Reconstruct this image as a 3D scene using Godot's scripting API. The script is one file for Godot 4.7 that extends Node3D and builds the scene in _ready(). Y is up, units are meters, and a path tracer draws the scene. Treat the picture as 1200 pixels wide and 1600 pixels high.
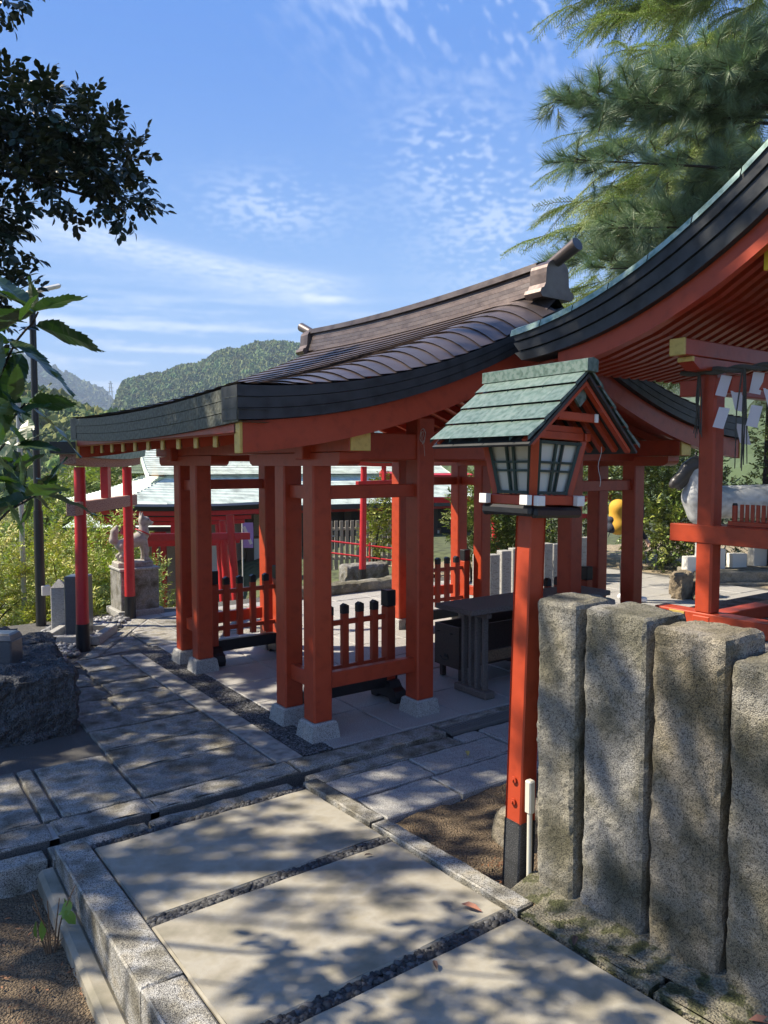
extends Node3D
# A shrine precinct: a vermilion pavilion with a copper roof, a post lantern, standing granite stones, a small shrine hall, torii, hills.
# World axes: +X runs along the pavilion's front, -Z along its side. The camera stands on the sloping path.

const YAW := -35.4
var M := {}
var counts := {}
var rng := RandomNumberGenerator.new()

class MB:
	var v := PackedVector3Array()
	var n := PackedVector3Array()
	var c := PackedColorArray()
	var uv := PackedVector2Array()
	var col := Color(1, 1, 1)
	var use_c := false
	func tri(a: Vector3, b: Vector3, d: Vector3, out := Vector3.ZERO) -> void:
		var m := (b - a).cross(d - a)
		if m.length_squared() < 1e-16: return
		m = m.normalized()
		if out != Vector3.ZERO and m.dot(out) < 0.0:
			var t := b; b = d; d = t; m = -m
		v.append(a); v.append(d); v.append(b)
		for i in 3:
			n.append(m)
			if use_c: c.append(col)
	func quad(a: Vector3, b: Vector3, d: Vector3, e: Vector3, out := Vector3.ZERO) -> void:
		tri(a, b, d, out); tri(a, d, e, out)
	func stri(a: Vector3, b: Vector3, d: Vector3, na: Vector3, nb: Vector3, nd: Vector3) -> void:
		if (b - a).cross(d - a).dot(na + nb + nd) < 0.0:
			var t := b; b = d; d = t
			var u := nb; nb = nd; nd = u
		v.append(a); v.append(d); v.append(b)
		n.append(na); n.append(nd); n.append(nb)
		if use_c:
			for i in 3: c.append(col)
	func box(at: Vector3, s: Vector3, bev := 0.0, bas := Basis()) -> void:
		var h := s * 0.5
		var g: float = minf(bev, minf(h.x, minf(h.y, h.z)) * 0.9)
		var P := func(x: float, y: float, z: float) -> Vector3: return at + bas * Vector3(x, y, z)
		if g <= 0.0:
			for ax in 3:
				for sg in [-1.0, 1.0]:
					var o := Vector3.ZERO; o[ax] = sg
					var q := []
					for k in [[-1, -1], [1, -1], [1, 1], [-1, 1]]:
						var p := Vector3.ZERO
						p[ax] = sg * h[ax]; p[(ax + 1) % 3] = k[0] * h[(ax + 1) % 3]; p[(ax + 2) % 3] = k[1] * h[(ax + 2) % 3]
						q.append(at + bas * p)
					quad(q[0], q[1], q[2], q[3], bas * o)
			return
		for ax in 3:
			var a1 := (ax + 1) % 3
			var a2 := (ax + 2) % 3
			for sg in [-1.0, 1.0]:
				var o := Vector3.ZERO; o[ax] = sg
				var q := []
				for k in [[-1, -1], [1, -1], [1, 1], [-1, 1]]:
					var p := Vector3.ZERO
					p[ax] = sg * h[ax]; p[a1] = k[0] * (h[a1] - g); p[a2] = k[1] * (h[a2] - g)
					q.append(at + bas * p)
				quad(q[0], q[1], q[2], q[3], bas * o)
				for sh in [-1.0, 1.0]:
					var q2 := []
					for k in [[0, -1], [0, 1], [1, 1], [1, -1]]:
						var p := Vector3.ZERO
						p[ax] = sg * (h[ax] if k[0] == 0 else h[ax] - g); p[a1] = sh * (h[a1] - g if k[0] == 0 else h[a1]); p[a2] = k[1] * (h[a2] - g)
						q2.append(at + bas * p)
					var o2 := Vector3.ZERO; o2[ax] = sg; o2[a1] = sh
					quad(q2[0], q2[1], q2[2], q2[3], bas * o2)
		for sx in [-1.0, 1.0]:
			for sy in [-1.0, 1.0]:
				for sz in [-1.0, 1.0]:
					tri(P.call(sx * h.x, sy * (h.y - g), sz * (h.z - g)), P.call(sx * (h.x - g), sy * h.y, sz * (h.z - g)), P.call(sx * (h.x - g), sy * (h.y - g), sz * h.z), bas * Vector3(sx, sy, sz))
	func beam(a: Vector3, b: Vector3, w: float, h: float, bev := 0.004) -> void: # a box from a to b, h measured upright
		var d := (b - a).normalized()
		var s := d.cross(Vector3.UP).normalized() if absf(d.y) < 0.99 else Vector3.RIGHT
		var u := s.cross(d).normalized()
		box((a + b) * 0.5, Vector3(w, h, (b - a).length()), bev, Basis(s, u, -d))
	func tube(pts: Array, rad: Array, seg := 10, caps := true) -> void:
		var rings := []
		var norms := []
		var up := Vector3(0.31, 0.9, 0.17).normalized()
		for i in pts.size():
			var d: Vector3 = (pts[mini(i + 1, pts.size() - 1)] - pts[maxi(i - 1, 0)]).normalized()
			if absf(d.dot(up)) > 0.95: up = Vector3(0.9, 0.1, 0.3).normalized()
			var s := d.cross(up).normalized()
			up = s.cross(d).normalized()
			var r := PackedVector3Array()
			var q := PackedVector3Array()
			for k in seg:
				var a := TAU * k / seg
				var o := s * cos(a) + up * sin(a)
				q.append(o); r.append(pts[i] + o * rad[i])
			rings.append(r); norms.append(q)
		for i in pts.size() - 1:
			for k in seg:
				var j := (k + 1) % seg
				stri(rings[i][k], rings[i][j], rings[i + 1][j], norms[i][k], norms[i][j], norms[i + 1][j])
				stri(rings[i][k], rings[i + 1][j], rings[i + 1][k], norms[i][k], norms[i + 1][j], norms[i + 1][k])
		if caps:
			for e in [0, pts.size() - 1]:
				var o: Vector3 = (pts[e] - pts[1 if e == 0 else e - 1]).normalized()
				for k in range(1, seg - 1): tri(rings[e][0], rings[e][k], rings[e][k + 1], o)
	func cyl(a: Vector3, b: Vector3, r0: float, r1: float, seg := 14) -> void:
		tube([a, b], [r0, r1], seg)
	func prism(poly: Array, a: Vector3, b: Vector3, ux: Vector3, uy: Vector3) -> void: # a flat outline (Vector2) swept from a to b
		var cen := Vector2.ZERO
		for p in poly: cen += p
		cen /= poly.size()
		var pk := PackedVector2Array(poly)
		var idx := Geometry2D.triangulate_polygon(pk)
		var d := (b - a).normalized()
		for e in [[a, -d], [b, d]]:
			for i in range(0, idx.size(), 3):
				var q := []
				for k in 3: q.append(e[0] + ux * pk[idx[i + k]].x + uy * pk[idx[i + k]].y)
				tri(q[0], q[1], q[2], e[1])
		var area := 0.0
		for i in poly.size():
			var p: Vector2 = poly[i]
			var r: Vector2 = poly[(i + 1) % poly.size()]
			area += p.x * r.y - r.x * p.y
		for i in poly.size():
			var p: Vector2 = poly[i]
			var r: Vector2 = poly[(i + 1) % poly.size()]
			var nn := Vector2(r.y - p.y, p.x - r.x) * signf(area)
			quad(a + ux * p.x + uy * p.y, a + ux * r.x + uy * r.y, b + ux * r.x + uy * r.y, b + ux * p.x + uy * p.y, ux * nn.x + uy * nn.y)
	func mesh() -> ArrayMesh:
		var m := ArrayMesh.new()
		if v.is_empty(): return m
		var a := []
		a.resize(Mesh.ARRAY_MAX)
		a[Mesh.ARRAY_VERTEX] = v; a[Mesh.ARRAY_NORMAL] = n
		if use_c: a[Mesh.ARRAY_COLOR] = c
		if uv.size() == v.size(): a[Mesh.ARRAY_TEX_UV] = uv
		m.add_surface_from_arrays(Mesh.PRIMITIVE_TRIANGLES, a)
		return m

# ---------------------------------------------------------------- nodes
func V(x: float, y: float, z: float) -> Vector3: return Vector3(x, y, z)

func numbered(parent: Node, called: String) -> String:
	var key := str(parent.get_instance_id()) + called
	counts[key] = counts.get(key, -1) + 1
	return called if counts[key] == 0 else "%s_%03d" % [called, counts[key]]

func tag(o: Node, label: String, category := "", group := "", kind := "") -> Node:
	o.set_meta("label", label)
	if category: o.set_meta("category", category)
	if group: o.set_meta("group", group)
	if kind: o.set_meta("kind", kind)
	return o

func thing(called: String, label: String, category: String, at := Vector3.ZERO, group := "", turn := 0.0) -> Node3D:
	var o := Node3D.new()
	o.name = numbered(self, called)
	add_child(o, true)
	o.position = at
	o.rotation_degrees.y = turn
	tag(o, label, category, group)
	return o

func put(parent: Node, called: String, mesh: Mesh, m: Material, at := Vector3.ZERO, bas := Basis()) -> MeshInstance3D:
	var o := MeshInstance3D.new()
	o.name = numbered(parent, called)
	o.mesh = mesh
	o.material_override = m
	parent.add_child(o, true)
	o.transform = Transform3D(bas, at)
	return o

# the part's vertices are given in the scene's axes; it is set under a thing that stands elsewhere
func part(parent: Node3D, called: String, b: MB, m: Material) -> MeshInstance3D:
	var at := Vector3.ZERO
	var p: Node = parent
	while p is Node3D and p != self:
		at += (p as Node3D).position
		p = p.get_parent()
	return put(parent, called, b.mesh(), m, -at)

func lone(called: String, b: MB, m: Material, label: String, category: String, group := "", kind := "") -> MeshInstance3D:
	var o := put(self, called, b.mesh(), m)
	tag(o, label, category, group, kind)
	return o

func many(parent: Node, called: String, mesh: Mesh, m: Material, where: Array, cols := [], kind := "") -> MultiMeshInstance3D:
	var mm := MultiMesh.new()
	mm.transform_format = MultiMesh.TRANSFORM_3D
	mm.use_colors = not cols.is_empty()
	mm.mesh = mesh
	mm.instance_count = where.size()
	for i in where.size():
		mm.set_instance_transform(i, where[i])
		if mm.use_colors: mm.set_instance_color(i, cols[i])
	var o := MultiMeshInstance3D.new()
	o.multimesh = mm
	o.name = numbered(parent, called)
	o.material_override = m
	parent.add_child(o, true)
	if kind: o.set_meta("kind", kind)
	return o

# ---------------------------------------------------------------- materials
func noise(seed_: int, freq: float, type := FastNoiseLite.TYPE_SIMPLEX_SMOOTH, oct := 4) -> FastNoiseLite:
	var f := FastNoiseLite.new()
	f.seed = seed_; f.frequency = freq; f.noise_type = type
	f.fractal_octaves = oct
	if oct <= 1: f.fractal_type = FastNoiseLite.FRACTAL_NONE
	return f

func ntex(f: FastNoiseLite, stops: Array, size := 512) -> NoiseTexture2D:
	var g := Gradient.new()
	var o := PackedFloat32Array()
	var c := PackedColorArray()
	for s in stops:
		o.append(s[0]); c.append(s[1] if s[1] is Color else Color(s[1], s[1], s[1]))
	g.offsets = o; g.colors = c
	var t := NoiseTexture2D.new()
	t.width = size; t.height = size; t.seamless = true; t.noise = f; t.color_ramp = g
	return t

func nnorm(f: FastNoiseLite, strength: float, size := 512) -> NoiseTexture2D:
	var t := NoiseTexture2D.new()
	t.width = size; t.height = size; t.seamless = true; t.noise = f; t.as_normal_map = true; t.bump_strength = strength
	return t

func srgb(r: float, g: float, b: float) -> Color: return Color(r, g, b).linear_to_srgb() # from a real-world base colour

func mat(key: String, c: Color, rough: float, tex: Texture2D = null, scale := 1.0, norm: Texture2D = null, ns := 1.0, world := true) -> StandardMaterial3D:
	var m := StandardMaterial3D.new()
	m.resource_name = key
	m.albedo_color = c
	m.roughness = rough
	if tex or norm:
		m.uv1_triplanar = true
		m.uv1_world_triplanar = world
		m.uv1_scale = Vector3.ONE * scale
	if tex: m.albedo_texture = tex
	if norm:
		m.normal_enabled = true; m.normal_texture = norm; m.normal_scale = ns
	M[key] = m
	return m

func detail(m: StandardMaterial3D, tex: Texture2D, scale: float) -> void: # broad staining of the matter itself, at its own scale
	m.detail_enabled = true
	m.detail_blend_mode = BaseMaterial3D.BLEND_MODE_MUL
	m.detail_albedo = tex
	m.detail_uv_layer = BaseMaterial3D.DETAIL_UV_2
	m.uv2_triplanar = true
	m.uv2_world_triplanar = true
	m.uv2_scale = Vector3.ONE * scale

func leafmat(key: String, c: Color, back: Color, rough := 0.5) -> StandardMaterial3D:
	var m := mat(key, c, rough)
	m.vertex_color_use_as_albedo = true
	m.backlight_enabled = true
	m.backlight = back
	return m

func make_materials() -> void:
	# granite: salt and pepper grain at millimetres, broad cloudy staining over it
	var grain := ntex(noise(11, 0.16, FastNoiseLite.TYPE_VALUE, 2), [[0.0, 0.22], [0.35, 0.62], [0.5, 0.9], [0.68, 1.0], [0.85, 0.55], [1.0, 0.3]])
	var grain2 := ntex(noise(12, 0.09, FastNoiseLite.TYPE_SIMPLEX, 5), [[0.0, 0.45], [0.4, 0.78], [0.6, 1.0], [1.0, 0.7]])
	var cloudy := ntex(noise(13, 0.012, FastNoiseLite.TYPE_SIMPLEX_SMOOTH, 5), [[0.0, 0.62], [0.5, 0.9], [1.0, 1.0]])
	var rough_n := nnorm(noise(14, 0.08, FastNoiseLite.TYPE_SIMPLEX, 5), 14.0)
	var fine_n := nnorm(noise(15, 0.2, FastNoiseLite.TYPE_SIMPLEX, 3), 5.0)
	var stain := ntex(noise(16, 0.014, FastNoiseLite.TYPE_SIMPLEX_SMOOTH, 6), [[0.0, Color(0.55, 0.52, 0.44)], [0.42, Color(0.86, 0.85, 0.82)], [0.6, Color(1, 1, 1)], [1.0, Color(0.92, 0.86, 0.74)]])
	mat("granite", srgb(0.56, 0.55, 0.51), 0.9, grain, 3.2, rough_n, 0.55)
	mat("granite_pale", srgb(0.54, 0.535, 0.51), 0.85, grain, 4.0, fine_n, 0.4)
	mat("granite_grey", srgb(0.47, 0.465, 0.445), 0.9, grain, 3.6, rough_n, 0.55)
	mat("granite_warm", srgb(0.43, 0.41, 0.35), 0.92, grain, 2.6, rough_n, 0.6)
	for k in ["granite", "granite_warm", "granite_grey"]: detail(M[k], stain, 0.55)
	# standing stones: heavier moss and lichen staining
	var lichen := ntex(noise(17, 0.010, FastNoiseLite.TYPE_SIMPLEX_SMOOTH, 6), [[0.0, Color(0.54, 0.53, 0.42)], [0.40, Color(0.82, 0.80, 0.72)], [0.55, Color(1, 0.98, 0.93)], [0.8, Color(0.95, 0.95, 0.95)], [1.0, Color(0.72, 0.70, 0.60)]])
	for i in 4:
		var f: Array = [[0.39, 0.38, 0.345], [0.38, 0.38, 0.37], [0.40, 0.365, 0.305], [0.39, 0.375, 0.335]][i]
		var m := mat("stone_%d" % i, srgb(f[0], f[1], f[2]), 0.95, grain, 3.4, rough_n, 0.5)
		detail(m, lichen, 0.45 + 0.07 * i)
	mat("slab_tile", srgb(0.52, 0.505, 0.48), 0.62, grain2, 2.4, fine_n, 0.35)
	mat("slab_tile_b", srgb(0.47, 0.46, 0.44), 0.62, grain2, 2.1, fine_n, 0.35)
	mat("concrete", srgb(0.40, 0.375, 0.31), 0.95, ntex(noise(21, 0.22, FastNoiseLite.TYPE_SIMPLEX, 3), [[0.0, 0.62], [0.35, 0.9], [0.6, 1.0], [0.85, 0.95], [1.0, 1.0]], 1024), 2.4, fine_n, 0.3)
	detail(M.concrete, ntex(noise(22, 0.008, FastNoiseLite.TYPE_SIMPLEX_SMOOTH, 6), [[0.0, Color(0.74, 0.74, 0.70)], [0.4, Color(0.93, 0.92, 0.9)], [0.6, Color(1, 1, 1)], [1.0, Color(0.86, 0.84, 0.78)]], 1024), 0.42)
	mat("mortar", srgb(0.16, 0.155, 0.145), 0.97, grain2, 2.0, fine_n, 1.0)
	mat("mossy", srgb(0.30, 0.29, 0.24), 0.97, grain2, 1.6, rough_n, 0.6)
	detail(M.mossy, ntex(noise(24, 0.02, FastNoiseLite.TYPE_SIMPLEX, 6), [[0.0, Color(0.34, 0.40, 0.22)], [0.42, Color(0.62, 0.64, 0.48)], [0.55, Color(1, 0.98, 0.94)], [1.0, Color(0.9, 0.86, 0.8)]]), 0.8)
	mat("cement", srgb(0.44, 0.43, 0.40), 0.95, cloudy, 1.2, fine_n, 0.8)
	mat("soil", srgb(0.33, 0.245, 0.155), 1.0, ntex(noise(31, 0.06, FastNoiseLite.TYPE_SIMPLEX, 6), [[0.0, 0.35], [0.5, 0.9], [1.0, 1.0]]), 1.6, rough_n, 2.4)
	mat("sand", srgb(0.52, 0.43, 0.29), 1.0, ntex(noise(32, 0.05, FastNoiseLite.TYPE_SIMPLEX, 6), [[0.0, 0.7], [0.5, 0.95], [1.0, 1.0]]), 0.7, rough_n, 1.2)
	mat("earth", srgb(0.10, 0.12, 0.05), 1.0, ntex(noise(33, 0.05, FastNoiseLite.TYPE_SIMPLEX, 5), [[0.0, 0.5], [0.5, 0.9], [1.0, 1.0]]), 0.12)
	mat("rock", srgb(0.125, 0.13, 0.135), 0.9, ntex(noise(34, 0.03, FastNoiseLite.TYPE_SIMPLEX, 6), [[0.0, 0.5], [0.5, 0.85], [0.75, 1.0], [1.0, 0.7]]), 1.2, rough_n, 1.6)
	mat("rock_tan", srgb(0.40, 0.32, 0.22), 0.9, cloudy, 1.2, rough_n, 1.6)
	mat("polished", srgb(0.16, 0.165, 0.17), 0.28, grain, 6.0)
	# vermilion paint over timber: lengthwise brush grain, a little uneven
	var paint_n := nnorm(noise(41, 0.03, FastNoiseLite.TYPE_SIMPLEX, 4), 3.0)
	var worn := ntex(noise(42, 0.018, FastNoiseLite.TYPE_SIMPLEX_SMOOTH, 5), [[0.0, Color(0.86, 0.83, 0.82)], [0.45, Color(0.97, 0.96, 0.95)], [1.0, Color(1, 1, 1)]])
	mat("vermilion", srgb(0.44, 0.060, 0.022), 0.38, worn, 0.9, paint_n, 0.1)
	mat("torii_red", srgb(0.55, 0.026, 0.034), 0.4, worn, 1.1, paint_n, 0.12)
	mat("torii_worn", srgb(0.50, 0.36, 0.33), 0.85, ntex(noise(43, 0.04, FastNoiseLite.TYPE_SIMPLEX, 6), [[0.0, Color(0.45, 0.3, 0.28)], [0.45, Color(0.85, 0.75, 0.72)], [0.6, Color(1, 0.97, 0.92)], [1.0, Color(0.7, 0.55, 0.5)]]), 2.2, paint_n, 0.7)
	mat("black_paint", srgb(0.014, 0.015, 0.018), 0.42, worn, 1.2, paint_n, 0.12)
	mat("black_worn", srgb(0.30, 0.31, 0.32), 0.5, ntex(noise(44, 0.10, FastNoiseLite.TYPE_SIMPLEX, 4), [[0.0, 0.30], [0.72, 0.36], [0.78, 1.0], [1.0, 0.9]]), 3.0)
	mat("gold", srgb(0.62, 0.46, 0.13), 0.38, worn, 2.0); M.gold.metallic = 0.35
	mat("gold_bright", srgb(0.80, 0.58, 0.04), 0.4)
	mat("white_paint", srgb(0.78, 0.78, 0.75), 0.6)
	# copper roofing
	for i in 3:
		var f: Array = [[0.185, 0.150, 0.138], [0.170, 0.142, 0.134], [0.155, 0.134, 0.130]][i]
		mat("copper_%d" % i, srgb(f[0], f[1], f[2]), 0.40, ntex(noise(51 + i, 0.012, FastNoiseLite.TYPE_SIMPLEX_SMOOTH, 5), [[0.0, Color(0.70, 0.68, 0.70)], [0.5, Color(0.92, 0.90, 0.90)], [1.0, Color(1, 1, 1)]]), 0.55, paint_n, 0.12)
		M["copper_%d" % i].metallic = 0.6
	mat("copper_dark", srgb(0.055, 0.06, 0.065), 0.5, cloudy, 1.0, paint_n, 0.12); M.copper_dark.metallic = 0.3
	var drips := ntex(noise(56, 0.03, FastNoiseLite.TYPE_SIMPLEX, 6), [[0.0, Color(0.6, 0.6, 0.55)], [0.55, Color(0.9, 0.92, 0.88)], [0.8, Color(1, 1, 1)], [0.9, Color(1.0, 0.9, 0.8)], [1.0, Color(1, 1, 1)]])
	mat("copper_edge", srgb(0.14, 0.145, 0.13), 0.6, drips, 1.4, paint_n, 0.6); M.copper_edge.metallic = 0.2
	var verd := ntex(noise(57, 0.022, FastNoiseLite.TYPE_SIMPLEX, 6), [[0.0, Color(0.55, 0.62, 0.58)], [0.45, Color(0.82, 0.9, 0.88)], [0.7, Color(1, 1, 1)], [1.0, Color(0.86, 0.94, 0.92)]])
	mat("verdigris", srgb(0.15, 0.20, 0.185), 0.5, verd, 2.2, paint_n, 0.12); M.verdigris.metallic = 0.15
	mat("verdigris_b", srgb(0.17, 0.22, 0.20), 0.5, verd, 1.9, paint_n, 0.12); M.verdigris_b.metallic = 0.15
	mat("verdigris_pale", srgb(0.34, 0.46, 0.43), 0.6, verd, 1.0)
	mat("green_roof", srgb(0.80, 0.90, 0.80), 0.7, cloudy, 0.4)
	mat("green_frame", srgb(0.022, 0.055, 0.05), 0.5, worn, 2.0)
	mat("paper", srgb(0.62, 0.63, 0.58), 0.8)
	mat("paper_white", srgb(0.75, 0.72, 0.74), 0.9)
	M.paper_white.backlight_enabled = true; M.paper_white.backlight = srgb(0.25, 0.24, 0.24)
	var woodt := ntex(noise(61, 0.05, FastNoiseLite.TYPE_SIMPLEX, 5), [[0.0, 0.45], [0.5, 0.9], [1.0, 1.0]])
	mat("wood_dark", srgb(0.085, 0.057, 0.045), 0.55, woodt, 2.5, paint_n, 0.12)
	mat("wood_grey", srgb(0.20, 0.165, 0.145), 0.65, woodt, 2.5, paint_n, 0.6)
	mat("wood_brown", srgb(0.26, 0.155, 0.085), 0.7, woodt, 2.0, paint_n, 0.12)
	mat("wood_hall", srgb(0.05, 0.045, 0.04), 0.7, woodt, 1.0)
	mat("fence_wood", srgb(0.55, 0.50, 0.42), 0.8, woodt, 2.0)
	mat("plaster", srgb(0.70, 0.68, 0.62), 0.9)
	mat("grating", srgb(0.16, 0.16, 0.155), 0.7)
	mat("iron", srgb(0.035, 0.036, 0.038), 0.5); M.iron.metallic = 0.6
	mat("pole_black", srgb(0.022, 0.023, 0.025), 0.35)
	mat("steel", srgb(0.45, 0.46, 0.45), 0.4); M.steel.metallic = 0.5
	mat("conduit", srgb(0.62, 0.60, 0.50), 0.5)
	mat("rope", srgb(0.20, 0.20, 0.17), 0.95, woodt, 8.0, rough_n, 2.0)
	mat("wire", srgb(0.55, 0.55, 0.52), 0.5)
	mat("bark", srgb(0.085, 0.065, 0.05), 0.95, woodt, 2.0, rough_n, 2.0)
	mat("bark_dark", srgb(0.05, 0.045, 0.042), 0.95, woodt, 2.0, rough_n, 2.0)
	mat("statue", srgb(0.52, 0.48, 0.43), 0.9, cloudy, 2.0, fine_n, 0.6)
	mat("horse_white", srgb(0.60, 0.62, 0.64), 0.5, cloudy, 1.0)
	mat("horse_dark", srgb(0.05, 0.045, 0.045), 0.35)
	mat("skin", srgb(0.50, 0.32, 0.24), 0.6)
	mat("hair", srgb(0.02, 0.017, 0.015), 0.5)
	mat("cloth_black", srgb(0.015, 0.015, 0.018), 0.85)
	mat("cloth_navy", srgb(0.02, 0.024, 0.04), 0.85)
	mat("cloth_yellow", srgb(0.60, 0.33, 0.03), 0.8)
	mat("cloth_white", srgb(0.7, 0.7, 0.7), 0.9)
	mat("hill_far", srgb(0.075, 0.11, 0.04), 1.0)
	mat("engraved", srgb(0.24, 0.22, 0.20), 0.9)
	mat("pebble", Color(1, 1, 1), 0.8); M.pebble.vertex_color_use_as_albedo = true
	mat("tint", Color(1, 1, 1), 0.7); M.tint.vertex_color_use_as_albedo = true
	leafmat("leaf_dark", Color(1, 1, 1), srgb(0.02, 0.045, 0.008), 0.38)
	leafmat("leaf_holly", Color(1, 1, 1), srgb(0.015, 0.04, 0.006), 0.3)
	leafmat("leaf_bush", Color(1, 1, 1), srgb(0.30, 0.40, 0.07), 0.5)
	leafmat("leaf_shiny", Color(1, 1, 1), srgb(0.08, 0.12, 0.015), 0.32)
	leafmat("needle", Color(1, 1, 1), srgb(0.15, 0.22, 0.09), 0.45)
	leafmat("cedar", Color(1, 1, 1), srgb(0.20, 0.27, 0.07), 0.6)
	leafmat("forest", Color(1, 1, 1), srgb(0.0, 0.0, 0.0), 0.9)

# ---------------------------------------------------------------- the whole scene
func _ready() -> void:
	rng.seed = 7
	var cam := Camera3D.new()
	cam.name = "camera"
	add_child(cam)
	cam.position = V(0, 1.95, 0)
	cam.rotation_degrees = V(-3.54, YAW, 0)
	cam.fov = 68.27
	cam.near = 0.05
	cam.far = 6000.0
	cam.current = true
	var env := Environment.new()
	env.background_mode = Environment.BG_SKY
	env.sky = Sky.new()
	env.sky.sky_material = make_sky()
	env.background_energy_multiplier = 0.75
	env.tonemap_mode = Environment.TONE_MAPPER_LINEAR
	env.tonemap_exposure = 2.05
	env.sdfgi_enabled = true
	env.ssao_enabled = true
	env.ssil_enabled = true
	env.fog_enabled = true
	env.fog_density = 0.0004
	env.fog_light_color = Color(0.80, 0.88, 0.98)
	var we := WorldEnvironment.new()
	we.name = "environment"
	we.environment = env
	add_child(we)
	var sun := DirectionalLight3D.new()
	sun.name = "sun"
	add_child(sun)
	var az := deg_to_rad(-50.0)
	var el := deg_to_rad(46.0)
	var toward := V(sin(az) * cos(el), sin(el), -cos(az) * cos(el))
	sun.look_at_from_position(toward * 50.0, Vector3.ZERO)
	sun.light_energy = 1.6
	sun.light_color = Color(1.0, 0.95, 0.86)
	sun.light_angular_distance = 0.53
	sun.shadow_enabled = true
	make_materials()
	build_ground()
	build_paving()
	build_hills()
	build_pavilion()
	build_shrine()
	build_lantern()
	build_stones()
	build_fences()
	build_furniture()
	build_left_corner()
	build_torii()
	build_hall()
	build_yard()
	build_statues()
	build_person()
	build_trees()
	build_small()

func make_sky() -> PanoramaSkyMaterial:
	# clear air paling towards the horizon; thin cirrus: feathery veils, ripples, one long brushed streak
	var w := 2880
	var h := 1440
	var top := h / 2
	var n1 := noise(101, 1.5, FastNoiseLite.TYPE_SIMPLEX_SMOOTH, 5)
	var n2 := noise(102, 11.0, FastNoiseLite.TYPE_SIMPLEX_SMOOTH, 5)
	var n3 := noise(103, 2.4, FastNoiseLite.TYPE_SIMPLEX_SMOOTH, 3)
	var data := PackedByteArray()
	data.resize(w * h * 3)
	var horizon := Color(0.58, 0.67, 0.76)
	var low := Color(0.24, 0.42, 0.70)
	var zen := Color(0.088, 0.225, 0.58)
	# banks of cirrus: heading, height, half-widths in degrees, strength, kind
	var banks := [[40.5, 31.8, 8.5, 3.4, 0.45, 0], [44.5, 16.6, 5.5, 4.4, 0.40, 1], [27.0, 18.3, 4.5, 1.8, 0.4, 1], [40.0, 22.0, 4.0, 3.0, 0.35, 1], [18.0, 8.0, 19.0, 3.6, 0.8, 2], [31.0, 12.4, 2.0, 0.5, 0.8, 2], [56.0, 33.0, 16.0, 6.0, 0.7, 0], [-20.0, 12.0, 20.0, 4.0, 0.6, 2], [95.0, 22.0, 22.0, 8.0, 0.7, 1], [150.0, 16.0, 25.0, 5.0, 0.6, 2], [-110.0, 30.0, 25.0, 10.0, 0.7, 0], [-60.0, 50.0, 30.0, 9.0, 0.6, 1], [60.0, 60.0, 30.0, 9.0, 0.6, 0]]
	for j in top:
		var e := PI * 0.5 - PI * (j + 0.5) / h
		var y := sin(e)
		var edeg := rad_to_deg(e)
		var air := horizon.lerp(low, smoothstep(0.0, 9.0, edeg)).lerp(zen, smoothstep(3.0, 30.0, edeg))
		if edeg > 30.0: air = air.lerp(Color(0.06, 0.155, 0.46), smoothstep(30.0, 80.0, edeg))
		var here := []
		for q in banks:
			if absf(edeg - q[1]) < 2.3 * q[3]: here.append(q)
		for i in w:
			var a := TAU * (i + 0.5) / w - (TAU if i * 2 >= w else 0.0)
			var k := 1.0 / (y + 0.12)
			var px := sin(a) * cos(e) * k
			var pz := -cos(a) * cos(e) * k
			var adeg := rad_to_deg(a)
			var sx := px * 0.82 + pz * 0.57
			var sz := -px * 0.57 + pz * 0.82
			var cov := 0.0
			for q in here:
				var da: float = (adeg - q[0]) / q[2]
				var de: float = (edeg - q[1]) / q[3]
				var g: float = da * da + de * de
				if g > 5.0: continue
				var m: float = exp(-g * 0.9) * q[4]
				if q[5] == 0: # feathers hanging across the wind
					cov += m * maxf(0.0, 0.12 + 1.5 * n2.get_noise_2d(sx * 2.4 + 0.9 * sz, sz * 1.0) + 0.9 * n1.get_noise_2d(sx * 1.4, sz * 1.4))
				elif q[5] == 1: # ripples
					cov += m * smoothstep(0.1, 0.8, 0.30 + 1.5 * n2.get_noise_2d(sx * 1.7, sz * 2.3) + 0.8 * n3.get_noise_2d(px, pz))
				else: # layered veils
					cov += m * smoothstep(-0.25, 0.6, n1.get_noise_2d(adeg * 0.035, edeg * 0.55) + 0.25 * n2.get_noise_2d(adeg * 0.05, edeg * 0.35))
			# the long brushed streak low over the hills, feathered on its lower side
			if edeg > 20.0 or edeg < 9.0:
				put_sky(data, (j * w + i) * 3, air.lerp(Color(0.74, 0.80, 0.90), clampf(cov, 0.0, 1.0) * smoothstep(0.0, 0.05, y) * 0.92))
				continue
			var se := edeg - (15.7 - 0.10 * (adeg - 12.0) + 0.4 * sin(adeg * 0.16))
			var band := exp(-se * se / (0.35 if se > 0.0 else 2.6)) * smoothstep(2.0, 14.0, adeg) * (1.0 - smoothstep(28.0, 36.5, adeg))
			cov += band * clampf(0.5 + 0.5 * n2.get_noise_2d(adeg * 0.05 + edeg * 0.12, edeg * 0.5 - adeg * 0.03), 0.0, 1.0) * 0.85
			var cl := clampf(cov, 0.0, 1.0) * smoothstep(0.0, 0.05, y) * 0.92
			put_sky(data, (j * w + i) * 3, air.lerp(Color(0.74, 0.80, 0.90), cl))
	var below := PackedByteArray([120, 118, 105])
	for j in range(top * w * 3, h * w * 3): data[j] = below[j % 3]
	var m := PanoramaSkyMaterial.new()
	m.panorama = ImageTexture.create_from_image(Image.create_from_data(w, h, false, Image.FORMAT_RGB8, data))
	return m

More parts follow.
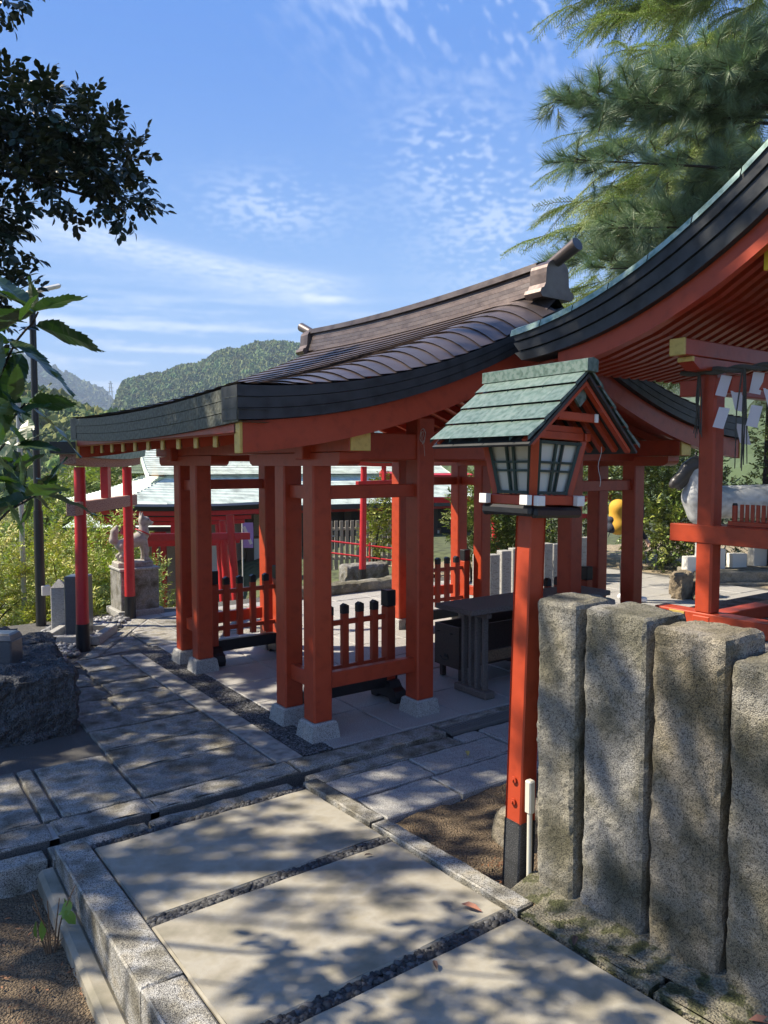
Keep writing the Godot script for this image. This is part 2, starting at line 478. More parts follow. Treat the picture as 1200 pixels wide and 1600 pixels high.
func put_sky(data: PackedByteArray, q: int, c: Color) -> void:
	c = c.linear_to_srgb()
	data[q] = int(clampf(c.r, 0, 1) * 255.0)
	data[q + 1] = int(clampf(c.g, 0, 1) * 255.0)
	data[q + 2] = int(clampf(c.b, 0, 1) * 255.0)

# ---------------------------------------------------------------- ground, paving, path
func land(x: float, z: float) -> float: # height of the natural ground
	var f := x * 0.579 - z * 0.815          # metres ahead of the camera
	var s := x * 0.815 + z * 0.579          # metres to its side
	var drop := smoothstep(10.2, 17.0, -z) * (1.0 - smoothstep(6.5, 10.0, x)) * -1.6
	drop += smoothstep(22.0, 120.0, f) * -9.0
	if x > 7.0: drop *= 1.0 - smoothstep(0.0, 1.0, (x - 7.0) / 4.0) * (1.0 - smoothstep(22.0, 60.0, f))
	return -0.34 + drop + (0.3 * smoothstep(8.2, 8.8, x)) * (1.0 - smoothstep(20.0, 30.0, f))

func build_ground() -> void:
	var b := MB.new()
	var g := 90
	var at := func(i: int) -> float:
		var s := 2.0 * i / g - 1.0
		return signf(s) * (absf(s) * 14.0 + pow(absf(s), 5.0) * 3500.0)
	for i in g:
		for j in g:
			var x0: float = at.call(i)
			var x1: float = at.call(i + 1)
			var z0: float = at.call(j)
			var z1: float = at.call(j + 1)
			b.quad(V(x0, land(x0, z0), z0), V(x1, land(x1, z0), z0), V(x1, land(x1, z1), z1), V(x0, land(x0, z1), z1), Vector3.UP)
	lone("ground", b, M.earth, "earth and grass ground falling away behind the shrine", "ground", "", "structure")
	b = MB.new()
	bumpy(b, V(-3.0, -0.19, -4.02), V(3.78, 0, 0), V(0, 0, 5.0), 60, 90, 0.022, 71)
	lone("planting_bed", b, M.soil, "bare brown soil of the planting bed beside the kerb", "soil", "", "structure")
	b = MB.new()
	bumpy(b, V(2.29, -0.045, -3.32), V(2.6, 0.0, 0), V(0, 0.07, 1.4), 60, 36, 0.018, 72)
	lone("soil_patch", b, M.soil, "patch of bare soil around the foot of the lantern", "soil", "", "structure")
	b = MB.new()
	bumpy(b, V(8.6, -0.03, -12.0), V(14, 0, 0), V(0, 0, 9.0), 70, 50, 0.025, 73)
	lone("sand_yard", b, M.sand, "pale sandy yard in sunlight behind the shrine", "sand", "", "structure")

func bumpy(b: MB, o: Vector3, u: Vector3, w: Vector3, nu: int, nw: int, amp: float, sd: int) -> void:
	var f := noise(sd, 1.0, FastNoiseLite.TYPE_SIMPLEX, 5)
	var P := func(i: int, j: int) -> Vector3:
		var p := o + u * (float(i) / nu) + w * (float(j) / nw)
		p.y += amp * (f.get_noise_2d(p.x * 2.2, p.z * 2.2) + 0.6 * f.get_noise_2d(p.x * 9.0, p.z * 9.0))
		return p
	for i in nu:
		for j in nw:
			b.quad(P.call(i, j), P.call(i + 1, j), P.call(i + 1, j + 1), P.call(i, j + 1), Vector3.UP)

# one paving stone: an outline on the ground with a rough, slightly rounded top
func slab(poly: Array, top: float, thick: float, sd: int, rough := 0.004, slope := 0.0, z0 := 0.0) -> MB:
	var b := MB.new()
	var pk := PackedVector2Array(poly)
	if Geometry2D.is_polygon_clockwise(pk): pk.reverse()
	var inner: Array = Geometry2D.offset_polygon(pk, -0.008)
	var f := noise(sd, 6.0, FastNoiseLite.TYPE_SIMPLEX, 3)
	var H := func(p: Vector2, d: float) -> Vector3: return V(p.x, top - d + slope * (p.y - z0) + rough * f.get_noise_2d(p.x, p.y), p.y)
	if inner.is_empty(): return b
	var ip: PackedVector2Array = inner[0]
	# top as a fan of strips, fine enough to undulate
	var box := Rect2(ip[0], Vector2.ZERO)
	for p in ip: box = box.expand(p)
	var st := maxf(0.05, maxf(box.size.x, box.size.y) / 10.0)
	var x := box.position.x
	while x < box.end.x - 1e-4:
		var z := box.position.y
		while z < box.end.y - 1e-4:
			var cell := PackedVector2Array([Vector2(x, z), Vector2(x + st, z), Vector2(x + st, z + st), Vector2(x, z + st)])
			for q in Geometry2D.intersect_polygons(ip, cell):
				for k in range(1, q.size() - 1): b.tri(H.call(q[0], 0.0), H.call(q[k], 0.0), H.call(q[k + 1], 0.0), Vector3.UP)
			z += st
		x += st
	for i in pk.size():
		var p := pk[i]
		var q := pk[(i + 1) % pk.size()]
		var out := V(q.y - p.y, 0, p.x - q.x)
		var m := mini(ip.size(), pk.size())
		if ip.size() == pk.size():
			# nearest inner corners
			var a := near_of(ip, p)
			var c := near_of(ip, q)
			b.quad(H.call(a, 0.0), H.call(c, 0.0), H.call(q, 0.007), H.call(p, 0.007), out + Vector3.UP)
		b.quad(H.call(p, 0.007), H.call(q, 0.007), V(q.x, top - thick + slope * (q.y - z0), q.y), V(p.x, top - thick + slope * (p.y - z0), p.y), out)
	return b

func near_of(ps: PackedVector2Array, p: Vector2) -> Vector2:
	var best := ps[0]
	for q in ps:
		if q.distance_squared_to(p) < best.distance_squared_to(p): best = q
	return best

func rect(x0: float, x1: float, z0: float, z1: float) -> Array:
	return [Vector2(x0, z0), Vector2(x1, z0), Vector2(x1, z1), Vector2(x0, z1)]

func build_paving() -> void:
	var sd := 1000
	# raised paving beside the pavilion
	var base := MB.new()
	base.box(V(0.2, -0.17, -7.15), V(4.5, 0.3, 5.98))
	var pave := Node3D.new(); pave.name = "stone_paving"; add_child(pave)
	tag(pave, "grey granite slab paving leading past the pavilion", "paving", "", "structure")
	part(pave, "bed", base, M.mortar)
	var slabs := [
		[Vector2(1.753, -7.769), Vector2(2.953, -9.635), Vector2(3.058, -9.486), Vector2(2.035, -7.915)],
		[Vector2(2.055, -7.925), Vector2(2.60, -8.76), Vector2(2.585, -7.985), Vector2(2.13, -7.93)],
		[Vector2(2.66, -8.84), Vector2(3.02, -9.36), Vector2(3.075, -8.88)],
		[Vector2(2.63, -8.77), Vector2(3.079, -8.85), Vector2(3.11, -8.52), Vector2(2.923, -8.014), Vector2(2.625, -7.999)],
		[Vector2(3.054, -9.44), Vector2(3.486, -9.55), Vector2(3.14, -8.57), Vector2(3.09, -8.86)],
		[Vector2(3.16, -8.55), Vector2(3.52, -9.53), Vector2(4.6, -9.6), Vector2(4.6, -8.02), Vector2(2.95, -8.01)],
		rect(1.80, 2.225, -7.85, -7.37), rect(1.775, 2.225, -7.34, -6.92), [Vector2(1.62, -7.34), Vector2(1.75, -7.30), Vector2(1.76, -6.93), Vector2(1.58, -6.9)],
		rect(1.785, 2.225, -6.89, -6.49), [Vector2(1.56, -6.86), Vector2(1.72, -6.83), Vector2(1.765, -6.49), Vector2(1.49, -6.45)],
		rect(1.725, 2.225, -6.46, -6.06), [Vector2(1.47, -6.42), Vector2(1.69, -6.42), Vector2(1.705, -6.07), Vector2(1.39, -6.03)],
		rect(1.375, 2.225, -6.03, -5.69), rect(1.375, 2.225, -5.66, -5.24), rect(1.368, 2.225, -5.215, -4.82), rect(1.365, 2.225, -4.80, -4.372),
		rect(0.915, 1.345, -5.17, -4.372), rect(0.815, 0.897, -5.19, -4.372), rect(-0.4, 0.797, -5.2, -4.372), rect(-2.0, -0.42, -5.2, -4.372),
	]
	for s in slabs:
		sd += 1
		part(pave, "paving_slab", slab(s, 0.0, 0.12, sd, 0.008), M["granite" if sd % 3 else "granite_grey"])
	part(pave, "paving_slab", slab([Vector2(0.93, -5.62), Vector2(1.30, -5.66), Vector2(1.33, -5.30), Vector2(0.93, -5.24)], -0.03, 0.1, 5, 0.002), M.cement)
	for s in [[2.245, 2.44, -5.15, -4.38], [2.245, 2.44, -6.2, -5.17], [2.245, 2.44, -7.82, -6.22]]:
		sd += 1
		part(pave, "border_strip", slab(rect(s[0], s[1], s[2], s[3]), -0.003, 0.1, sd, 0.003), M.cement)
	# kerb stones along the step
	var kerb := Node3D.new(); kerb.name = "kerb"; add_child(kerb)
	tag(kerb, "long granite kerb step in front of the pavilion", "kerb", "", "structure")
	var xs := [-2.0, -0.6, 0.83, 1.36, 2.30, 3.53, 4.3, 5.5, 6.8, 8.2]
	for i in xs.size() - 1:
		sd += 1
		part(kerb, "kerb_stone", slab(rect(xs[i] + 0.012, xs[i + 1] - 0.012, -4.355, -4.165 if i != 5 else -4.27), -0.004, 0.3, sd, 0.010), M["granite_grey" if i < 3 else "granite"])
	# lower kerb row, on the path's side of the gutter
	var xl := [-2.0, -0.5, 0.77, 1.30, 2.20]
	for i in xl.size() - 1:
		sd += 1
		part(kerb, "kerb_stone", slab(rect(xl[i] + 0.012, xl[i + 1] - 0.012, -4.125, -3.97 if i > 1 else -4.01), -0.035, 0.3, sd, 0.008), M.granite)
	for s in [[0.80, 0.85, -4.36, -4.16], [1.335, 1.385, -4.36, -4.16]]:
		part(kerb, "joint", slab(rect(s[0], s[1], s[2], s[3]), -0.012, 0.1, 3, 0.002), M.cement)
	var gut := MB.new()
	gut.box(V(3.0, -0.21, -4.14), V(10.4, 0.22, 0.07))
	part(kerb, "gutter", gut, M.mortar)
	# pavilion floor
	var fl := Node3D.new(); fl.name = "pavilion_floor"; add_child(fl)
	tag(fl, "square grey stone tiles floor under the pavilion", "floor", "", "structure")
	base = MB.new()
	base.box(V(7.2, -0.17, -7.2), V(9.52, 0.3, 6.0))
	part(fl, "bed", base, M.mortar)
	var tiles := []
	for i in 3:
		tiles.append(slab(rect(-0.297, 0.297, -0.297, 0.297), 0.0, 0.06, 300 + i, 0.002).mesh())
	for i in 15:
		for j in 9:
			var x := 2.98 + i * 0.6
			var z := -4.68 - j * 0.6
			if x > 8.5 and z > -5.0: continue
			put(fl, "floor_tile", tiles[(i * 5 + j * 3) % 3], M["slab_tile" if (i * 7 + j * 13) % 5 else "slab_tile_b"], V(x, -0.006 + 0.0015 * ((i * 3 + j * 7) % 4), z))
	# washed gravel band in front of the base stones
	many(fl, "washed_gravel", pebble_mesh(0), M.pebble, scatter_pebbles(func() -> Vector3:
		var z := rng.randf_range(-7.95, -4.385)
		var wide := 0.235
		return V(rng.randf_range(2.45, 2.45 + wide), -0.012, z), 11500, 0.0045, 0.009, 0.05, 0.22), pebble_cols(11500, 0.03, 0.20), "stuff")
	# the sloping path
	var path := Node3D.new(); path.name = "path"; add_child(path)
	tag(path, "concrete slab path with black pebble strips and granite kerbs", "path", "", "structure")
	var pb := MB.new()
	pb.quad(V(0.80, -0.05, -3.97), V(2.3, -0.05, -3.97), V(2.3, 0.2, 1.0), V(0.8, 0.2, 1.0), Vector3.UP)
	part(path, "bed", pb, M.mortar)
	for s in [[-3.90, -3.085], [-3.015, -2.205], [-2.135, -1.33], [-1.26, -0.4]]:
		sd += 1
		part(path, "concrete_slab", slab(rect(0.962, 2.195, s[0], s[1]), 0.0, 0.10, sd, 0.004, 0.05, -3.95), M.concrete)
	for z in [-3.935, -3.05, -2.17, -1.295]:
		var half := 0.024 if z < -3.9 else 0.031
		many(path, "pebble_strip", pebble_mesh(1), M.pebble, scatter_pebbles(func() -> Vector3:
			var zz: float = z + rng.randf_range(-half, half)
			return V(rng.randf_range(0.965, 2.195), 0.05 * (zz + 3.95) - 0.012 + rng.randf_range(-0.006, 0.004), zz), 620 if half < 0.03 else 800, 0.009, 0.017, 0.35, 0.6), pebble_cols(800, 0.025, 0.11), "stuff")
	for s in [[-3.99, -2.62], [-2.612, -0.6]]:
		sd += 1
		part(path, "kerb_stone", slab(rect(0.79, 0.948, s[0], s[1]), 0.012, 0.28, sd, 0.009, 0.05, -3.95), M.granite)
	for s in [[-3.96, -3.24], [-3.22, -2.15], [-2.13, -1.52], [-1.50, -0.6]]:
		sd += 1
		part(path, "kerb_stone", slab(rect(2.208, 2.305, s[0], s[1]), 0.018, 0.26, sd, 0.006, 0.05, -3.95), M["granite" if s[0] < -2.5 else "mossy"])
	pb = MB.new()
	pb.box(V(0.75, -0.205, -2.5), V(0.09, 0.12, 3.0), 0.02, Basis(Vector3.RIGHT, 0.05))
	part(path, "kerb_footing", pb, M.concrete)
	# slabs right of the path, between the kerb and the soil
	var side := Node3D.new(); side.name = "side_paving"; add_child(side)
	tag(side, "granite slabs between the kerb step and the soil patch", "paving", "", "structure")
	pb = MB.new()
	pb.box(V(5.3, -0.16, -3.72), V(6.0, 0.2, 0.80))
	part(side, "bed", pb, M.mortar)
	part(side, "paving_slab", slab([Vector2(2.31, -4.12), Vector2(3.50, -4.12), Vector2(3.50, -3.97), Vector2(2.31, -3.965)], -0.02, 0.2, 41, 0.008), M.granite)
	for s in [[2.33, 2.99, -3.945, -3.66], [3.01, 3.74, -3.945, -3.66], [2.39, 2.93, -3.635, -3.33], [2.95, 3.7, -3.635, -3.33], [3.78, 4.6, -4.1, -3.68], [3.72, 4.6, -3.65, -3.33], [4.62, 6.0, -4.1, -3.33], [3.53, 3.75, -4.1, -3.97]]:
		sd += 1
		part(side, "paving_slab", slab(rect(s[0], s[1], s[2], s[3]), -0.018, 0.12, sd, 0.006), M.granite_pale)
	# drain grating in the gutter
	var gr := thing("drain_grating", "black iron drain grating set beside the kerb step", "grating", V(4.0, -0.03, -4.20))
	b_frame(gr, V(4.03, -0.016, -4.195), 0.98, 0.13)

func b_frame(gr: Node3D, c: Vector3, l: float, w: float) -> void:
	for s in [-1.0, 1.0]:
		var b := MB.new()
		b.box(c + V(0, 0, s * w * 0.5), V(l, 0.025, 0.012))
		part(gr, "rail", b, M.grating)
	var bar := MB.new()
	bar.box(Vector3.ZERO, V(0.011, 0.022, w - 0.012))
	var bm := bar.mesh()
	for i in 34: put(gr, "bar", bm, M.grating, c - gr.position + V(-l * 0.5 + 0.015 + i * (l - 0.03) / 33.0, 0, 0))

func pebble_mesh(kind: int) -> ArrayMesh:
	var b := MB.new()
	var f := noise(90 + kind, 1.3)
	var ns := 7
	var nr := 4
	var P := func(i: int, k: int) -> Vector3:
		var t := PI * i / nr
		var a := TAU * k / ns
		var d := V(sin(t) * cos(a), cos(t), sin(t) * sin(a))
		return d * V(1.35, 0.62, 0.9) * (1.0 + 0.22 * f.get_noise_3d(d.x * 1.3, d.y, d.z * 1.3))
	for i in nr:
		for k in ns:
			var q := [P.call(i, k), P.call(i, k + 1), P.call(i + 1, k + 1), P.call(i + 1, k)]
			var d := V(1.0, 2.2, 1.4)
			b.stri(q[0], q[1], q[2], (q[0] * d).normalized(), (q[1] * d).normalized(), (q[2] * d).normalized())
			b.stri(q[0], q[2], q[3], (q[0] * d).normalized(), (q[2] * d).normalized(), (q[3] * d).normalized())
	return b.mesh()

func scatter_pebbles(where: Callable, n: int, r0: float, r1: float, tilt := 0.3, _t2 := 0.3) -> Array:
	var out := []
	for i in n:
		var s := rng.randf_range(r0, r1)
		var bas := Basis(Vector3.UP, rng.randf() * TAU) * Basis(Vector3.RIGHT, rng.randfn() * tilt) * Basis(Vector3.FORWARD, rng.randfn() * tilt)
		out.append(Transform3D(bas.scaled(V(s, s * rng.randf_range(0.8, 1.2), s)), where.call()))
	return out

func pebble_cols(n: int, lo: float, hi: float) -> Array:
	var out := []
	for i in n:
		var g := lo + (hi - lo) * pow(rng.randf(), 2.2)
		out.append(Color(g, g * 1.01, g * 1.04))
	return out

# hills: ridge lines with real slopes, covered with tree crowns
func build_hills() -> void:
	hill("hill", "wooded green hill rising behind the shrine roofs", 620.0, [[-22.5, -1.0], [-20.7, 7.0], [-19.8, 38.0], [-18.5, 63.0], [-16.3, 68.0], [-14.2, 75.0], [-11.4, 88.0], [-9.2, 93.0], [-7.2, 92.0], [-5.0, 86.0], [-1.0, 92.0], [6.0, 80.0], [16.0, 95.0], [30.0, 70.0]], 230.0, 5600, 3.2, 81, Color(0.095, 0.145, 0.042))
	hill("hill", "far blue wooded ridge beyond the nearer hill", 1500.0, [[-55.0, 150.0], [-40.0, 190.0], [-30.0, 200.0], [-26.0, 185.0], [-24.0, 168.0], [-22.5, 150.0], [-21.0, 132.0], [-18.0, 80.0], [-10.0, 60.0], [10.0, 90.0]], 420.0, 1500, 9.0, 82, Color(0.08, 0.125, 0.05))
	hill("hill", "low green wooded slope between the shrine and the hills", 170.0, [[-50.0, 12.0], [-35.0, 14.0], [-27.0, 15.0], [-23.5, 13.5], [-21.0, 11.0], [-19.3, 9.0], [-16.5, 7.0], [-12.0, 6.0], [0.0, 8.0], [20.0, 12.0], [40.0, 14.0]], 75.0, 1900, 2.1, 83, Color(0.13, 0.17, 0.035))

func hill(called: String, label: String, dist: float, ridge: Array, deep: float, trees: int, size: float, sd: int, tint: Color) -> void:
	var root := Node3D.new()
	root.name = numbered(self, called)
	add_child(root)
	tag(root, label, "hill", "", "structure")
	var f := noise(sd, 0.012 * 600.0 / dist, FastNoiseLite.TYPE_SIMPLEX, 4)
	var H := func(a: float, t: float) -> Vector3: # a: degrees from the camera's heading, t: 0 foot .. 1 ridge .. 2 far foot
		var h: float = ridge[0][1]
		for i in ridge.size() - 1:
			if a >= ridge[i][0]:
				var q: float = clampf((a - ridge[i][0]) / (ridge[i + 1][0] - ridge[i][0]), 0.0, 1.0)
				h = lerpf(ridge[i][1], ridge[i + 1][1], smoothstep(0.0, 1.0, q))
		var r := dist - deep * (1.0 - t)
		var w := deg_to_rad(a + 35.4)
		var up := sin(minf(t, 2.0) * PI * 0.5)
		var y := -11.0 + (h + 11.0) * pow(maxf(up, 0.0), 1.15)
		var p := V(sin(w) * r, 0, -cos(w) * r)
		y += f.get_noise_2d(p.x, p.z) * size * 2.0 * up * (1.0 - 0.6 * t) 
		return V(p.x, y, p.z)
	var b := MB.new()
	var a0: float = ridge[0][0]
	var a1: float = ridge[-1][0]
	var na := 70
	var nt := 16
	for i in na:
		for j in nt:
			var q := []
			for k in [[0, 0], [1, 0], [1, 1], [0, 1]]: q.append(H.call(lerpf(a0, a1, float(i + k[0]) / na), 2.0 * (j + k[1]) / nt))
			b.quad(q[0], q[1], q[2], q[3], Vector3.UP)
	part(root, "slope", b, M.hill_far)
	var where := []
	var cols := []
	var vmax := minf(a1, 0.0)
	for i in trees:
		var t := 1.06 - pow(rng.randf(), 1.25) * 1.0
		var a := rng.randf_range(maxf(a0, -29.0), vmax)
		var p: Vector3 = H.call(a, t)
		var s := size * rng.randf_range(0.55, 1.25)
		where.append(Transform3D(Basis(Vector3.UP, rng.randf() * TAU).scaled(V(s, s * rng.randf_range(0.7, 1.25), s)), p + V(0, s * 0.25, 0)))
		var g := rng.randf_range(0.55, 1.35)
		cols.append(Color(tint.r * g * rng.randf_range(0.8, 1.35), tint.g * g, tint.b * g))
	many(root, "forest", crown_lump(sd), M.forest, where, cols, "stuff")

func crown_lump(sd: int) -> ArrayMesh: # a distant tree crown: a lump of many facets
	var b := MB.new()
	var f := noise(sd + 5, 1.6, FastNoiseLite.TYPE_SIMPLEX, 3)
	var ns := 18
	var nr := 11
	var P := func(i: int, k: int) -> Vector3:
		var t := PI * i / nr
		var a := TAU * (k % ns) / ns
		var d := V(sin(t) * cos(a), cos(t), sin(t) * sin(a))
		return d * (1.0 + 0.55 * f.get_noise_3d(d.x * 1.7, d.y * 1.7, d.z * 1.7) + 0.25 * f.get_noise_3d(d.x * 5.0, d.y * 5.0, d.z * 5.0))
	for i in nr:
		for k in ns:
			var a: Vector3 = P.call(i, k)
			var c: Vector3 = P.call(i, k + 1)
			var d: Vector3 = P.call(i + 1, k + 1)
			var e: Vector3 = P.call(i + 1, k)
			b.quad(a, c, d, e, a + c + d + e)
	return b.mesh()

# ---------------------------------------------------------------- the pavilion
const RX := 4.52      # ridge
const EX := 1.82      # eave
const ZN := -4.0      # near verge
const ZF := -7.92     # far verge

func roof_y(t: float, z: float) -> float: # t: 0 eave .. 1 ridge; the sheet rolls down towards both verges
	var yi := 2.41 + 0.51 * t + 0.42 * t * t
	var yv := 2.41 + 0.03 * t + 0.72 * t * t
	var w := clampf(minf(ZN - z, z - ZF) / 0.5, 0.0, 1.0)
	var sag := 0.05 * pow(absf((z - (ZN + ZF) * 0.5) / ((ZN - ZF) * 0.5)), 2.0) - 0.05
	return lerpf(yv, yi, 1.0 - (1.0 - w) * (1.0 - w)) + sag

func build_pavilion() -> void:
	var r := thing("pavilion", "open vermilion timber pavilion with a curved brown copper gable roof", "pavilion", V(4.52, 0, -5.95))
	var posts := [[2.72, -4.65], [2.72, -5.08], [3.65, -4.65], [2.72, -7.25], [2.72, -6.82], [3.65, -7.25], [6.32, -4.65], [6.32, -5.08], [5.4, -4.65], [6.32, -7.25], [6.32, -6.82], [5.4, -7.25]]
	for i in posts.size():
		var p: Array = posts[i]
		var tall: bool = i % 3 == 2
		var b := MB.new()
		var w := 0.165 if i % 3 == 2 else 0.155
		var top := 2.32 if tall else 1.955
		b.box(V(p[0], (top + 0.11) * 0.5, p[1]), V(w, top - 0.11, w), 0.012)
		part(r, "post", b, M.vermilion)
		b = MB.new()
		frustum(b, V(p[0], -0.01, p[1]), 0.238, 0.203, 0.125)
		part(r, "base_stone", b, M.granite_pale)
	# rails through the posts
	for z in [-4.65, -7.25]:
		for xx in [[2.72, 3.65], [5.4, 6.32]]:
			for y in [1.757, 0.39]:
				var b := MB.new()
				b.box(V((xx[0] + xx[1]) * 0.5, y, z), V(xx[1] - xx[0] + 0.02, 0.10 if y > 1.0 else 0.115, 0.062), 0.005)
				part(r, "rail", b, M.vermilion)
	for x in [2.72, 6.32]:
		for zz in [[-4.65, -5.08], [-7.25, -6.82]]:
			for y in [1.757, 0.39]:
				var b := MB.new()
				b.box(V(x, y, (zz[0] + zz[1]) * 0.5), V(0.058, 0.10 if y > 1.0 else 0.115, absf(zz[1] - zz[0]) + 0.02), 0.005)
				part(r, "rail", b, M.vermilion)
	# boat-shaped brackets under the purlins
	for x in [2.72, 6.32]:
		for zc in [-4.89, -7.03]:
			var b := MB.new()
			var poly := []
			var L := 0.68
			for k in 9:
				var a := PI * 0.5 * k / 8.0
				poly.append(Vector2(-L + 0.075 - 0.075 * sin(a) * 1.0, 1.95 + 0.085 - 0.085 * cos(a)))
			poly = [Vector2(-L, 2.035)]
			for k in 7: poly.append(Vector2(-L + 0.08 - 0.08 * cos(PI * 0.5 * k / 6.0), 1.99 - 0.045 * sin(PI * 0.5 * k / 6.0)))
			for k in 7: poly.append(Vector2(L - 0.08 + 0.08 * sin(PI * 0.5 * k / 6.0), 1.99 - 0.045 * cos(PI * 0.5 * k / 6.0)))
			poly.append(Vector2(L, 2.035))
			b.prism(poly, V(x - 0.085, 0, zc), V(x + 0.085, 0, zc), Vector3.BACK, Vector3.UP)
			part(r, "bracket", b, M.vermilion)
	# purlins with gold end plates
	for x in [2.72, 6.32]:
		var b := MB.new()
		b.box(V(x, 2.112, -5.96), V(0.16, 0.148, 3.72), 0.006)
		part(r, "purlin", b, M.vermilion)
		for e in [[-4.09, 1.0], [-7.83, -1.0]]:
			b = MB.new()
			b.box(V(x, 2.112, e[0]), V(0.15, 0.138, 0.02), 0.003)
			part(r, "end_plate", b, M.gold)
	var b0 := MB.new()
	b0.box(V(RX, 3.0, -5.96), V(0.14, 0.16, 3.72), 0.006)
	part(r, "ridge_beam", b0, M.vermilion)
	# tie beams across, short king posts and frog-leg struts
	for z in [-4.65, -7.25]:
		var b := MB.new()
		b.box(V(4.52, 2.09, z), V(3.9, 0.2, 0.115), 0.008)
		part(r, "tie_beam", b, M.vermilion)
		b = MB.new()
		b.box(V(RX, 2.54, z), V(0.16, 0.76, 0.12), 0.006)
		part(r, "king_post", b, M.vermilion)
		b = MB.new()
		b.prism([Vector2(-0.8, 2.19), Vector2(-0.5, 2.3), Vector2(-0.25, 2.52), Vector2(0.25, 2.52), Vector2(0.5, 2.3), Vector2(0.8, 2.19)], V(RX, 0, z - 0.04), V(RX, 0, z + 0.04), Vector3.RIGHT, Vector3.UP)
		part(r, "strut", b, M.vermilion)
	# rafters with gold tips, soffit boards above them
	var zs := []
	var z := ZN - 0.30
	while z > ZF + 0.25:
		zs.append(z); z -= 0.335
	for side in [-1.0, 1.0]:
		var H := func(t: float, zz: float, down: float) -> Vector3:
			return V(RX + side * (RX - EX) * (1.0 - t), under_y(t) - down, zz)
		for zz in zs:
			var b := MB.new()
			for k in 6:
				var t0 := 0.055 + 0.9 * k / 6.0
				var t1 := 0.055 + 0.9 * (k + 1) / 6.0
				b.beam(H.call(t0, zz, 0.05), H.call(t1, zz, 0.05), 0.06, 0.075, 0.0)
			part(r, "rafter", b, M.vermilion)
			b = MB.new()
			var p: Vector3 = H.call(0.05, zz, 0.054)
			b.box(p, V(0.012, 0.075, 0.064), 0.002)
			part(r, "rafter_tip", b, M.gold)
		var s := MB.new()
		for k in 16:
			var t0 := k / 16.0
			var t1 := (k + 1) / 16.0
			s.quad(H.call(t0, ZN - 0.1, 0.0), H.call(t1, ZN - 0.1, 0.0), H.call(t1, ZF + 0.1, 0.0), H.call(t0, ZF + 0.1, 0.0), Vector3.DOWN)
		part(r, "soffit", s, M.vermilion)
		# eave board that the rafter tips carry
		var eb := MB.new()
		eb.box(V(RX + side * (RX - EX - 0.06), 2.168, -5.96), V(0.05, 0.07, 3.72), 0.004)
		part(r, "eave_board", eb, M.vermilion)
		# bargeboards
		for e in [[ZN - 0.085, -1.0], [ZF + 0.085, 1.0]]:
			var b := MB.new()
			var poly := []
			for k in 15:
				var t := 0.02 + 0.98 * k / 14.0
				poly.append(Vector2(side * (RX - EX) * (1.0 - t), verge_y(t) - fas(t) - 0.004))
			for k in 15:
				var t := 1.0 - 0.98 * k / 14.0
				poly.append(Vector2(side * (RX - EX) * (1.0 - t), verge_y(t) - fas(t) - 0.19 + 0.02 * sin(t * PI)))
			b.prism(poly, V(RX, 0, e[0] + 0.03 * e[1]), V(RX, 0, e[0] - 0.03 * e[1]), Vector3.RIGHT, Vector3.UP)
			part(r, "bargeboard", b, M.vermilion)
			b = MB.new()
			b.box(V(RX + side * (RX - EX - 0.045), verge_y(0.02) - fas(0.02) - 0.098, e[0]), V(0.02, 0.19, 0.075), 0.003)
			part(r, "end_plate", b, M.gold)
	# verge and eave fascias in two lapped layers
	for side in [-1.0, 1.0]:
		for e in [[ZN, 1.0], [ZF, -1.0]]:
			for layer in 3:
				var b := MB.new()
				var poly := []
				var u0 := layer / 3.0
				var u1 := (layer + 1) / 3.0 - 0.008
				for k in 25: 
					var t := k / 24.0
					poly.append(Vector2(side * (RX - EX) * (1.0 - t), verge_y(t) - fas(t) * u0 - 0.002))
				for k in 25:
					var t := 1.0 - k / 24.0
					poly.append(Vector2(side * (RX - EX) * (1.0 - t), verge_y(t) - fas(t) * u1))
				b.prism(poly, V(RX, 0, e[0] - e[1] * 0.004 * layer), V(RX, 0, e[0] - e[1] * 0.22), Vector3.RIGHT, Vector3.UP)
				part(r, "verge_edge", b, M.copper_dark)
		for layer in 3:
			var b := MB.new()
			var n := 24
			for k in n:
				var z0 := lerpf(ZN, ZF, float(k) / n)
				var z1 := lerpf(ZN, ZF, float(k + 1) / n)
				var u0 := 0.21 * layer / 3.0 + 0.002
				var u1 := 0.21 * (layer + 1) / 3.0 - 0.001
				var x: float = RX + side * (RX - EX - 0.003 * layer)
				var y0 := roof_y(0.0, z0)
				var y1 := roof_y(0.0, z1)
				b.quad(V(x, y0 - u0, z0), V(x, y1 - u0, z1), V(x, y1 - u1, z1), V(x, y0 - u1, z0), V(side, 0, 0))
				b.quad(V(x, y0 - u1, z0), V(x, y1 - u1, z1), V(x - side * 0.2, y1 - u1, z1), V(x - side * 0.2, y0 - u1, z0), Vector3.DOWN)
			part(r, "eave_edge", b, M.copper_edge)
	build_sheets(r)
	build_ridge(r)
	# wire left hanging on the post head
	var b := MB.new()
	var pts := []
	for k in 34: pts.append(V(3.60 + (0.022 + 0.008 * sin(k * 0.37)) * sin(k * 0.55), 2.17 + (0.05 + 0.012 * cos(k * 0.23)) * cos(k * 0.55), -4.555 + 0.008 * sin(k * 1.3)))
	pts.append(V(3.615, 2.12, -4.56)); pts.append(V(3.625, 2.02, -4.56))
	var rad := []
	for k in pts.size(): rad.append(0.0016)
	b.tube(pts, rad, 4)
	lone("wire_coil", b, M.wire, "loose coil of thin pale wire hanging on the pavilion post head", "wire")

func verge_y(t: float) -> float: return 2.41 + 0.03 * t + 0.72 * t * t
func fas(t: float) -> float: return 0.20 - 0.06 * t
func under_y(t: float) -> float: return 2.138 + 0.36 * t + 0.52 * t * t

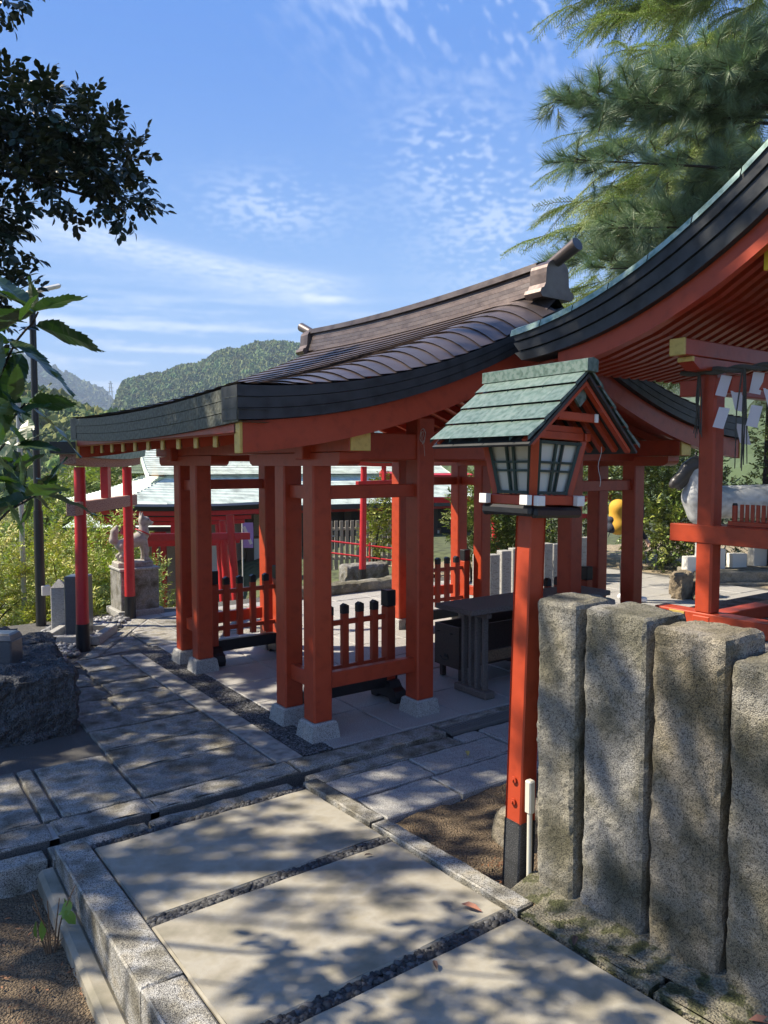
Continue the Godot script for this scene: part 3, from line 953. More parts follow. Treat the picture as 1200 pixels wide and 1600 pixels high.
func frustum(b: MB, at: Vector3, w0: float, w1: float, h: float) -> void:
	var q := []
	for k in [[-1, -1], [1, -1], [1, 1], [-1, 1]]: q.append([at + V(k[0] * w0 * 0.5, 0, k[1] * w0 * 0.5), at + V(k[0] * w1 * 0.5, h - 0.012, k[1] * w1 * 0.5), at + V(k[0] * (w1 * 0.5 - 0.014), h, k[1] * (w1 * 0.5 - 0.014))])
	for i in 4:
		var j := (i + 1) % 4
		var o: Vector3 = (q[i][0] + q[j][0]) * 0.5 - at
		b.quad(q[i][0], q[j][0], q[j][1], q[i][1], o)
		b.quad(q[i][1], q[j][1], q[j][2], q[i][2], o + Vector3.UP * 0.1)
	b.quad(q[0][2], q[1][2], q[2][2], q[3][2], Vector3.UP)

func build_sheets(r: Node3D) -> void: # copper sheets in lapped courses
	var rows := 21
	for side in [-1.0, 1.0]:
		for i in rows:
			var t0 := 0.965 * i / rows
			var t1 := 0.965 * (i + 1) / rows + 0.012
			# joints along the course
			var cut := [ZN]
			if side < 0.0:
				var z := ZN - 0.34 - (0.2 if i % 2 else 0.0)
				while z > ZF + 0.3:
					cut.append(z); z -= 0.56
			cut.append(ZF)
			for k in cut.size() - 1:
				var b := MB.new()
				var za: float = cut[k] - (0.0015 if k > 0 else 0.0)
				var zb: float = cut[k + 1] + (0.0015 if k + 2 < cut.size() else 0.0)
				var n := maxi(2, int(absf(za - zb) / 0.075)) if side < 0.0 and (k == 0 or k + 2 >= cut.size()) else (3 if side < 0.0 else 30)
				var lift0 := 0.016
				for m in n:
					var z0 := lerpf(za, zb, float(m) / n)
					var z1 := lerpf(za, zb, float(m + 1) / n)
					var q := []
					for e in [[t0, z0, lift0], [t0, z1, lift0], [t1, z1, 0.001], [t1, z0, 0.001]]:
						q.append(V(RX + side * (RX - EX) * (1.0 - e[0]), roof_y(e[0], e[1]) + e[2], e[1]))
					var nrm := []
					for e in [[t0, z0], [t0, z1], [t1, z1], [t1, z0]]: nrm.append(sheet_n(e[0], e[1], side))
					b.stri(q[0], q[1], q[2], nrm[0], nrm[1], nrm[2]); b.stri(q[0], q[2], q[3], nrm[0], nrm[2], nrm[3])
					# lip, turned back under
					var l0: Vector3 = q[0] + V(-side * 0.034, -0.0165, 0)
					var l1: Vector3 = q[1] + V(-side * 0.034, -0.0165, 0)
					b.quad(q[0], q[1], l1, l0, V(side, -2.0, 0))
				part(r, "roof_sheet", b, M["copper_%d" % ((i * 7 + k * 5 + (i * k) % 3) % 3)])

func sheet_n(t: float, z: float, side: float) -> Vector3:
	var d := 0.004
	var dx := (roof_y(t + d, z) - roof_y(t - d, z)) / (2.0 * d * (RX - EX))
	var dz := (roof_y(t, minf(z + d, ZN)) - roof_y(t, maxf(z - d, ZF))) / (minf(z + d, ZN) - maxf(z - d, ZF))
	return V(side * dx, 1.0, -dz).normalized()

func build_ridge(r: Node3D) -> void:
	# box ridge in lapped courses, sagging in the middle
	var top := func(z: float) -> float: return 3.425 + 0.055 * pow((z + 5.96) / 1.9, 2.0)
	for layer in 6:
		var n := 16
		var hw := 0.115 - 0.012 * layer if layer < 5 else 0.088
		for s in [-1.0, 1.0]:
			var b := MB.new()
			for k in n:
				var z0 := lerpf(-4.19, -7.75, float(k) / n)
				var z1 := lerpf(-4.19, -7.75, float(k + 1) / n)
				var f0 := 0.20 - 0.04 * layer
				var h0 := 0.036 if layer < 5 else 0.05
				b.quad(V(RX + s * (hw + 0.006), top.call(z0) - f0, z0), V(RX + s * (hw + 0.006), top.call(z1) - f0, z1), V(RX + s * hw, top.call(z1) - f0 + h0, z1), V(RX + s * hw, top.call(z0) - f0 + h0, z0), V(s, 0.1, 0))
				b.quad(V(RX + s * (hw + 0.006), top.call(z0) - f0, z0), V(RX + s * (hw + 0.006), top.call(z1) - f0, z1), V(RX + s * (hw - 0.02), top.call(z1) - f0, z1), V(RX + s * (hw - 0.02), top.call(z0) - f0, z0), Vector3.DOWN)
				if layer == 5:
					b.quad(V(RX + s * hw, top.call(z0) + 0.05, z0), V(RX + s * hw, top.call(z1) + 0.05, z1), V(RX, top.call(z1) + 0.075, z1), V(RX, top.call(z0) + 0.075, z0), Vector3.UP)
				else:
					b.quad(V(RX + s * hw, top.call(z0) - f0 + h0, z0), V(RX + s * hw, top.call(z1) - f0 + h0, z1), V(RX + s * (hw - 0.03), top.call(z1) - f0 + h0, z1), V(RX + s * (hw - 0.03), top.call(z0) - f0 + h0, z0), Vector3.UP)
			part(r, "ridge_course", b, M["copper_%d" % (layer % 3)])
	var skirt := MB.new()
	for k in 16:
		var z0 := lerpf(-4.05, -7.88, k / 16.0)
		var z1 := lerpf(-4.05, -7.88, (k + 1) / 16.0)
		for s in [-1.0, 1.0]:
			skirt.quad(V(RX + s * 0.135, roof_y(0.95, z0) + 0.0, z0), V(RX + s * 0.135, roof_y(0.95, z1), z1), V(RX, roof_y(1.0, z1) + 0.05, z1), V(RX, roof_y(1.0, z0) + 0.05, z0), V(s, 1, 0))
	part(r, "ridge_flashing", skirt, M.copper_1)
	for e in [[-4.05, 1.0], [-7.88, -1.0]]:
		var z: float = e[0]
		var d: float = e[1]
		var o := MB.new()
		var poly := []
		for k in 13: # shoulders
			var a := PI * k / 12.0
			poly.append(Vector2(0.125 * cos(a), 3.42 + 0.11 * pow(sin(a), 0.8)))
		for q in [[-0.13, 3.34], [-0.15, 3.305], [-0.178, 3.295], [-0.19, 3.265], [-0.165, 3.232], [0.165, 3.232], [0.19, 3.265], [0.178, 3.295], [0.15, 3.305], [0.13, 3.34]]: poly.append(Vector2(q[0], q[1]))
		o.prism(poly, V(RX, 0, z), V(RX, 0, z - d * 0.17), Vector3.RIGHT, Vector3.UP)
		var oo := part(r, "ridge_end", o, M.copper_0)
		o = MB.new()
		o.cyl(V(RX, 3.48, z - d * 0.12), V(RX, 3.605, z + d * 0.19), 0.045, 0.053, 18)
		part(oo, "ridge_horn", o, M.copper_2)

# ---------------------------------------------------------------- small shrine hall on its stone platform
const SX := 3.85 # gable
func s_y(z: float) -> float: # verge of the shrine roof, falling away from the ridge
	var t := clampf((z + 3.87) / 2.5, 0.0, 1.0)
	return 2.875 + 0.20 * t + 1.15 * t * t * (0.75 + 0.25 * t)

func build_shrine() -> void:
	var p := thing("stone_platform", "low granite platform under the shrine hall", "platform", V(6.0, 0, -1.6))
	var b := MB.new()
	b.box(V(6.2, 0.40, -1.5), V(3.95, 0.86, 3.3), 0.02)
	part(p, "core", b, M.granite_warm)
	b = MB.new()
	b.box(V(6.2, 0.865, -1.5), V(4.05, 0.09, 3.4), 0.015)
	part(p, "coping", b, M.granite)
	var r := thing("shrine_hall", "small vermilion shrine hall with a sweeping dark copper gable roof", "shrine", V(5.4, 0.91, -1.6))
	# sills, rails and posts of the two visible frames
	for x in [4.45, 6.2]:
		b = MB.new(); b.box(V(x, 0.965, -1.45), V(0.13, 0.10, 3.18), 0.006); part(r, "sill", b, M.vermilion)
		for z in [-2.70, -0.2]:
			b = MB.new(); b.box(V(x, 1.78, z), V(0.112, 1.54, 0.112), 0.012); part(r, "post", b, M.vermilion)
		b = MB.new(); b.box(V(x - 0.02, 1.515, -1.45), V(0.085, 0.115, 2.98), 0.005); part(r, "rail", b, M.vermilion)
		b = MB.new(); b.box(V(x, 2.44, -1.45), V(0.10, 0.10, 2.9), 0.005); part(r, "head_beam", b, M.vermilion)
	for z in [-2.70, -0.2]:
		b = MB.new(); b.box(V(5.33, 0.955, z), V(1.9, 0.085, 0.12), 0.006); part(r, "sill", b, M.vermilion)
		b = MB.new(); b.box(V(5.3, 2.655, z), V(2.46, 0.10, 0.10), 0.006); part(r, "purlin", b, M.vermilion)
		b = MB.new(); b.box(V(4.068, 2.655, z), V(0.02, 0.102, 0.102), 0.003); part(r, "end_plate", b, M.gold)
		b = MB.new(); b.prism([Vector2(-0.30, 2.60), Vector2(-0.30, 2.575), Vector2(-0.22, 2.53), Vector2(0.22, 2.53), Vector2(0.30, 2.575), Vector2(0.30, 2.60)], V(4.45, 0, z - 0.05), V(4.45, 0, z + 0.05), Vector3.RIGHT, Vector3.UP); part(r, "bracket", b, M.vermilion)
		b = MB.new(); b.box(V(4.155, 2.588, z), V(0.02, 0.03, 0.104), 0.002); part(r, "end_plate", b, M.gold)
	for y in [1.515, 2.44]:
		b = MB.new(); b.box(V(5.33, y, -2.7), V(1.7, 0.10, 0.08), 0.005); part(r, "rail", b, M.vermilion)
	# purlin near the ridge, its end plate catching the sun
	b = MB.new(); b.box(V(5.2, 3.05, -2.12), V(2.3, 0.12, 0.11), 0.005); part(r, "purlin", b, M.vermilion)
	b = MB.new(); b.box(V(4.045, 3.05, -2.12), V(0.02, 0.122, 0.112), 0.003); part(r, "end_plate", b, M.gold_bright)
	b = MB.new(); b.box(V(4.45, 2.82, -2.12), V(0.10, 0.42, 0.10), 0.005); part(r, "strut", b, M.vermilion)
	# plates on the sill ends
	b = MB.new(); b.box(V(4.382, 0.965, -2.87), V(0.006, 0.085, 0.11), 0.001); part(r, "sill_plate", b, M.gold)
	# small comb-like balustrade standing on the rail
	b = MB.new(); b.box(V(4.52, 1.588, -1.6), V(0.10, 0.03, 1.98), 0.004); part(r, "balustrade_sill", b, M.vermilion)
	b = MB.new(); b.cyl(V(4.50, 1.60, -2.56), V(4.50, 1.70, -2.56), 0.016, 0.016, 12); part(r, "balustrade_post", b, M.vermilion)
	b = MB.new(); b.cyl(V(4.50, 1.70, -2.56), V(4.50, 1.715, -2.56), 0.017, 0.012, 12); part(r, "balustrade_cap", b, M.black_paint)
	var sl := MB.new(); sl.box(Vector3.ZERO, V(0.012, 0.105, 0.022), 0.002)
	var slm := sl.mesh()
	for i in 34: put(r, "baluster", slm, M.vermilion, V(4.51, 1.655, -2.52 + i * 0.034) - r.position)
	# inner sanctuary: panels, door frames
	b = MB.new(); b.box(V(5.75, 1.95, -1.3), V(0.05, 1.1, 1.2), 0.004); part(r, "panel", b, M.vermilion)
	for z in [-1.92, -1.3, -0.72]:
		b = MB.new(); b.box(V(5.70, 1.95, z), V(0.06, 1.1, 0.07), 0.004); part(r, "stile", b, M.vermilion)
	b = MB.new(); b.box(V(5.6, 2.3, -1.6), V(0.3, 0.16, 1.7), 0.004); part(r, "lintel", b, M.wood_dark)
	for z in [-2.25, -1.9]:
		b = MB.new(); b.box(V(5.35, 1.22, z), V(0.085, 0.5, 0.085), 0.006); part(r, "leg", b, M.vermilion)
	b = MB.new(); b.box(V(5.3, 1.48, -1.5), V(1.6, 0.03, 2.3), 0.004); part(r, "shelf_board", b, M.vermilion)
	b = MB.new(); b.box(V(5.9, 1.18, -2.05), V(0.05, 0.06, 1.2), 0.004); part(r, "rail", b, M.vermilion)
	# roof
	var zr := -1.37
	for s in [1.0, -1.0]:
		var Z := func(z: float) -> float: return z if s > 0.0 else 2.0 * zr - z
		var n := 18
		for layer in 3:
			b = MB.new()
			var poly := []
			for k in n + 1:
				var z := lerpf(-3.86, zr, float(k) / n)
				poly.append(Vector2(Z.call(z), s_y(z) - sfas(z) * layer / 3.0 - 0.002))
			for k in n + 1:
				var z := lerpf(zr, -3.86 + 0.02 * layer + 0.03, float(k) / n)
				poly.append(Vector2(Z.call(z), s_y(z) - sfas(z) * (layer + 1) / 3.0 + 0.006))
			b.prism(poly, V(SX + 0.012 * layer, 0, 0), V(SX + 0.2, 0, 0), Vector3.BACK, Vector3.UP)
			part(r, "verge_edge", b, M.copper_dark)
		# patinated sheets: the roll along the verge, cut in lengths, then the open slope in courses
		for k in 9:
			b = MB.new()
			for m in 3:
				var z0 := lerpf(-3.87, zr, (k + m / 3.0) / 9.0)
				var z1 := lerpf(-3.87, zr, (k + (m + 1) / 3.0) / 9.0 - (0.003 if m == 2 else 0.0))
				var L := [[-0.012, -0.022], [0.0, 0.022], [0.07, 0.05], [0.22, 0.085]]
				for q in 3:
					b.quad(V(SX + L[q][0], s_y(z0) + L[q][1], Z.call(z0)), V(SX + L[q][0], s_y(z1) + L[q][1], Z.call(z1)), V(SX + L[q + 1][0], s_y(z1) + L[q + 1][1], Z.call(z1)), V(SX + L[q + 1][0], s_y(z0) + L[q + 1][1], Z.call(z0)), V(-0.5, 1, 0))
			part(r, "verge_roll", b, M["verdigris_pale"])
		for k in 18:
			b = MB.new()
			var z0 := lerpf(-3.87, zr, k / 18.0)
			var z1 := lerpf(-3.87, zr, (k + 1.1) / 18.0)
			b.quad(V(SX + 0.2, s_y(z0) + 0.10, Z.call(z0)), V(SX + 0.2, s_y(z1) + 0.088, Z.call(z1)), V(6.9, s_y(z1) + 0.088, Z.call(z1)), V(6.9, s_y(z0) + 0.10, Z.call(z0)), V(0, 1, -s))
			b.quad(V(SX + 0.2, s_y(z0) + 0.10, Z.call(z0)), V(6.9, s_y(z0) + 0.10, Z.call(z0)), V(6.9, s_y(z0) + 0.08, Z.call(z0)), V(SX + 0.2, s_y(z0) + 0.08, Z.call(z0)), V(0, 0, -s))
			part(r, "roof_sheet", b, M.verdigris)
		# eave edge
		b = MB.new()
		b.box(V(5.4, 2.80, Z.call(-3.82)), V(3.0, 0.15, 0.06), 0.005)
		part(r, "eave_edge", b, M.copper_dark)
		# red bargeboard under the verge
		b = MB.new()
		var poly2 := []
		for k in n + 1:
			var z := lerpf(-3.5, zr, float(k) / n)
			poly2.append(Vector2(Z.call(z), s_y(z) - sfas(z) + 0.004))
		for k in n + 1:
			var z := lerpf(zr, -3.5, float(k) / n)
			poly2.append(Vector2(Z.call(z), s_y(z) - sfas(z) - (0.10 + 0.07 * (z + 3.5) / 2.1)))
		b.prism(poly2, V(SX + 0.07, 0, 0), V(SX + 0.125, 0, 0), Vector3.BACK, Vector3.UP)
		part(r, "bargeboard", b, M.vermilion)
		# close-set rafters and boards over them
		for i in 22:
			b = MB.new()
			var x := SX + 0.19 + i * 0.105
			for k in 6:
				var z0 := lerpf(-3.62, zr, k / 6.0)
				var z1 := lerpf(-3.62, zr, (k + 1) / 6.0)
				b.beam(V(x, s_y(z0) - sfas(z0) - 0.06, Z.call(z0)), V(x, s_y(z1) - sfas(z1) - 0.06, Z.call(z1)), 0.05, 0.06, 0.0)
			part(r, "rafter", b, M.vermilion)
		b = MB.new()
		for k in 12:
			var z0 := lerpf(-3.82, zr, k / 12.0)
			var z1 := lerpf(-3.82, zr, (k + 1) / 12.0)
			b.quad(V(SX + 0.1, s_y(z0) - sfas(z0) - 0.025, Z.call(z0)), V(6.8, s_y(z0) - sfas(z0) - 0.025, Z.call(z0)), V(6.8, s_y(z1) - sfas(z1) - 0.025, Z.call(z1)), V(SX + 0.1, s_y(z1) - sfas(z1) - 0.025, Z.call(z1)), Vector3.DOWN)
		part(r, "soffit", b, M.vermilion)
	b = MB.new(); b.box(V(5.35, s_y(zr) + 0.17, zr), V(3.0, 0.28, 0.22), 0.02); part(r, "ridge", b, M.verdigris)
	build_rope()

func sfas(z: float) -> float: return 0.20 + 0.16 * clampf((z + 3.87) / 2.5, 0.0, 1.0)

func build_rope() -> void:
	var r := thing("sacred_rope", "grey twisted straw rope with white zigzag paper streamers on the shrine", "rope", V(4.36, 2.45, -2.5))
	# two strands twisted
	for ph in 2:
		var b := MB.new()
		var pts := []
		var rad := []
		for k in 130:
			var z := -2.86 + k * 0.02
			var a := k * 0.42 + PI * ph
			pts.append(V(4.365 + 0.012 * cos(a), 2.535 - 0.02 * sin((z + 2.86) * 1.2) + 0.012 * sin(a), z)); rad.append(0.015)
		b.tube(pts, rad, 7)
		part(r, "strand", b, M.rope)
	# straw tassels
	for t in [[-2.735, 0.40], [-2.44, 0.62], [-2.0, 0.6]]:
		var b := MB.new()
		for k in 7:
			var o := V(rng.randfn() * 0.008, 0, rng.randfn() * 0.010)
			b.tube([V(4.35, 2.52, t[0]) + o * 0.4, V(4.345, 2.52 - t[1] * 0.4, t[0] + rng.randfn() * 0.01) + o, V(4.345, 2.52 - t[1] * rng.randf_range(0.9, 1.0), t[0] + 0.01 + rng.randfn() * 0.012) + o * 1.4], [0.005, 0.004, 0.003], 5)
		part(r, "tassel", b, M.rope)
	# paper streamers: four folded steps
	for z in [-2.60, -2.40, -2.22, -1.9]:
		var b := MB.new()
		var y := 2.50
		var off := 0.0
		for k in 4:
			var w := 0.058
			var x := 4.375 + 0.02 * k * (1 if k % 2 else -1)
			var a := V(x, y, z + off)
			var tilt := V(0.015 * rng.randfn(), 0, 0.03 * (1 if k % 2 else -1))
			var q := [a, a + V(0.02, -0.012, w), a + V(0.02, -0.135, w) + tilt, a + V(0, -0.12, 0) + tilt]
			b.quad(q[0], q[1], q[2], q[3], V(-1, 0, 0))
			y -= 0.098
			off += 0.05 if k % 2 == 0 else -0.035
		part(r, "streamer", b, M.paper_white)

# ---------------------------------------------------------------- post lantern
func build_lantern() -> void:
	var r := thing("post_lantern", "vermilion wooden post lantern with green copper roof and lattice windows", "lantern", V(2.44, 0.07, -2.375))
	var lean := Basis(Vector3.FORWARD, 0.035)
	r.basis = lean
	var L := func(called: String, b: MB, m: Material, parent: Node3D = null) -> MeshInstance3D:
		return put(parent if parent else r, called, b.mesh(), m)
	var b := MB.new()
	taper(b, V(0, 0.27, 0), 0.100, V(0, 1.70, 0), 0.098)
	L.call("post", b, M.vermilion)
	b = MB.new(); taper(b, V(0, -0.12, 0), 0.106, V(0, 0.27, 0), 0.105); L.call("post_foot", b, M.black_worn)
	for y in [0.36, 0.46]:
		b = MB.new(); b.cyl(V(-0.049, y, 0.0), V(-0.054, y, 0.0), 0.017, 0.016, 14); var w: MeshInstance3D = L.call("washer", b, M.vermilion)
		b = MB.new(); b.cyl(V(-0.052, y, 0.0), V(-0.061, y, 0.0), 0.007, 0.006, 6); L.call("bolt", b, M.vermilion, w)
	# black arms, crossing
	for s in [-1.0, 1.0]:
		b = MB.new(); b.box(V(s * 0.148, 1.682, 0), V(0.042, 0.045, 0.30), 0.012); L.call("arm", b, M.black_paint)
		b = MB.new(); b.box(V(0, 1.676, s * 0.148), V(0.30, 0.045, 0.042), 0.012); L.call("arm", b, M.black_paint)
	for s in [-1.0, 1.0]:
		b = MB.new(); b.box(V(0, 1.682, s * 0.03), V(0.255, 0.04, 0.034), 0.004); L.call("arm", b, M.black_paint)
	# red sill frame with white ends
	for s in [-1.0, 1.0]:
		b = MB.new(); b.box(V(s * 0.125, 1.727, 0), V(0.045, 0.042, 0.30), 0.003); L.call("sill", b, M.vermilion)
		b = MB.new(); b.box(V(0, 1.729, s * 0.125), V(0.205, 0.042, 0.045), 0.003); L.call("sill", b, M.vermilion)
		for e in [-1.0, 1.0]:
			b = MB.new(); b.box(V(s * 0.125, 1.727, e * 0.163), V(0.046, 0.043, 0.026), 0.002); L.call("sill_end", b, M.white_paint)
			b = MB.new(); b.box(V(s * 0.168, 1.729, e * 0.125), V(0.03, 0.043, 0.046), 0.002); L.call("sill_end", b, M.white_paint)
	b = MB.new(); b.box(V(0, 1.715, 0), V(0.22, 0.012, 0.22)); L.call("floor", b, M.vermilion)
	# corner posts splay outwards to the top; windows between them
	var hb := 0.112
	var ht := 0.152
	for sx in [-1.0, 1.0]:
		for sz in [-1.0, 1.0]:
			b = MB.new()
			b.beam(V(sx * hb, 1.748, sz * hb), V(sx * ht, 1.995, sz * ht), 0.034, 0.034, 0.003)
			L.call("corner_post", b, M.vermilion)
	for face in 4:
		var bas := Basis(Vector3.UP, face * PI * 0.5)
		var P := func(u: float, v: float, d: float) -> Vector3: # u -1..1 across, v 0..1 up, d inwards
			var h := lerpf(hb, ht, v) - 0.017
			return bas * V(-(lerpf(hb, ht, v) + 0.004 - d), lerpf(1.752, 1.985, v), u * h)
		var fr := MB.new()
		var bar := func(u0: float, v0: float, u1: float, v1: float, w: float, d: float) -> void:
			fr.beam(P.call(u0, v0, d), P.call(u1, v1, d), w, w, 0.0)
		bar.call(-0.93, 0.0, -0.93, 1.0, 0.014, 0.0); bar.call(0.93, 0.0, 0.93, 1.0, 0.014, 0.0)
		bar.call(-1.0, 0.035, 1.0, 0.035, 0.014, 0.001); bar.call(-1.0, 0.965, 1.0, 0.965, 0.014, 0.001)
		for u in [-0.16, 0.16]: bar.call(u, 0.0, u, 1.0, 0.011, 0.002)
		for v in [0.44, 0.60]: bar.call(-1.0, v, 1.0, v, 0.010, 0.003)
		var frame: MeshInstance3D = L.call("window_frame", fr, M.green_frame)
		var pane := MB.new()
		pane.quad(P.call(-0.97, 0.02, 0.013), P.call(0.97, 0.02, 0.013), P.call(0.97, 0.98, 0.013), P.call(-0.97, 0.98, 0.013), bas * V(-1, 0, 0))
		pane.quad(P.call(-0.97, 0.02, 0.016), P.call(0.97, 0.02, 0.016), P.call(0.97, 0.98, 0.016), P.call(-0.97, 0.98, 0.016), bas * V(1, 0, 0))
		L.call("pane", pane, M.paper, frame)
	for s in [-1.0, 1.0]:
		b = MB.new(); b.box(V(s * ht, 2.008, 0), V(0.036, 0.034, 0.36), 0.003); L.call("head_rail", b, M.vermilion)
		b = MB.new(); b.box(V(0, 2.008, s * ht), V(0.27, 0.034, 0.034), 0.003); L.call("head_rail", b, M.vermilion)
	# gable ends: boards, collar beam, bargeboards
	for e in [1.0, -1.0]:
		b = MB.new()
		b.prism([Vector2(-0.14, 2.025), Vector2(0.14, 2.025), Vector2(0.12, 2.05), Vector2(-0.12, 2.05)], V(0, 0, e * 0.14), V(0, 0, e * 0.165), Vector3.RIGHT, Vector3.UP)
		L.call("gable_board", b, M.vermilion)
		b = MB.new(); b.box(V(0, 2.085, e * 0.235), V(0.24, 0.035, 0.03), 0.003); L.call("collar_beam", b, M.vermilion)
		b = MB.new(); b.box(V(0.11, 2.085, e * 0.253), V(0.02, 0.036, 0.008), 0.001); L.call("beam_end", b, M.white_paint)
		for s in [-1.0, 1.0]:
			b = MB.new()
			b.prism([Vector2(0, 2.262), Vector2(0, 2.222), Vector2(s * 0.315, 1.945), Vector2(s * 0.335, 1.972)], V(0, 0, e * 0.252), V(0, 0, e * 0.275), Vector3.RIGHT, Vector3.UP)
			L.call("bargeboard", b, M.vermilion)
			b = MB.new()
			b.prism([Vector2(0, 2.228), Vector2(0, 2.212), Vector2(s * 0.300, 1.950), Vector2(s * 0.312, 1.958)], V(0, 0, e * 0.258), V(0, 0, e * 0.283), Vector3.RIGHT, Vector3.UP)
			L.call("bargeboard_moulding", b, M.vermilion)
		b = MB.new()
		b.prism([Vector2(-0.03, 2.21), Vector2(0.03, 2.21), Vector2(0.036, 2.16), Vector2(0, 2.125), Vector2(-0.036, 2.16)], V(0, 0, e * 0.244), V(0, 0, e * 0.256), Vector3.RIGHT, Vector3.UP)
		L.call("gable_pendant", b, M.verdigris)
	for s in [-1.0, 1.0]:
		for k in 7:
			b = MB.new()
			b.beam(V(0, 2.225, -0.21 + k * 0.07), V(s * 0.30, 1.958, -0.21 + k * 0.07), 0.022, 0.022, 0.0)
			L.call("rafter", b, M.vermilion)
		# base board of the roof
		b = MB.new()
		b.prism([Vector2(0, 2.262), Vector2(0, 2.245), Vector2(s * 0.335, 1.944), Vector2(s * 0.343, 1.952)], V(0, 0, -0.297), V(0, 0, 0.297), Vector3.RIGHT, Vector3.UP)
		L.call("roof_board", b, M.copper_dark)
		# copper shingles in four lapped courses
		for row in 4:
			var t0 := row / 4.0
			var t1 := (row + 1) / 4.0 + 0.02
			var cut := [-0.302, -0.302 + (0.2 if row % 2 else 0.31), 0.02 + (0.1 if row % 2 else -0.04), 0.302]
			cut = [-0.302, -0.09, 0.12, 0.302] if row % 2 else [-0.302, -0.17, 0.02, 0.2, 0.302]
			for k in cut.size() - 1:
				b = MB.new()
				var z0: float = cut[k] + (0.001 if k else 0.0)
				var z1: float = cut[k + 1]
				var P2 := func(t: float, z: float, up: float) -> Vector3: return V(s * lerpf(0.352, 0.0, t), lerpf(1.972, 2.288, t) - 0.006 * sin(t * PI) + up, z)
				var n: float = s * 0.75
				for j in 3:
					var ta := lerpf(t0, t1, j / 3.0)
					var tb := lerpf(t0, t1, (j + 1) / 3.0)
					var ua := lerpf(0.014, 0.001, j / 3.0)
					var ub := lerpf(0.014, 0.001, (j + 1) / 3.0)
					b.quad(P2.call(ta, z0, ua), P2.call(ta, z1, ua), P2.call(tb, z1, ub), P2.call(tb, z0, ub), V(n, 1, 0))
				b.quad(P2.call(t0, z0, 0.014), P2.call(t0, z1, 0.014), P2.call(t0 + 0.05, z1, 0.001), P2.call(t0 + 0.05, z0, 0.001), V(s * 0.2, -1.0, 0))
				for z in [z0, z1]:
					b.quad(P2.call(t0, z, 0.012), P2.call(t1, z, 0.001), P2.call(t1, z, -0.012), P2.call(t0, z, -0.006), V(0, 0, signf(z - (z0 + z1) * 0.5)))
				L.call("shingle", b, M["verdigris" if (row + k) % 2 else "verdigris_b"])
	b = MB.new()
	b.prism([Vector2(-0.034, 2.268), Vector2(-0.034, 2.318), Vector2(0, 2.326), Vector2(0.034, 2.318), Vector2(0.034, 2.268)], V(0, 0, -0.315), V(0, 0, 0.315), Vector3.RIGHT, Vector3.UP)
	L.call("ridge_cap", b, M.verdigris)
	b = MB.new()
	var pts := []
	for k in 9: pts.append(V(0.21 + 0.004 * sin(k * 1.1), 1.97 - k * 0.022, 0.2 + 0.006 * cos(k * 0.9)))
	b.tube(pts, [0.0016, 0.0016, 0.0016, 0.0016, 0.0016, 0.0016, 0.0016, 0.0016, 0.0016], 4)
	L.call("cord", b, M.wire)
	# conduit and junction box fixed behind the post
	var c := thing("junction_box", "cream plastic junction box and conduit pipe at the lantern foot", "junction box", V(2.425, 0.08, -2.29))
	b = MB.new(); b.box(V(2.425, 0.48, -2.292), V(0.036, 0.15, 0.036), 0.006); part(c, "box", b, M.conduit)
	b = MB.new(); b.cyl(V(2.425, 0.02, -2.292), V(2.425, 0.41, -2.292), 0.0115, 0.0115, 10); part(c, "pipe", b, M.conduit)

func taper(b: MB, a: Vector3, wa: float, c: Vector3, wc: float) -> void:
	var q := []
	var g := 0.007
	for k in [[-1, -1], [1, -1], [1, 1], [-1, 1]]:
		for e in ([[1.0 - g * 18, 1.0], [1.0, 1.0 - g * 18]] if k[0] * k[1] > 0 else [[1.0, 1.0 - g * 18], [1.0 - g * 18, 1.0]]):
			q.append([a + V(k[0] * wa * 0.5 * e[0], 0, k[1] * wa * 0.5 * e[1]), c + V(k[0] * wc * 0.5 * e[0], 0, k[1] * wc * 0.5 * e[1])])
	for i in q.size():
		var j := (i + 1) % q.size()
		b.quad(q[i][0], q[j][0], q[j][1], q[i][1], (q[i][0] + q[j][0]) * 0.5 - a)
	for i in range(1, q.size() - 1):
		b.tri(q[0][1], q[i][1], q[i + 1][1], Vector3.UP)

# ---------------------------------------------------------------- standing stones, fences, furniture
func CF(side: float, y: float, ahead: float) -> Vector3: # a place given in metres to the side and ahead of where the path begins
	return V(0.815 * side + 0.579 * ahead, y, 0.579 * side - 0.815 * ahead)

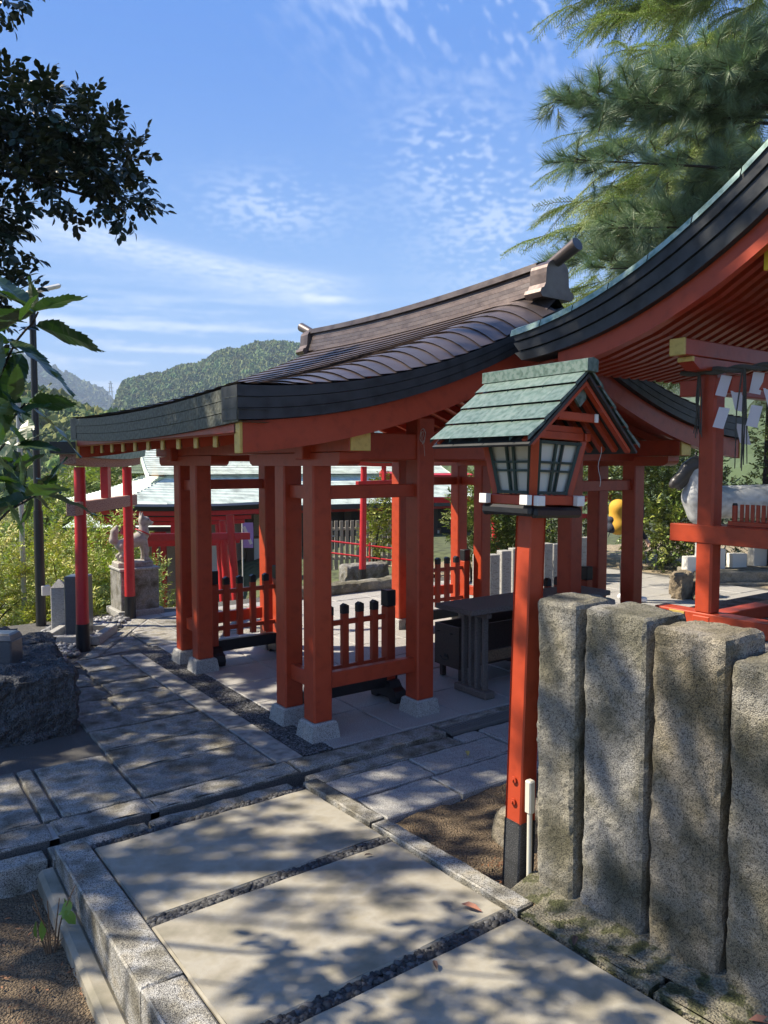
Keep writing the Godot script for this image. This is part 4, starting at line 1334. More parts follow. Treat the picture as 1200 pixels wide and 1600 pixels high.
# a rough-hewn block: a box whose faces are finely divided and displaced
func hewn(c: Vector3, s: Vector3, amp: float, sd: int, step := 0.035, round_ := 0.03, lean := 0.0) -> MB:
	var b := MB.new()
	var f := noise(sd, 1.0, FastNoiseLite.TYPE_SIMPLEX, 4)
	var f2 := noise(sd + 1, 1.0, FastNoiseLite.TYPE_CELLULAR, 1)
	var h := s * 0.5
	var D := func(p: Vector3) -> Vector3: # p on the box surface
		var q := p
		var inner := p.clamp(-h + Vector3.ONE * round_, h - Vector3.ONE * round_)
		var d := p - inner
		if d.length() > 1e-6: q = inner + d.normalized() * round_
		var nrm := d.normalized() if d.length() > 1e-6 else Vector3.UP
		var w := p + c
		var edge := 0.0
		for ax in 3:
			if absf(p[ax]) < h[ax] - 1e-4: edge = maxf(edge, 1.0 - (h[ax] - absf(p[ax])) / 0.06)
		var k := f.get_noise_3dv(w * 3.0) * 0.9 + f.get_noise_3dv(w * 13.0) * 0.5 + (f2.get_noise_3dv(w * 9.0) + 0.5) * maxf(edge, 0.0) * 1.6 + f.get_noise_3dv(w * 40.0) * 0.18
		q += nrm * k * amp
		q.x += lean * (q.y + h.y)
		return c + q
	for ax in 3:
		var a1 := (ax + 1) % 3
		var a2 := (ax + 2) % 3
		var n1 := maxi(2, int(s[a1] / step))
		var n2 := maxi(2, int(s[a2] / step))
		for sg in [-1.0, 1.0]:
			var o := Vector3.ZERO; o[ax] = sg
			var grid := []
			for i in n1 + 1:
				var row := PackedVector3Array()
				for j in n2 + 1:
					var p := Vector3.ZERO
					p[ax] = sg * h[ax]; p[a1] = lerpf(-h[a1], h[a1], float(i) / n1); p[a2] = lerpf(-h[a2], h[a2], float(j) / n2)
					row.append(D.call(p))
				grid.append(row)
			for i in n1:
				for j in n2:
					b.quad(grid[i][j], grid[i + 1][j], grid[i + 1][j + 1], grid[i][j + 1], o)
	return b

func build_stones() -> void:
	var lab := ["upright rough granite stone beside the vermilion lantern post", "upright grey granite stone, second from the lantern post", "upright tan granite stone with a pale crack, third from the lantern post", "upright lichen-stained granite stone, fourth from the lantern post", "upright granite stone, fifth from the lantern post"]
	var zr := [[-2.235, -2.02], [-1.995, -1.70], [-1.665, -1.385], [-1.36, -1.02], [-0.99, -0.62]]
	for i in 5:
		var a: float = zr[i][0]
		var c: float = zr[i][1]
		var top: float = [1.385, 1.375, 1.36, 1.30, 1.31][i]
		var dx: float = [0.0, 0.012, -0.005, 0.008, 0.0][i]
		var b := hewn(V(2.40 + 0.13 + dx, top * 0.5 - 0.02, (a + c) * 0.5), V(0.26, top + 0.04, c - a), 0.0135, 500 + i * 7, 0.022, 0.022, 0.006 * (i % 3 - 1))
		var o := put(self, "standing_stone", b.mesh(), M["stone_%d" % (i % 4)])
		tag(o, lab[i], "stone", "row of upright granite stones along the path")
	var m := MB.new()
	bumpy(m, V(2.295, 0.10, -2.28), V(0.16, 0.035, 0), V(0, 0.085, 1.7), 12, 80, 0.012, 77)
	lone("mortar_bed", m, M.mossy, "pale mortar fillet along the foot of the standing stones", "mortar", "", "structure")
	# low boulder behind the lantern
	var bo := hewn(V(2.86, 0.03, -2.72), V(0.34, 0.26, 0.30), 0.02, 540, 0.03, 0.11)
	lone("boulder", bo, M.stone_2, "rounded mossy boulder in the soil behind the lantern post", "boulder")

func build_fences() -> void:
	var spots := [[3.28, -5.06, "picket fence on black feet behind the front corner posts"], [3.25, -6.98, "picket fence on black feet at the fox statue's end of the pavilion"], [5.80, -6.95, "picket fence on black feet beside the granite name posts"], [5.78, -5.06, "picket fence on black feet half hidden behind the lantern"]]
	for s in spots:
		var r := thing("picket_fence", "low vermilion " + s[2], "fence", V(s[0], 0, s[1]), "low vermilion picket fences inside the pavilion")
		var W := 0.36
		for e in [-1.0, 1.0]:
			var b := MB.new(); b.box(V(e * W, 0.47, 0), V(0.088, 0.62, 0.088), 0.006); put(r, "end_post", b.mesh(), M.vermilion)
			b = MB.new(); b.box(V(e * W, 0.85, 0), V(0.093, 0.135, 0.093), 0.006); put(r, "post_cap", b.mesh(), M.black_paint)
			# cross foot with rounded ends
			b = MB.new()
			var poly := [Vector2(-0.17, 0.0), Vector2(-0.185, 0.05), Vector2(-0.165, 0.10), Vector2(-0.12, 0.12), Vector2(-0.08, 0.17), Vector2(0.08, 0.17), Vector2(0.12, 0.12), Vector2(0.165, 0.10), Vector2(0.185, 0.05), Vector2(0.17, 0.0), Vector2(0.10, 0.0), Vector2(0.08, 0.03), Vector2(-0.08, 0.03), Vector2(-0.10, 0.0)]
			b.prism(poly, V(e * W - 0.055, 0, 0), V(e * W + 0.055, 0, 0), Vector3.BACK, Vector3.UP)
			put(r, "foot", b.mesh(), M.black_paint)
		var b := MB.new(); b.box(V(0, 0.165, 0), V(W * 2.0 + 0.14, 0.11, 0.08), 0.006); put(r, "base_beam", b.mesh(), M.black_paint)
		for y in [0.335, 0.70]:
			b = MB.new(); b.box(V(0, y, 0), V(W * 2.0, 0.042, 0.03), 0.003); put(r, "rail", b.mesh(), M.vermilion)
		for k in 4:
			var x := -W + (k + 1) * W * 2.0 / 5.0
			b = MB.new(); b.box(V(x, 0.51, 0), V(0.058, 0.52, 0.046), 0.003); put(r, "picket", b.mesh(), M.vermilion)
			b = MB.new(); b.box(V(x, 0.80, 0), V(0.061, 0.065, 0.049), 0.003)
			b.prism([Vector2(-0.0305, 0.832), Vector2(0.0305, 0.832), Vector2(0, 0.848)], V(x, 0, -0.0245), V(x, 0, 0.0245), Vector3.RIGHT, Vector3.UP)
			put(r, "picket_cap", b.mesh(), M.black_paint)

func build_furniture() -> void:
	var r := thing("offering_table", "dark wooden table on slatted legs inside the pavilion", "table", V(4.95, 0, -4.72))
	var b := MB.new(); b.box(V(4.95, 0.752, -4.74), V(1.75, 0.045, 0.46), 0.005); part(r, "top", b, M.wood_grey)
	for x in [4.31, 5.6]:
		for k in 4:
			b = MB.new(); b.box(V(x + (0.006 if k % 2 else 0.0), 0.395, -4.86 + k * 0.083), V(0.05, 0.67, 0.032), 0.003); part(r, "leg_slat", b, M.wood_grey)
		b = MB.new(); b.box(V(x, 0.03, -4.735), V(0.11, 0.06, 0.40), 0.006); part(r, "foot", b, M.wood_grey)
		b = MB.new(); b.box(V(x, 0.70, -4.735), V(0.06, 0.05, 0.36), 0.003); part(r, "apron", b, M.wood_grey)
	b = MB.new(); b.box(V(4.955, 0.30, -4.735), V(1.25, 0.09, 0.035), 0.003); part(r, "stretcher", b, M.wood_brown)
	var c := thing("wooden_chest", "dark open wooden chest with an iron handle under the table", "chest", V(4.9, 0.0, -5.2))
	b = MB.new(); b.box(V(4.412, 0.31, -5.21), V(0.024, 0.38, 0.34), 0.003); part(c, "end_panel", b, M.wood_dark)
	b = MB.new(); b.box(V(5.388, 0.31, -5.21), V(0.024, 0.38, 0.34), 0.003); part(c, "end_panel", b, M.wood_dark)
	for z in [-5.37, -5.05]:
		b = MB.new(); b.box(V(4.9, 0.31, z), V(0.95, 0.38, 0.022), 0.003); part(c, "side_panel", b, M.wood_dark)
	b = MB.new(); b.box(V(4.9, 0.135, -5.21), V(0.94, 0.02, 0.3)); part(c, "bottom", b, M.wood_dark)
	for x in [4.47, 5.33]:
		for z in [-5.34, -5.08]:
			b = MB.new(); b.box(V(x, 0.06, z), V(0.05, 0.12, 0.04), 0.003); part(c, "foot", b, M.wood_dark)
	b = MB.new()
	var pts := []
	var rad := []
	for k in 11:
		var a := PI * k / 10.0
		pts.append(V(4.388 - 0.012, 0.215 - 0.03 * sin(a), -5.21 + 0.055 * cos(a))); rad.append(0.005)
	b.tube(pts, rad, 6)
	b.box(V(4.396, 0.22, -5.21), V(0.008, 0.03, 0.05), 0.002)
	part(c, "handle", b, M.iron)
	for z in [-5.31, -5.13]:
		b = MB.new(); b.cyl(V(4.40, 0.43, z), V(4.37, 0.435, z), 0.006, 0.004, 6); part(c, "peg", b, M.iron)
	var s := thing("stone_basin", "low granite water basin behind the wooden table", "basin", V(5.9, 0, -5.85))
	b = MB.new(); b.box(V(5.9, 0.21, -5.85), V(1.1, 0.40, 0.62), 0.02); part(s, "block", b, M.granite_grey)
	for z in [-6.12, -5.58]:
		b = MB.new(); b.box(V(5.9, 0.43, z), V(1.1, 0.06, 0.08), 0.012); part(s, "rim", b, M.granite_pale)
	for x in [5.39, 6.41]:
		b = MB.new(); b.box(V(x, 0.43, -5.85), V(0.08, 0.06, 0.46), 0.012); part(s, "rim", b, M.granite_pale)

func build_left_corner() -> void:
	# raised bed of dark boulders
	var rocks := [
		[V(0.98, 0.20, -5.98), V(0.70, 0.50, 0.50), 0.07, "dark boulder at the corner of the raised pebble bed"],
		[V(0.35, 0.19, -6.0), V(0.66, 0.48, 0.52), 0.07, "dark boulder beside the corner boulder of the raised bed"],
		[V(-0.4, 0.2, -6.05), V(0.8, 0.5, 0.55), 0.07, "dark boulder at the outer end of the raised bed"],
		[V(1.12, 0.17, -6.55), V(0.46, 0.42, 0.42), 0.06, "flat dark rock behind the corner boulder of the raised bed"],
		[V(1.20, 0.15, -7.05), V(0.5, 0.40, 0.44), 0.06, "flat dark rock midway along the raised bed"],
		[V(1.28, 0.14, -7.60), V(0.55, 0.40, 0.5), 0.06, "flat dark rock at the torii end of the raised bed"],
		[V(1.05, 0.13, -8.15), V(0.6, 0.34, 0.5), 0.06, "flat dark rock behind the raised bed"],
	]
	for i in rocks.size():
		var k: Array = rocks[i]
		var o := put(self, "boulder", hewn(k[0], k[1], 0.06, 600 + i * 3, 0.03, 0.05).mesh(), M.rock)
		tag(o, k[3], "boulder", "boulders edging the raised pebble bed")
	var fill := MB.new()
	fill.box(V(0.1, 0.14, -7.0), V(2.1, 0.40, 1.9), 0.05)
	var bed := lone("raised_bed", fill, M.soil, "soil core of the raised pebble bed behind the boulders", "bed", "", "structure")
	many(bed, "pebbles", pebble_mesh(1), M.pebble, scatter_pebbles(func() -> Vector3: return V(rng.randf_range(-0.7, 1.12), 0.352 + rng.randf() * 0.02, rng.randf_range(-7.9, -6.1)), 1500, 0.018, 0.034, 0.25), pebble_cols(1500, 0.10, 0.42), "stuff")
	var pb := put(self, "pebble_bed", MB_box(V(1.75, -0.16, -8.7), V(2.6, 0.30, 2.2)), M.mortar)
	tag(pb, "grey river pebbles strewn around the torii post", "pebbles", "", "structure")
	many(pb, "pebbles", pebble_mesh(2), M.pebble, scatter_pebbles(func() -> Vector3:
		var t := rng.randf()
		var e := V(1.72, 0, -7.78).lerp(V(2.92, 0, -9.62), t)
		return V(e.x - rng.randf() * 0.85 - 0.02, 0.005 + rng.randf() * 0.02, e.z - rng.randf() * 0.25), 1700, 0.018, 0.036, 0.25), pebble_cols(1700, 0.10, 0.45), "stuff")
	# small stone markers
	var r := thing("stone_marker", "square polished grey stone marker inside a granite frame beside the torii", "marker", V(2.075, 0, -8.84), "", -32.0)
	put(r, "pillar", MB_box(V(0, 0.36, 0), V(0.24, 0.72, 0.24), 0.012), M.polished)
	for e in [[V(-0.28, 0.05, 0), V(0.09, 0.10, 0.66)], [V(0.28, 0.05, 0), V(0.09, 0.10, 0.66)], [V(0, 0.05, 0.285), V(0.46, 0.10, 0.09)], [V(0, 0.05, -0.285), V(0.46, 0.10, 0.09)]]:
		put(r, "frame_stone", MB_box(e[0], e[1], 0.008), M.granite_pale)
	r = thing("stone_marker", "pale granite post with pointed top behind the polished marker", "marker", V(1.98, -0.02, -9.35), "", -20.0)
	put(r, "shaft", MB_box(V(0, 0.27, 0), V(0.17, 0.56, 0.17), 0.01), M.granite_pale)
	var tip := MB.new(); frustum(tip, V(0, 0.55, 0), 0.17, 0.04, 0.09); put(r, "tip", tip.mesh(), M.granite_pale)
	r = thing("stone_marker", "short dark polished stone standing in the raised pebble bed", "marker", V(0.98, 0.34, -6.62), "", -35.0)
	put(r, "shaft", MB_box(V(0, 0.10, 0), V(0.20, 0.26, 0.20), 0.012), M.polished)
	tip = MB.new(); frustum(tip, V(0, 0.23, 0), 0.20, 0.17, 0.05); put(r, "cap", tip.mesh(), M.polished)
	# lamp pole and a thin steel pole
	r = thing("lamp_pole", "tall black lamp pole with a white lamp head among the shrubs", "lamp pole", CF(-4.22, -0.3, 9.2))
	var b := MB.new(); b.cyl(V(0, -0.2, 0), V(0, 1.7, 0), 0.062, 0.055, 16); put(r, "lower_pole", b.mesh(), M.pole_black)
	b = MB.new(); b.cyl(V(0, 1.7, 0), V(0, 4.35, 0), 0.044, 0.036, 16); put(r, "upper_pole", b.mesh(), M.pole_black)
	put(r, "clamp_box", MB_box(V(0.05, 0.72, 0.05), V(0.1, 0.12, 0.1), 0.005), M.plaster)
	b = MB.new(); b.box(V(0.12, 4.36, 0.05), V(0.42, 0.05, 0.10), 0.02, Basis(Vector3.BACK, 0.35) ); put(r, "lamp_head", b.mesh(), M.white_paint)
	r = thing("steel_pole", "thin galvanised pole standing beside the black lamp pole", "pole", CF(-5.0, -0.6, 10.4))
	b = MB.new(); b.cyl(V(0, -0.2, 0), V(0, 3.4, 0), 0.036, 0.034, 12); put(r, "pole", b.mesh(), M.steel)
	b = MB.new(); b.cyl(V(0, 3.4, 0), V(0, 3.44, 0), 0.04, 0.02, 12); put(r, "cap", b.mesh(), M.steel)

func MB_box(c: Vector3, s: Vector3, bev := 0.0) -> ArrayMesh:
	var b := MB.new()
	b.box(c, s, bev)
	return b.mesh()

# ---------------------------------------------------------------- torii
func torii(label: String, at: Vector3, turn: float, sep: float, high: float, rad: float, post: Material, cap: Material, lintel: Material, over := 0.42, lean := 0.02, foot := 0.26, deep := 1.0) -> Node3D:
	var r := thing("torii", label, "torii", at, "red torii gates around the precinct", turn)
	for s in [-1.0, 1.0]:
		var x0: float = s * sep * 0.5
		var x1: float = x0 - s * lean * high
		var b := MB.new(); b.cyl(V(lerpf(x0, x1, foot / high), foot, 0), V(x1, high, 0), rad, rad * 0.86, 20); put(r, "post", b.mesh(), post)
		b = MB.new(); b.cyl(V(x0, -0.25, 0), V(lerpf(x0, x1, foot / high), foot, 0), rad * 1.06, rad * 1.05, 20); put(r, "post_foot", b.mesh(), M.black_paint)
	var half := sep * 0.5 + over
	var mk := func(y0: float, y1: float, wide: float, ext: float, up: float) -> ArrayMesh:
		var b := MB.new()
		var n := 14
		for k in n:
			var xa := lerpf(-ext, ext, float(k) / n)
			var xb := lerpf(-ext, ext, float(k + 1) / n)
			var ca := up * pow(absf(xa) / ext, 2.4)
			var cb := up * pow(absf(xb) / ext, 2.4)
			var w := wide * 0.5
			for s in [-1.0, 1.0]:
				b.quad(V(xa, y0 + ca, s * w), V(xb, y0 + cb, s * w), V(xb, y1 + cb, s * (w * 1.12)), V(xa, y1 + ca, s * (w * 1.12)), V(0, 0, s))
			b.quad(V(xa, y0 + ca, -w), V(xb, y0 + cb, -w), V(xb, y0 + cb, w), V(xa, y0 + ca, w), Vector3.DOWN)
			for s in [-1.0, 1.0]:
				b.quad(V(xa, y1 + ca, s * w * 1.12), V(xb, y1 + cb, s * w * 1.12), V(xb, y1 + cb + w * 0.35, 0), V(xa, y1 + ca + w * 0.35, 0), V(0, 1, s))
		for e in [-1.0, 1.0]:
			var w := wide * 0.5
			b.quad(V(e * ext, y0 + up, -w), V(e * ext, y0 + up, w), V(e * ext, y1 + up, w * 1.12), V(e * ext, y1 + up, -w * 1.12), V(e, 0, 0))
			b.tri(V(e * ext, y1 + up, w * 1.12), V(e * ext, y1 + up, -w * 1.12), V(e * ext, y1 + up + w * 0.35, 0), V(e, 0, 0))
		return b.mesh()
	var k := rad / 0.075 * deep
	put(r, "lintel", mk.call(high, high + 0.075 * k, 0.13 * k, half - 0.07, 0.035), lintel)
	put(r, "lintel_cap", mk.call(high + 0.078 * k, high + 0.155 * k, 0.20 * k, half + 0.02, 0.045), cap)
	put(r, "tie_rail", MB_box(V(0, high - 0.36 * k, 0), V(sep + 0.42 * k, 0.115 * k, 0.075 * k), 0.004), lintel)
	put(r, "strut", MB_box(V(0, high - 0.15 * k, 0), V(0.10 * k, 0.30 * k, 0.07 * k), 0.003), post)
	return r

func build_torii() -> void:
	# the one beside the pebble bed: bleached lintel, red posts
	var t := torii("slender red torii with bleached peeling lintel beside the pebble bed", V(2.44, 0, -8.99), rad_to_deg(atan2(1.41, 0.92)), 1.70, 1.93, 0.066, M.torii_red, M.verdigris_pale, M.torii_worn, 0.36, 0.012, 0.28, 1.35)
	for e in [-1.0]:
		put(t, "lintel_end", MB_box(V(e * 1.24, 2.125, 0), V(0.03, 0.115, 0.27), 0.004), M.black_paint)
	# wide torii standing one behind another before the green-roofed hall
	torii("wide red torii with black-edged lintel, first of the row before the green hall", CF(-3.85, -1.35, 14.3), YAW + 8.0, 2.1, 2.35, 0.085, M.torii_red, M.black_paint, M.torii_red, 0.55, 0.06)
	torii("wide red torii with black-edged lintel, second of the row before the green hall", CF(-4.35, -1.5, 15.6), YAW + 8.0, 2.2, 2.3, 0.085, M.torii_red, M.black_paint, M.torii_red, 0.55, 0.05)
	torii("wide red torii with black-edged lintel, third of the row before the green hall", CF(-4.75, -1.6, 17.0), YAW + 8.0, 2.2, 2.2, 0.085, M.torii_red, M.black_paint, M.torii_red, 0.55, 0.05)
	# seen through the pavilion
	torii("red torii with grey-green lintel cap before the dark wooden hall", CF(0.0, 0.0, 12.9), YAW + 62.0, 1.5, 1.93, 0.058, M.torii_red, M.verdigris, M.torii_red, 0.45, 0.03)
	torii("large red torii with doubled crossbeam behind the small camphor tree", CF(1.35, 0.0, 14.6), YAW + 10.0, 1.75, 1.62, 0.07, M.torii_red, M.torii_red, M.torii_red, 0.55, 0.05)
	torii("red torii beyond the granite name posts, near the backpacker", CF(3.75, 0.0, 15.5), YAW - 8.0, 1.3, 1.2, 0.06, M.torii_red, M.torii_red, M.torii_red, 0.4, 0.02)

# ---------------------------------------------------------------- buildings behind
func build_hall() -> void:
	var r := thing("worship_hall", "wooden worship hall with a broad pale green copper roof", "hall", CF(-2.9, -2.3, 23.5), "", YAW + 27.0)
	# local axes: x along the front, +z towards the pavilion
	var hw := 6.2
	var hd := 3.6
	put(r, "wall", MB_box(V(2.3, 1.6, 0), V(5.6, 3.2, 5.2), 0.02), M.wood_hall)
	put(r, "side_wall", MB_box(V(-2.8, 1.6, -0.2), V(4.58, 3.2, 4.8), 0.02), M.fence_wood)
	for i in 8:
		put(r, "pillar", MB_box(V(-5.0 + i * 1.43, 1.6, 2.66), V(0.2, 3.2, 0.16), 0.01), M.wood_dark)
	for i in 5:
		var w := put(r, "window", MB_box(V(-3.4 + i * 1.7, 1.7, 2.63), V(0.9, 1.3, 0.06), 0.01), M.wood_brown)
		put(w, "pane", MB_box(V(-3.4 + i * 1.7, 1.7, 2.665), V(0.76, 1.16, 0.02)), M.plaster)
	put(r, "beam", MB_box(V(0, 3.05, 2.7), V(10.6, 0.22, 0.12), 0.01), M.torii_red)
	for i in 34: # rafter tails with white ends
		var x := -6.0 + i * 0.364
		put(r, "rafter_end", MB_box(V(x, 3.13, hd - 0.12), V(0.09, 0.09, 0.10), 0.008), M.white_paint)
	# lower hipped skirt and upper gable, in lapped courses with a slight curve
	var b := MB.new()
	var rows := 22
	var R := func(t: float) -> Vector3: # half width, height, half depth up the slope
		return V(lerpf(hw, 4.0, t), 3.2 + 0.80 * (0.55 * t + 0.45 * t * t), lerpf(hd, 1.7, t))
	for k in rows:
		var a: Vector3 = R.call(float(k) / rows)
		var c: Vector3 = R.call(float(k + 1) / rows)
		for s in [-1.0, 1.0]:
			b.quad(V(-a.x, a.y + 0.012, s * a.z), V(a.x, a.y + 0.012, s * a.z), V(c.x, c.y, s * c.z), V(-c.x, c.y, s * c.z), V(0, 1, s))
			b.quad(V(-a.x, a.y + 0.012, s * a.z), V(a.x, a.y + 0.012, s * a.z), V(a.x, a.y - 0.01, s * a.z), V(-a.x, a.y - 0.01, s * a.z), V(0, 0, s))
			b.quad(V(s * a.x, a.y + 0.03, -a.z), V(s * a.x, a.y + 0.03, a.z), V(s * c.x, c.y, c.z), V(s * c.x, c.y, -c.z), V(s, 1, 0))
			b.quad(V(s * a.x, a.y + 0.03, -a.z), V(s * a.x, a.y + 0.03, a.z), V(s * a.x, a.y - 0.01, a.z), V(s * a.x, a.y - 0.01, -a.z), V(s, 0, 0))
	put(r, "lower_roof", b.mesh(), M.green_roof)
	b = MB.new()
	for k in 20:
		var t0 := k / 20.0
		var t1 := (k + 1) / 20.0
		var y0 := 4.0 + 1.25 * (0.45 * t0 + 0.55 * t0 * t0)
		var y1 := 4.0 + 1.25 * (0.45 * t1 + 0.55 * t1 * t1)
		for s in [-1.0, 1.0]:
			b.quad(V(-4.6, y0 + 0.012, s * lerpf(1.95, 0.0, t0)), V(4.6, y0 + 0.012, s * lerpf(1.95, 0.0, t0)), V(4.6, y1, s * lerpf(1.95, 0.0, t1)), V(-4.6, y1, s * lerpf(1.95, 0.0, t1)), V(0, 1, s))
			for e in [-1.0, 1.0]: # thick verge
				b.quad(V(e * 4.6, y0 + 0.03, s * lerpf(1.95, 0.0, t0)), V(e * 4.6, y1 + 0.03, s * lerpf(1.95, 0.0, t1)), V(e * 4.6, y1 - 0.25, s * lerpf(1.95, 0.0, t1)), V(e * 4.6, y0 - 0.25, s * lerpf(1.95, 0.0, t0)), V(e, 0, 0))
	put(r, "upper_roof", b.mesh(), M.green_roof)
	b = MB.new()
	for e in [-1.0, 1.0]: b.tri(V(e * 4.15, 3.95, -1.7), V(e * 4.15, 3.95, 1.7), V(e * 4.15, 5.05, 0), V(e, 0, 0))
	put(r, "gable_boards", b.mesh(), M.wood_brown)
	for e in [-1.0, 1.0]:
		put(r, "eave_edge", MB_box(V(0, 3.13, e * (hd - 0.02)), V(hw * 2.0 - 0.02, 0.13, 0.05), 0.005), M.copper_dark)
		put(r, "eave_edge", MB_box(V(e * (hw - 0.02), 3.13, 0), V(0.05, 0.13, hd * 2.0 - 0.1), 0.005), M.copper_dark)
	put(r, "ridge", MB_box(V(0, 5.28, 0), V(9.4, 0.26, 0.36), 0.03), M.green_roof)
	# small shelter with its own pale roof, left of the hall
	r = thing("roofed_shelter", "small red shelter with a pale green roof beside the fox statue", "shelter", CF(-6.15, -1.9, 18.2), "", YAW + 5.0)
	for x in [-0.7, 0.7]:
		for z in [-0.5, 0.5]: put(r, "post", MB_box(V(x, 1.15, z), V(0.13, 2.3, 0.13), 0.01), M.torii_red)
	put(r, "beam", MB_box(V(0, 2.22, 0.5), V(1.9, 0.2, 0.12), 0.01), M.torii_red)
	b = MB.new()
	for k in 10:
		var t0 := k / 10.0
		var t1 := (k + 1) / 10.0
		for s in [-1.0, 1.0]:
			b.quad(V(-lerpf(1.25, 0.9, t0), 2.44 + 0.5 * t0 * (0.6 + 0.4 * t0), s * 1.0 * (1.0 - t0)), V(lerpf(1.25, 0.9, t0), 2.44 + 0.5 * t0 * (0.6 + 0.4 * t0), s * 1.0 * (1.0 - t0)), V(lerpf(1.25, 0.9, t1), 2.44 + 0.5 * t1 * (0.6 + 0.4 * t1), s * 1.0 * (1.0 - t1)), V(-lerpf(1.25, 0.9, t1), 2.44 + 0.5 * t1 * (0.6 + 0.4 * t1), s * 1.0 * (1.0 - t1)), V(0, 1, s))
	put(r, "roof", b.mesh(), M.green_roof)
	for e in [-1.0, 1.0]: put(r, "eave_edge", MB_box(V(0, 2.38, e * 0.98), V(2.46, 0.11, 0.05), 0.005), M.copper_dark)
	# white board fence behind the torii posts
	r = thing("board_fence", "pale wooden board fence before the dark hall", "fence", CF(-0.25, -0.3, 15.6), "", YAW + 20.0)
	var pm := MB_box(Vector3.ZERO, V(0.075, 1.0, 0.02), 0.003)
	for i in 18: put(r, "board", pm, M.fence_wood, V(-1.0 + i * 0.115, 0.62, 0))
	for y in [0.35, 0.95]: put(r, "rail", MB_box(V(0, y, -0.03), V(2.2, 0.06, 0.04), 0.003), M.fence_wood)
	# red pipe railing
	r = thing("pipe_railing", "red painted pipe railing before the dark hall", "railing", CF(-0.55, 0, 13.9), "", YAW - 14.0)
	for y in [0.30, 0.52]:
		b = MB.new(); b.cyl(V(-0.9, y + 0.06, 0), V(1.1, y - 0.12, 0), 0.018, 0.018, 8); put(r, "rail", b.mesh(), M.torii_red)
	for x in [-0.55, 0.3, 1.0]:
		b = MB.new(); b.cyl(V(x, -0.3, 0), V(x, 0.56 - 0.09 * x, 0), 0.018, 0.018, 8); put(r, "stanchion", b.mesh(), M.torii_red)
	b = MB.new(); b.cyl(V(-0.8, -0.2, 0), V(-0.55, 0.5, 0), 0.014, 0.014, 8); put(r, "brace", b.mesh(), M.torii_red)
	# low stone wall and kerb log seen past the fence
	var o := lone("low_stone_wall", hewn(CF(-0.35, 0.06, 13.2), V(0.9, 0.34, 0.3), 0.03, 700, 0.05, 0.04), M.granite_grey, "low rough stone wall beside the red pipe railing", "wall")
	o.name = "low_stone_wall"
	lone("stone_kerb", hewn(V(6.3, 0.06, -9.75), V(2.2, 0.2, 0.28), 0.03, 705, 0.06, 0.06), M.stone_0, "long rough granite kerb stone behind the picket fence", "kerb stone")

